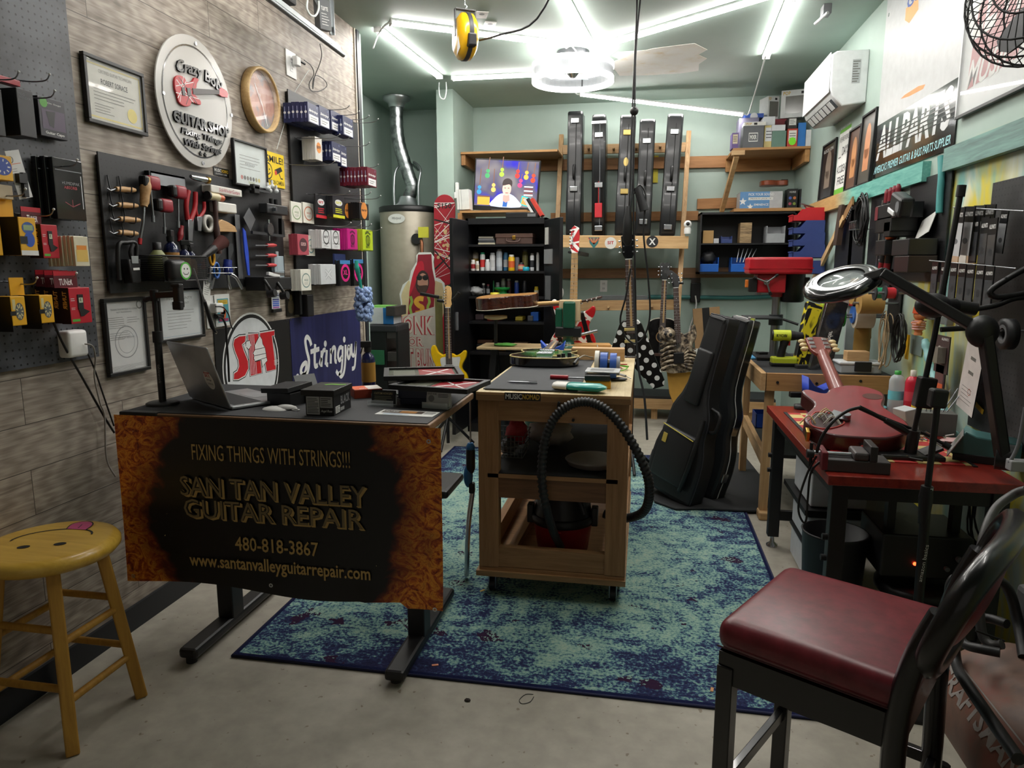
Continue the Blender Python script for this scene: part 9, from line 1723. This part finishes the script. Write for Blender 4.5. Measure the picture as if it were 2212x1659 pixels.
k=thing('knife_box','yellow and black packaged tool kit on the cart corner','box',rot(0,0,4,Cp(1292,838)));part('tray',BX(-.055,.055,-.03,.04,0,.035,mat('#c9921c',.45),.004),k);part('lid',BX(-.06,.052,-.035,.05,.035,.06,BLACK,.004),k);part('leaflet',MB(rot(4,0,-8)).bx(-.06,.09,.0,.09,.068,.072,mat('#a9abab',.5)).lines(-.04,.07,.015,.075,5,.0725,INK,.3),k)
T=fr(Cp(1318,790,CTZ+.07),(1,.0,0),(0,0,1));k=thing('tape_spools','blue and white cable spools standing on the cart','spool',T);b=MB(fr((0,0,0),(0,0,1),(0,1,0)))
for x0,x1,rr,c in ((-.07,-.05,.07,'#c9c6ba'),(-.045,-.012,.062,'#2a55a8'),(-.012,.0,.03,'#1b1b1d'),(.0,.03,.06,'#2a55a8'),(.03,.045,.045,'#9a9da0')):part('disc',CY((x0,0,0),(x1,0,0),rr,mat(c,.4),26),k)
k=thing('test_leads','tangle of red and green test leads on the cart edge','cable',at(Cp(1335,800)));random.seed(5)
for c in ('#c02430','#6fbf3a','#d8d8d8'):part('lead',TU([(uniform(-.05,.05),uniform(-.05,.06),uniform(.004,.03)) for _ in range(7)],.0028,mat(c,.4),6,n=5),k)
k=thing('soldering_iron','red-cabled probe lying across the cart corner','probe',rot(0,0,-60,Cp(1345,812,CTZ+.01)));part('handle',CY((-.05,0,.003),(.03,0,.003),.006,mat('#9a9a9c',.4),10),k);part('tip',CY((.03,0,.003),(.08,0,-.001),.002,STEEL,6),k)
solo('wood_box','long pale wooden box with metal catch behind the green guitar','box',BX(0,.30,0,.08,0,.07,PINE,.003).box((.19,-.003,.04),(.05,.004,.025),STEEL),at((-.40,4.02,CTZ+.001)))
for i,(x,y,w,d,lab) in enumerate(((1262,768,.11,.09,'crumpled white paper sheet behind the cable plug'),(1290,775,.08,.03,'small white box on the papers'),(1315,775,.10,.05,'white paper sheet under the cable spools'),(1285,800,.06,.03,'small scrap of white paper beside the kit box'))):p=Cp(x,y);solo('paper',lab,'paper',BX(-w/2,w/2,-d/2,d/2,0,.022 if i==1 else .003,PAPER,.001),rot(0,0,15*i,p+V((0,0,.005 if i!=2 else .001))))
solo('mouse','dark oval sanding sponge by the kit box','sponge',MB().sph((0,0,.008),(.045,.03,.008),GREYD,16,8),at(Cp(1335,822)))
# table behind the cart with the acoustic guitar on its neck stand
TY=5.45;a=on('Y',TY,1040,728);b_=on('Y',TY,1345,728);TZ3=.86-.0128;r=thing('side_table','narrow plywood table behind the cart carrying the acoustic guitar stand','table',at((-.65,TY,.0128)));part('top',BX(-.62,.48,-.12,.22,TZ3-.02,TZ3,wood('#cdb58c','#a98d62'),.006),r)
for x in (-.52,.38):part('leg',MB().bar((x-.05,0,0),(x+.02,0,TZ3-.02),.05,.05,BLACK).bar((x+.08,.1,0),(x,.1,TZ3-.02),.05,.05,BLACK),r)
TZ3=.861
solo('wood_offcut','pine offcut board lying on the side table','board',BX(0,.45,0,.16,0,.025,wood('#c99a5c','#a5763e'),.003),rot(0,0,8,(-.68,TY-.10,TZ3+.001)));solo('cloth','green microfibre cloth draped on the side table','cloth',bagmesh((0,0,.012),(.09,.05,.014),mat('#5fa84a',.9),14),at((-1.06,TY-.03,TZ3)))
g0=on('Y',TY,1176,658);gb_=on('Y',TY,1033,668);gt_=on('Y',TY+.05,1300,650);u=(gt_-gb_);T=fr(gb_,V((.0,1,.05)),u);SUN=wood('#4a2418','#26120d',.2,'Y',coat=.6)
guitar(T,'dark sunburst acoustic guitar lying level on the neck support',ACOU,.10,wood('#b98a52','#8f6234',.3),SUN,u.length/1.02,neck=(.505,.86),head=H33,hm=ROSE,bind=mat('#d8d2c0',.5),hum=0,pick=(.16,),sound=ROSE,name='acoustic_guitar',knobs=False)
k=thing('neck_support','black post with padded disc under the acoustic guitar body','support',at((on('Y',TY,1071,700).x,TY,TZ3)));hz=on('Y',TY,1071,690).z-TZ3;part('post',CY((0,0,0),(0,0,hz),.014,BLACK,12),k);part('pad',LA([(.05,hz),(.09,hz+.01),(.09,hz+.03),(.02,hz+.035)],mat('#c9b48a',.7),24),k)
k=thing('guitar_vise','green padded guitar repair vise on the side table','vise',at((on('Y',TY-.02,1228,700).x,TY-.02,TZ3)));GV=mat('#17503a',.3,coat=.3);H_=on('Y',TY-.02,1228,648).z-TZ3
part('base',LA([(.09,0),(.09,.012),(.045,.03),(.045,.08),(.06,.09)],GV,24),k);part('swivel_body',BX(-.10,.10,-.04,.05,.08,.16,mat('#16191a',.4),.01).tube([(.10,0,.10),(.22,.02,.13)],.012,STEEL,10),k);part('jaw',BX(-.04,.055,-.05,-.01,.15,H_-.01,GV,.014),k);part('jaw',BX(-.10,-.045,-.03,.03,.14,H_-.06,GV,.01),k);part('leather_pad',BX(-.075,.09,-.012,.045,.20,H_,mat('#c9b08a',.7),.008),k)
solo('ornament','striped red glass ornament with ring on the rack post','ornament',MB().sph((0,0,0),(.03,.03,.055),STR,14,10).tube([(0,0,.055),(.012,0,.07),(0,0,.085),(-.012,0,.07),(0,0,.055)],.003,CHROME,6),at(on('Y',6.88,1211,632)))
# hanging cables, mic and pulley in front of the rack
YH=4.75;r=thing('hanging_mic','black microphone rig hanging on cables from the ceiling','microphone',at(on('Y',YH,1362,470)));o0=r.location.copy();P=lambda x,y,Y=YH:on('Y',Y,x,y)-o0;top=V((on('Y',YH,1376,0).x,YH,ZC-.003))-o0
part('cable',TU([top,P(1374,60),P(1366,240),P(1361,400),P(1358,470)],.006,BLACK,8,n=4).tube([top+V((.02,0,0)),P(1373,120),P(1371,240),P(1368,420),P(1372,600),P(1374,740)],.006,BLACK,8,n=4),r);part('ball_stop',MB().sph(P(1370,240),.027,BLACK,16,10),r)
part('microphone',TU([P(1377,405),P(1392,455)],[.024,.030],mat('#1e1f21',.45),14),r);part('work_lamp',TU([P(1358,445),P(1356,475),P(1355,520),P(1357,530)],[.012,.028,.032,.014],BLACK,14),r);part('looped_cable',TU([P(1368,420),P(1382,400),P(1395,425),P(1390,500),P(1400,600),P(1404,680),P(1392,725),P(1372,742),P(1350,725),P(1340,690),P(1352,640),P(1362,580)],.006,BLACK,6,n=6),r);part('rope',TU([P(1368,600),P(1374,720),P(1380,800),P(1392,860),P(1398,950)],.008,mat('#2a2b2d',.7),6,n=4),r)
k=thing('reel_hook','yellow retractable cord reel hanging from the ceiling','cord reel',rot(0,0,0,on('Y',4.35,1005,80)));o0=k.location.copy();A=rot(90,0,-58);part('drum_case',MB(A).lathe([(.02,-.055),(.10,-.052),(.128,-.03),(.13,.0),(.128,.03),(.10,.052),(.02,.055)],mat('#d9a60c',.3,coat=.3),36),k);part('black_band',MB(A).lathe([(.129,-.014),(.133,-.012),(.133,.012),(.129,.014)],GREYD,36,cap=False),k);part('side_label',MB(A).flat([(.0,-.11),(.07,-.08),(.03,.0)],.0545,PAPER),k)
part('bracket',MB(A).bar((0,0,-.062),(0,.15,-.062),.022,.005,BLACK,upv=(0,0,1)).bar((0,0,.062),(0,.15,.062),.022,.005,BLACK,upv=(0,0,1)).bar((0,.15,-.062),(0,.15,.062),.03,.006,BLACK,upv=(0,1,0)),k);part('hook',TU([(0,0,.15),(.012,0,.17),(0,0,.19),(0,0,ZC-.003-o0.z)],.005,CHROME,8,n=3),k);part('cord_guide',MB(A).box((.12,-.05,0),(.05,.07,.05),BLACK,bev=.008),k);part('cord',TU([on('Y',4.35,1036,87)-o0,on('Y',4.25,1080,75)-o0,on('Y',4.1,1160,40)-o0,V((on('Y',3.9,1240,0).x,3.9,ZC-.004))-o0],.006,GREYD,8,n=5),k)
for i,(x,y) in enumerate(((1040,31),(1058,52))):p=zc(x,y);k=thing('ceiling_outlet',('white ceiling outlet above the yellow reel','white ceiling outlet with plug near the yellow reel')[i],'outlet',rot(180,0,20,p));part('plate',BO((0,0,.003),(.08,.12,.006),WHITE,bev=.002),k);part('socket',MB().disc((0,.02),.018,.0065,GREYM,14),k)
# odds on the floor
for i,(x,y,c,lab) in enumerate(((940,1437,'#e0906a','small salmon paper scrap on the rug edge'),(1042,1276,'#c9a24a','curled wood shaving on rug beside the caster'),(1538,1490,'#c98f5a','tan scrap on rug near the counter chair'))):solo('paper_scrap',lab,'scrap',BX(-.012,.012,-.005,.005,0,.002,mat(c,.6)),rot(0,0,20+30*i,on('Z',.0125,x,y)))
solo('lint','dark tuft of lint on the concrete near the rug edge','lint',bagmesh((0,0,.004),(.012,.008,.005),mat('#3a332e',.9),4,10,6),at(on('Z',0,1010,1514)));solo('string_scrap','thin loop of guitar string on the concrete by the rug','string',TU([on('Z',.002,*p) for p in ((1152,1500),(1135,1500),(1122,1512),(1128,1520),(1145,1516),(1153,1505))],.0012,GREYD,5,n=4))
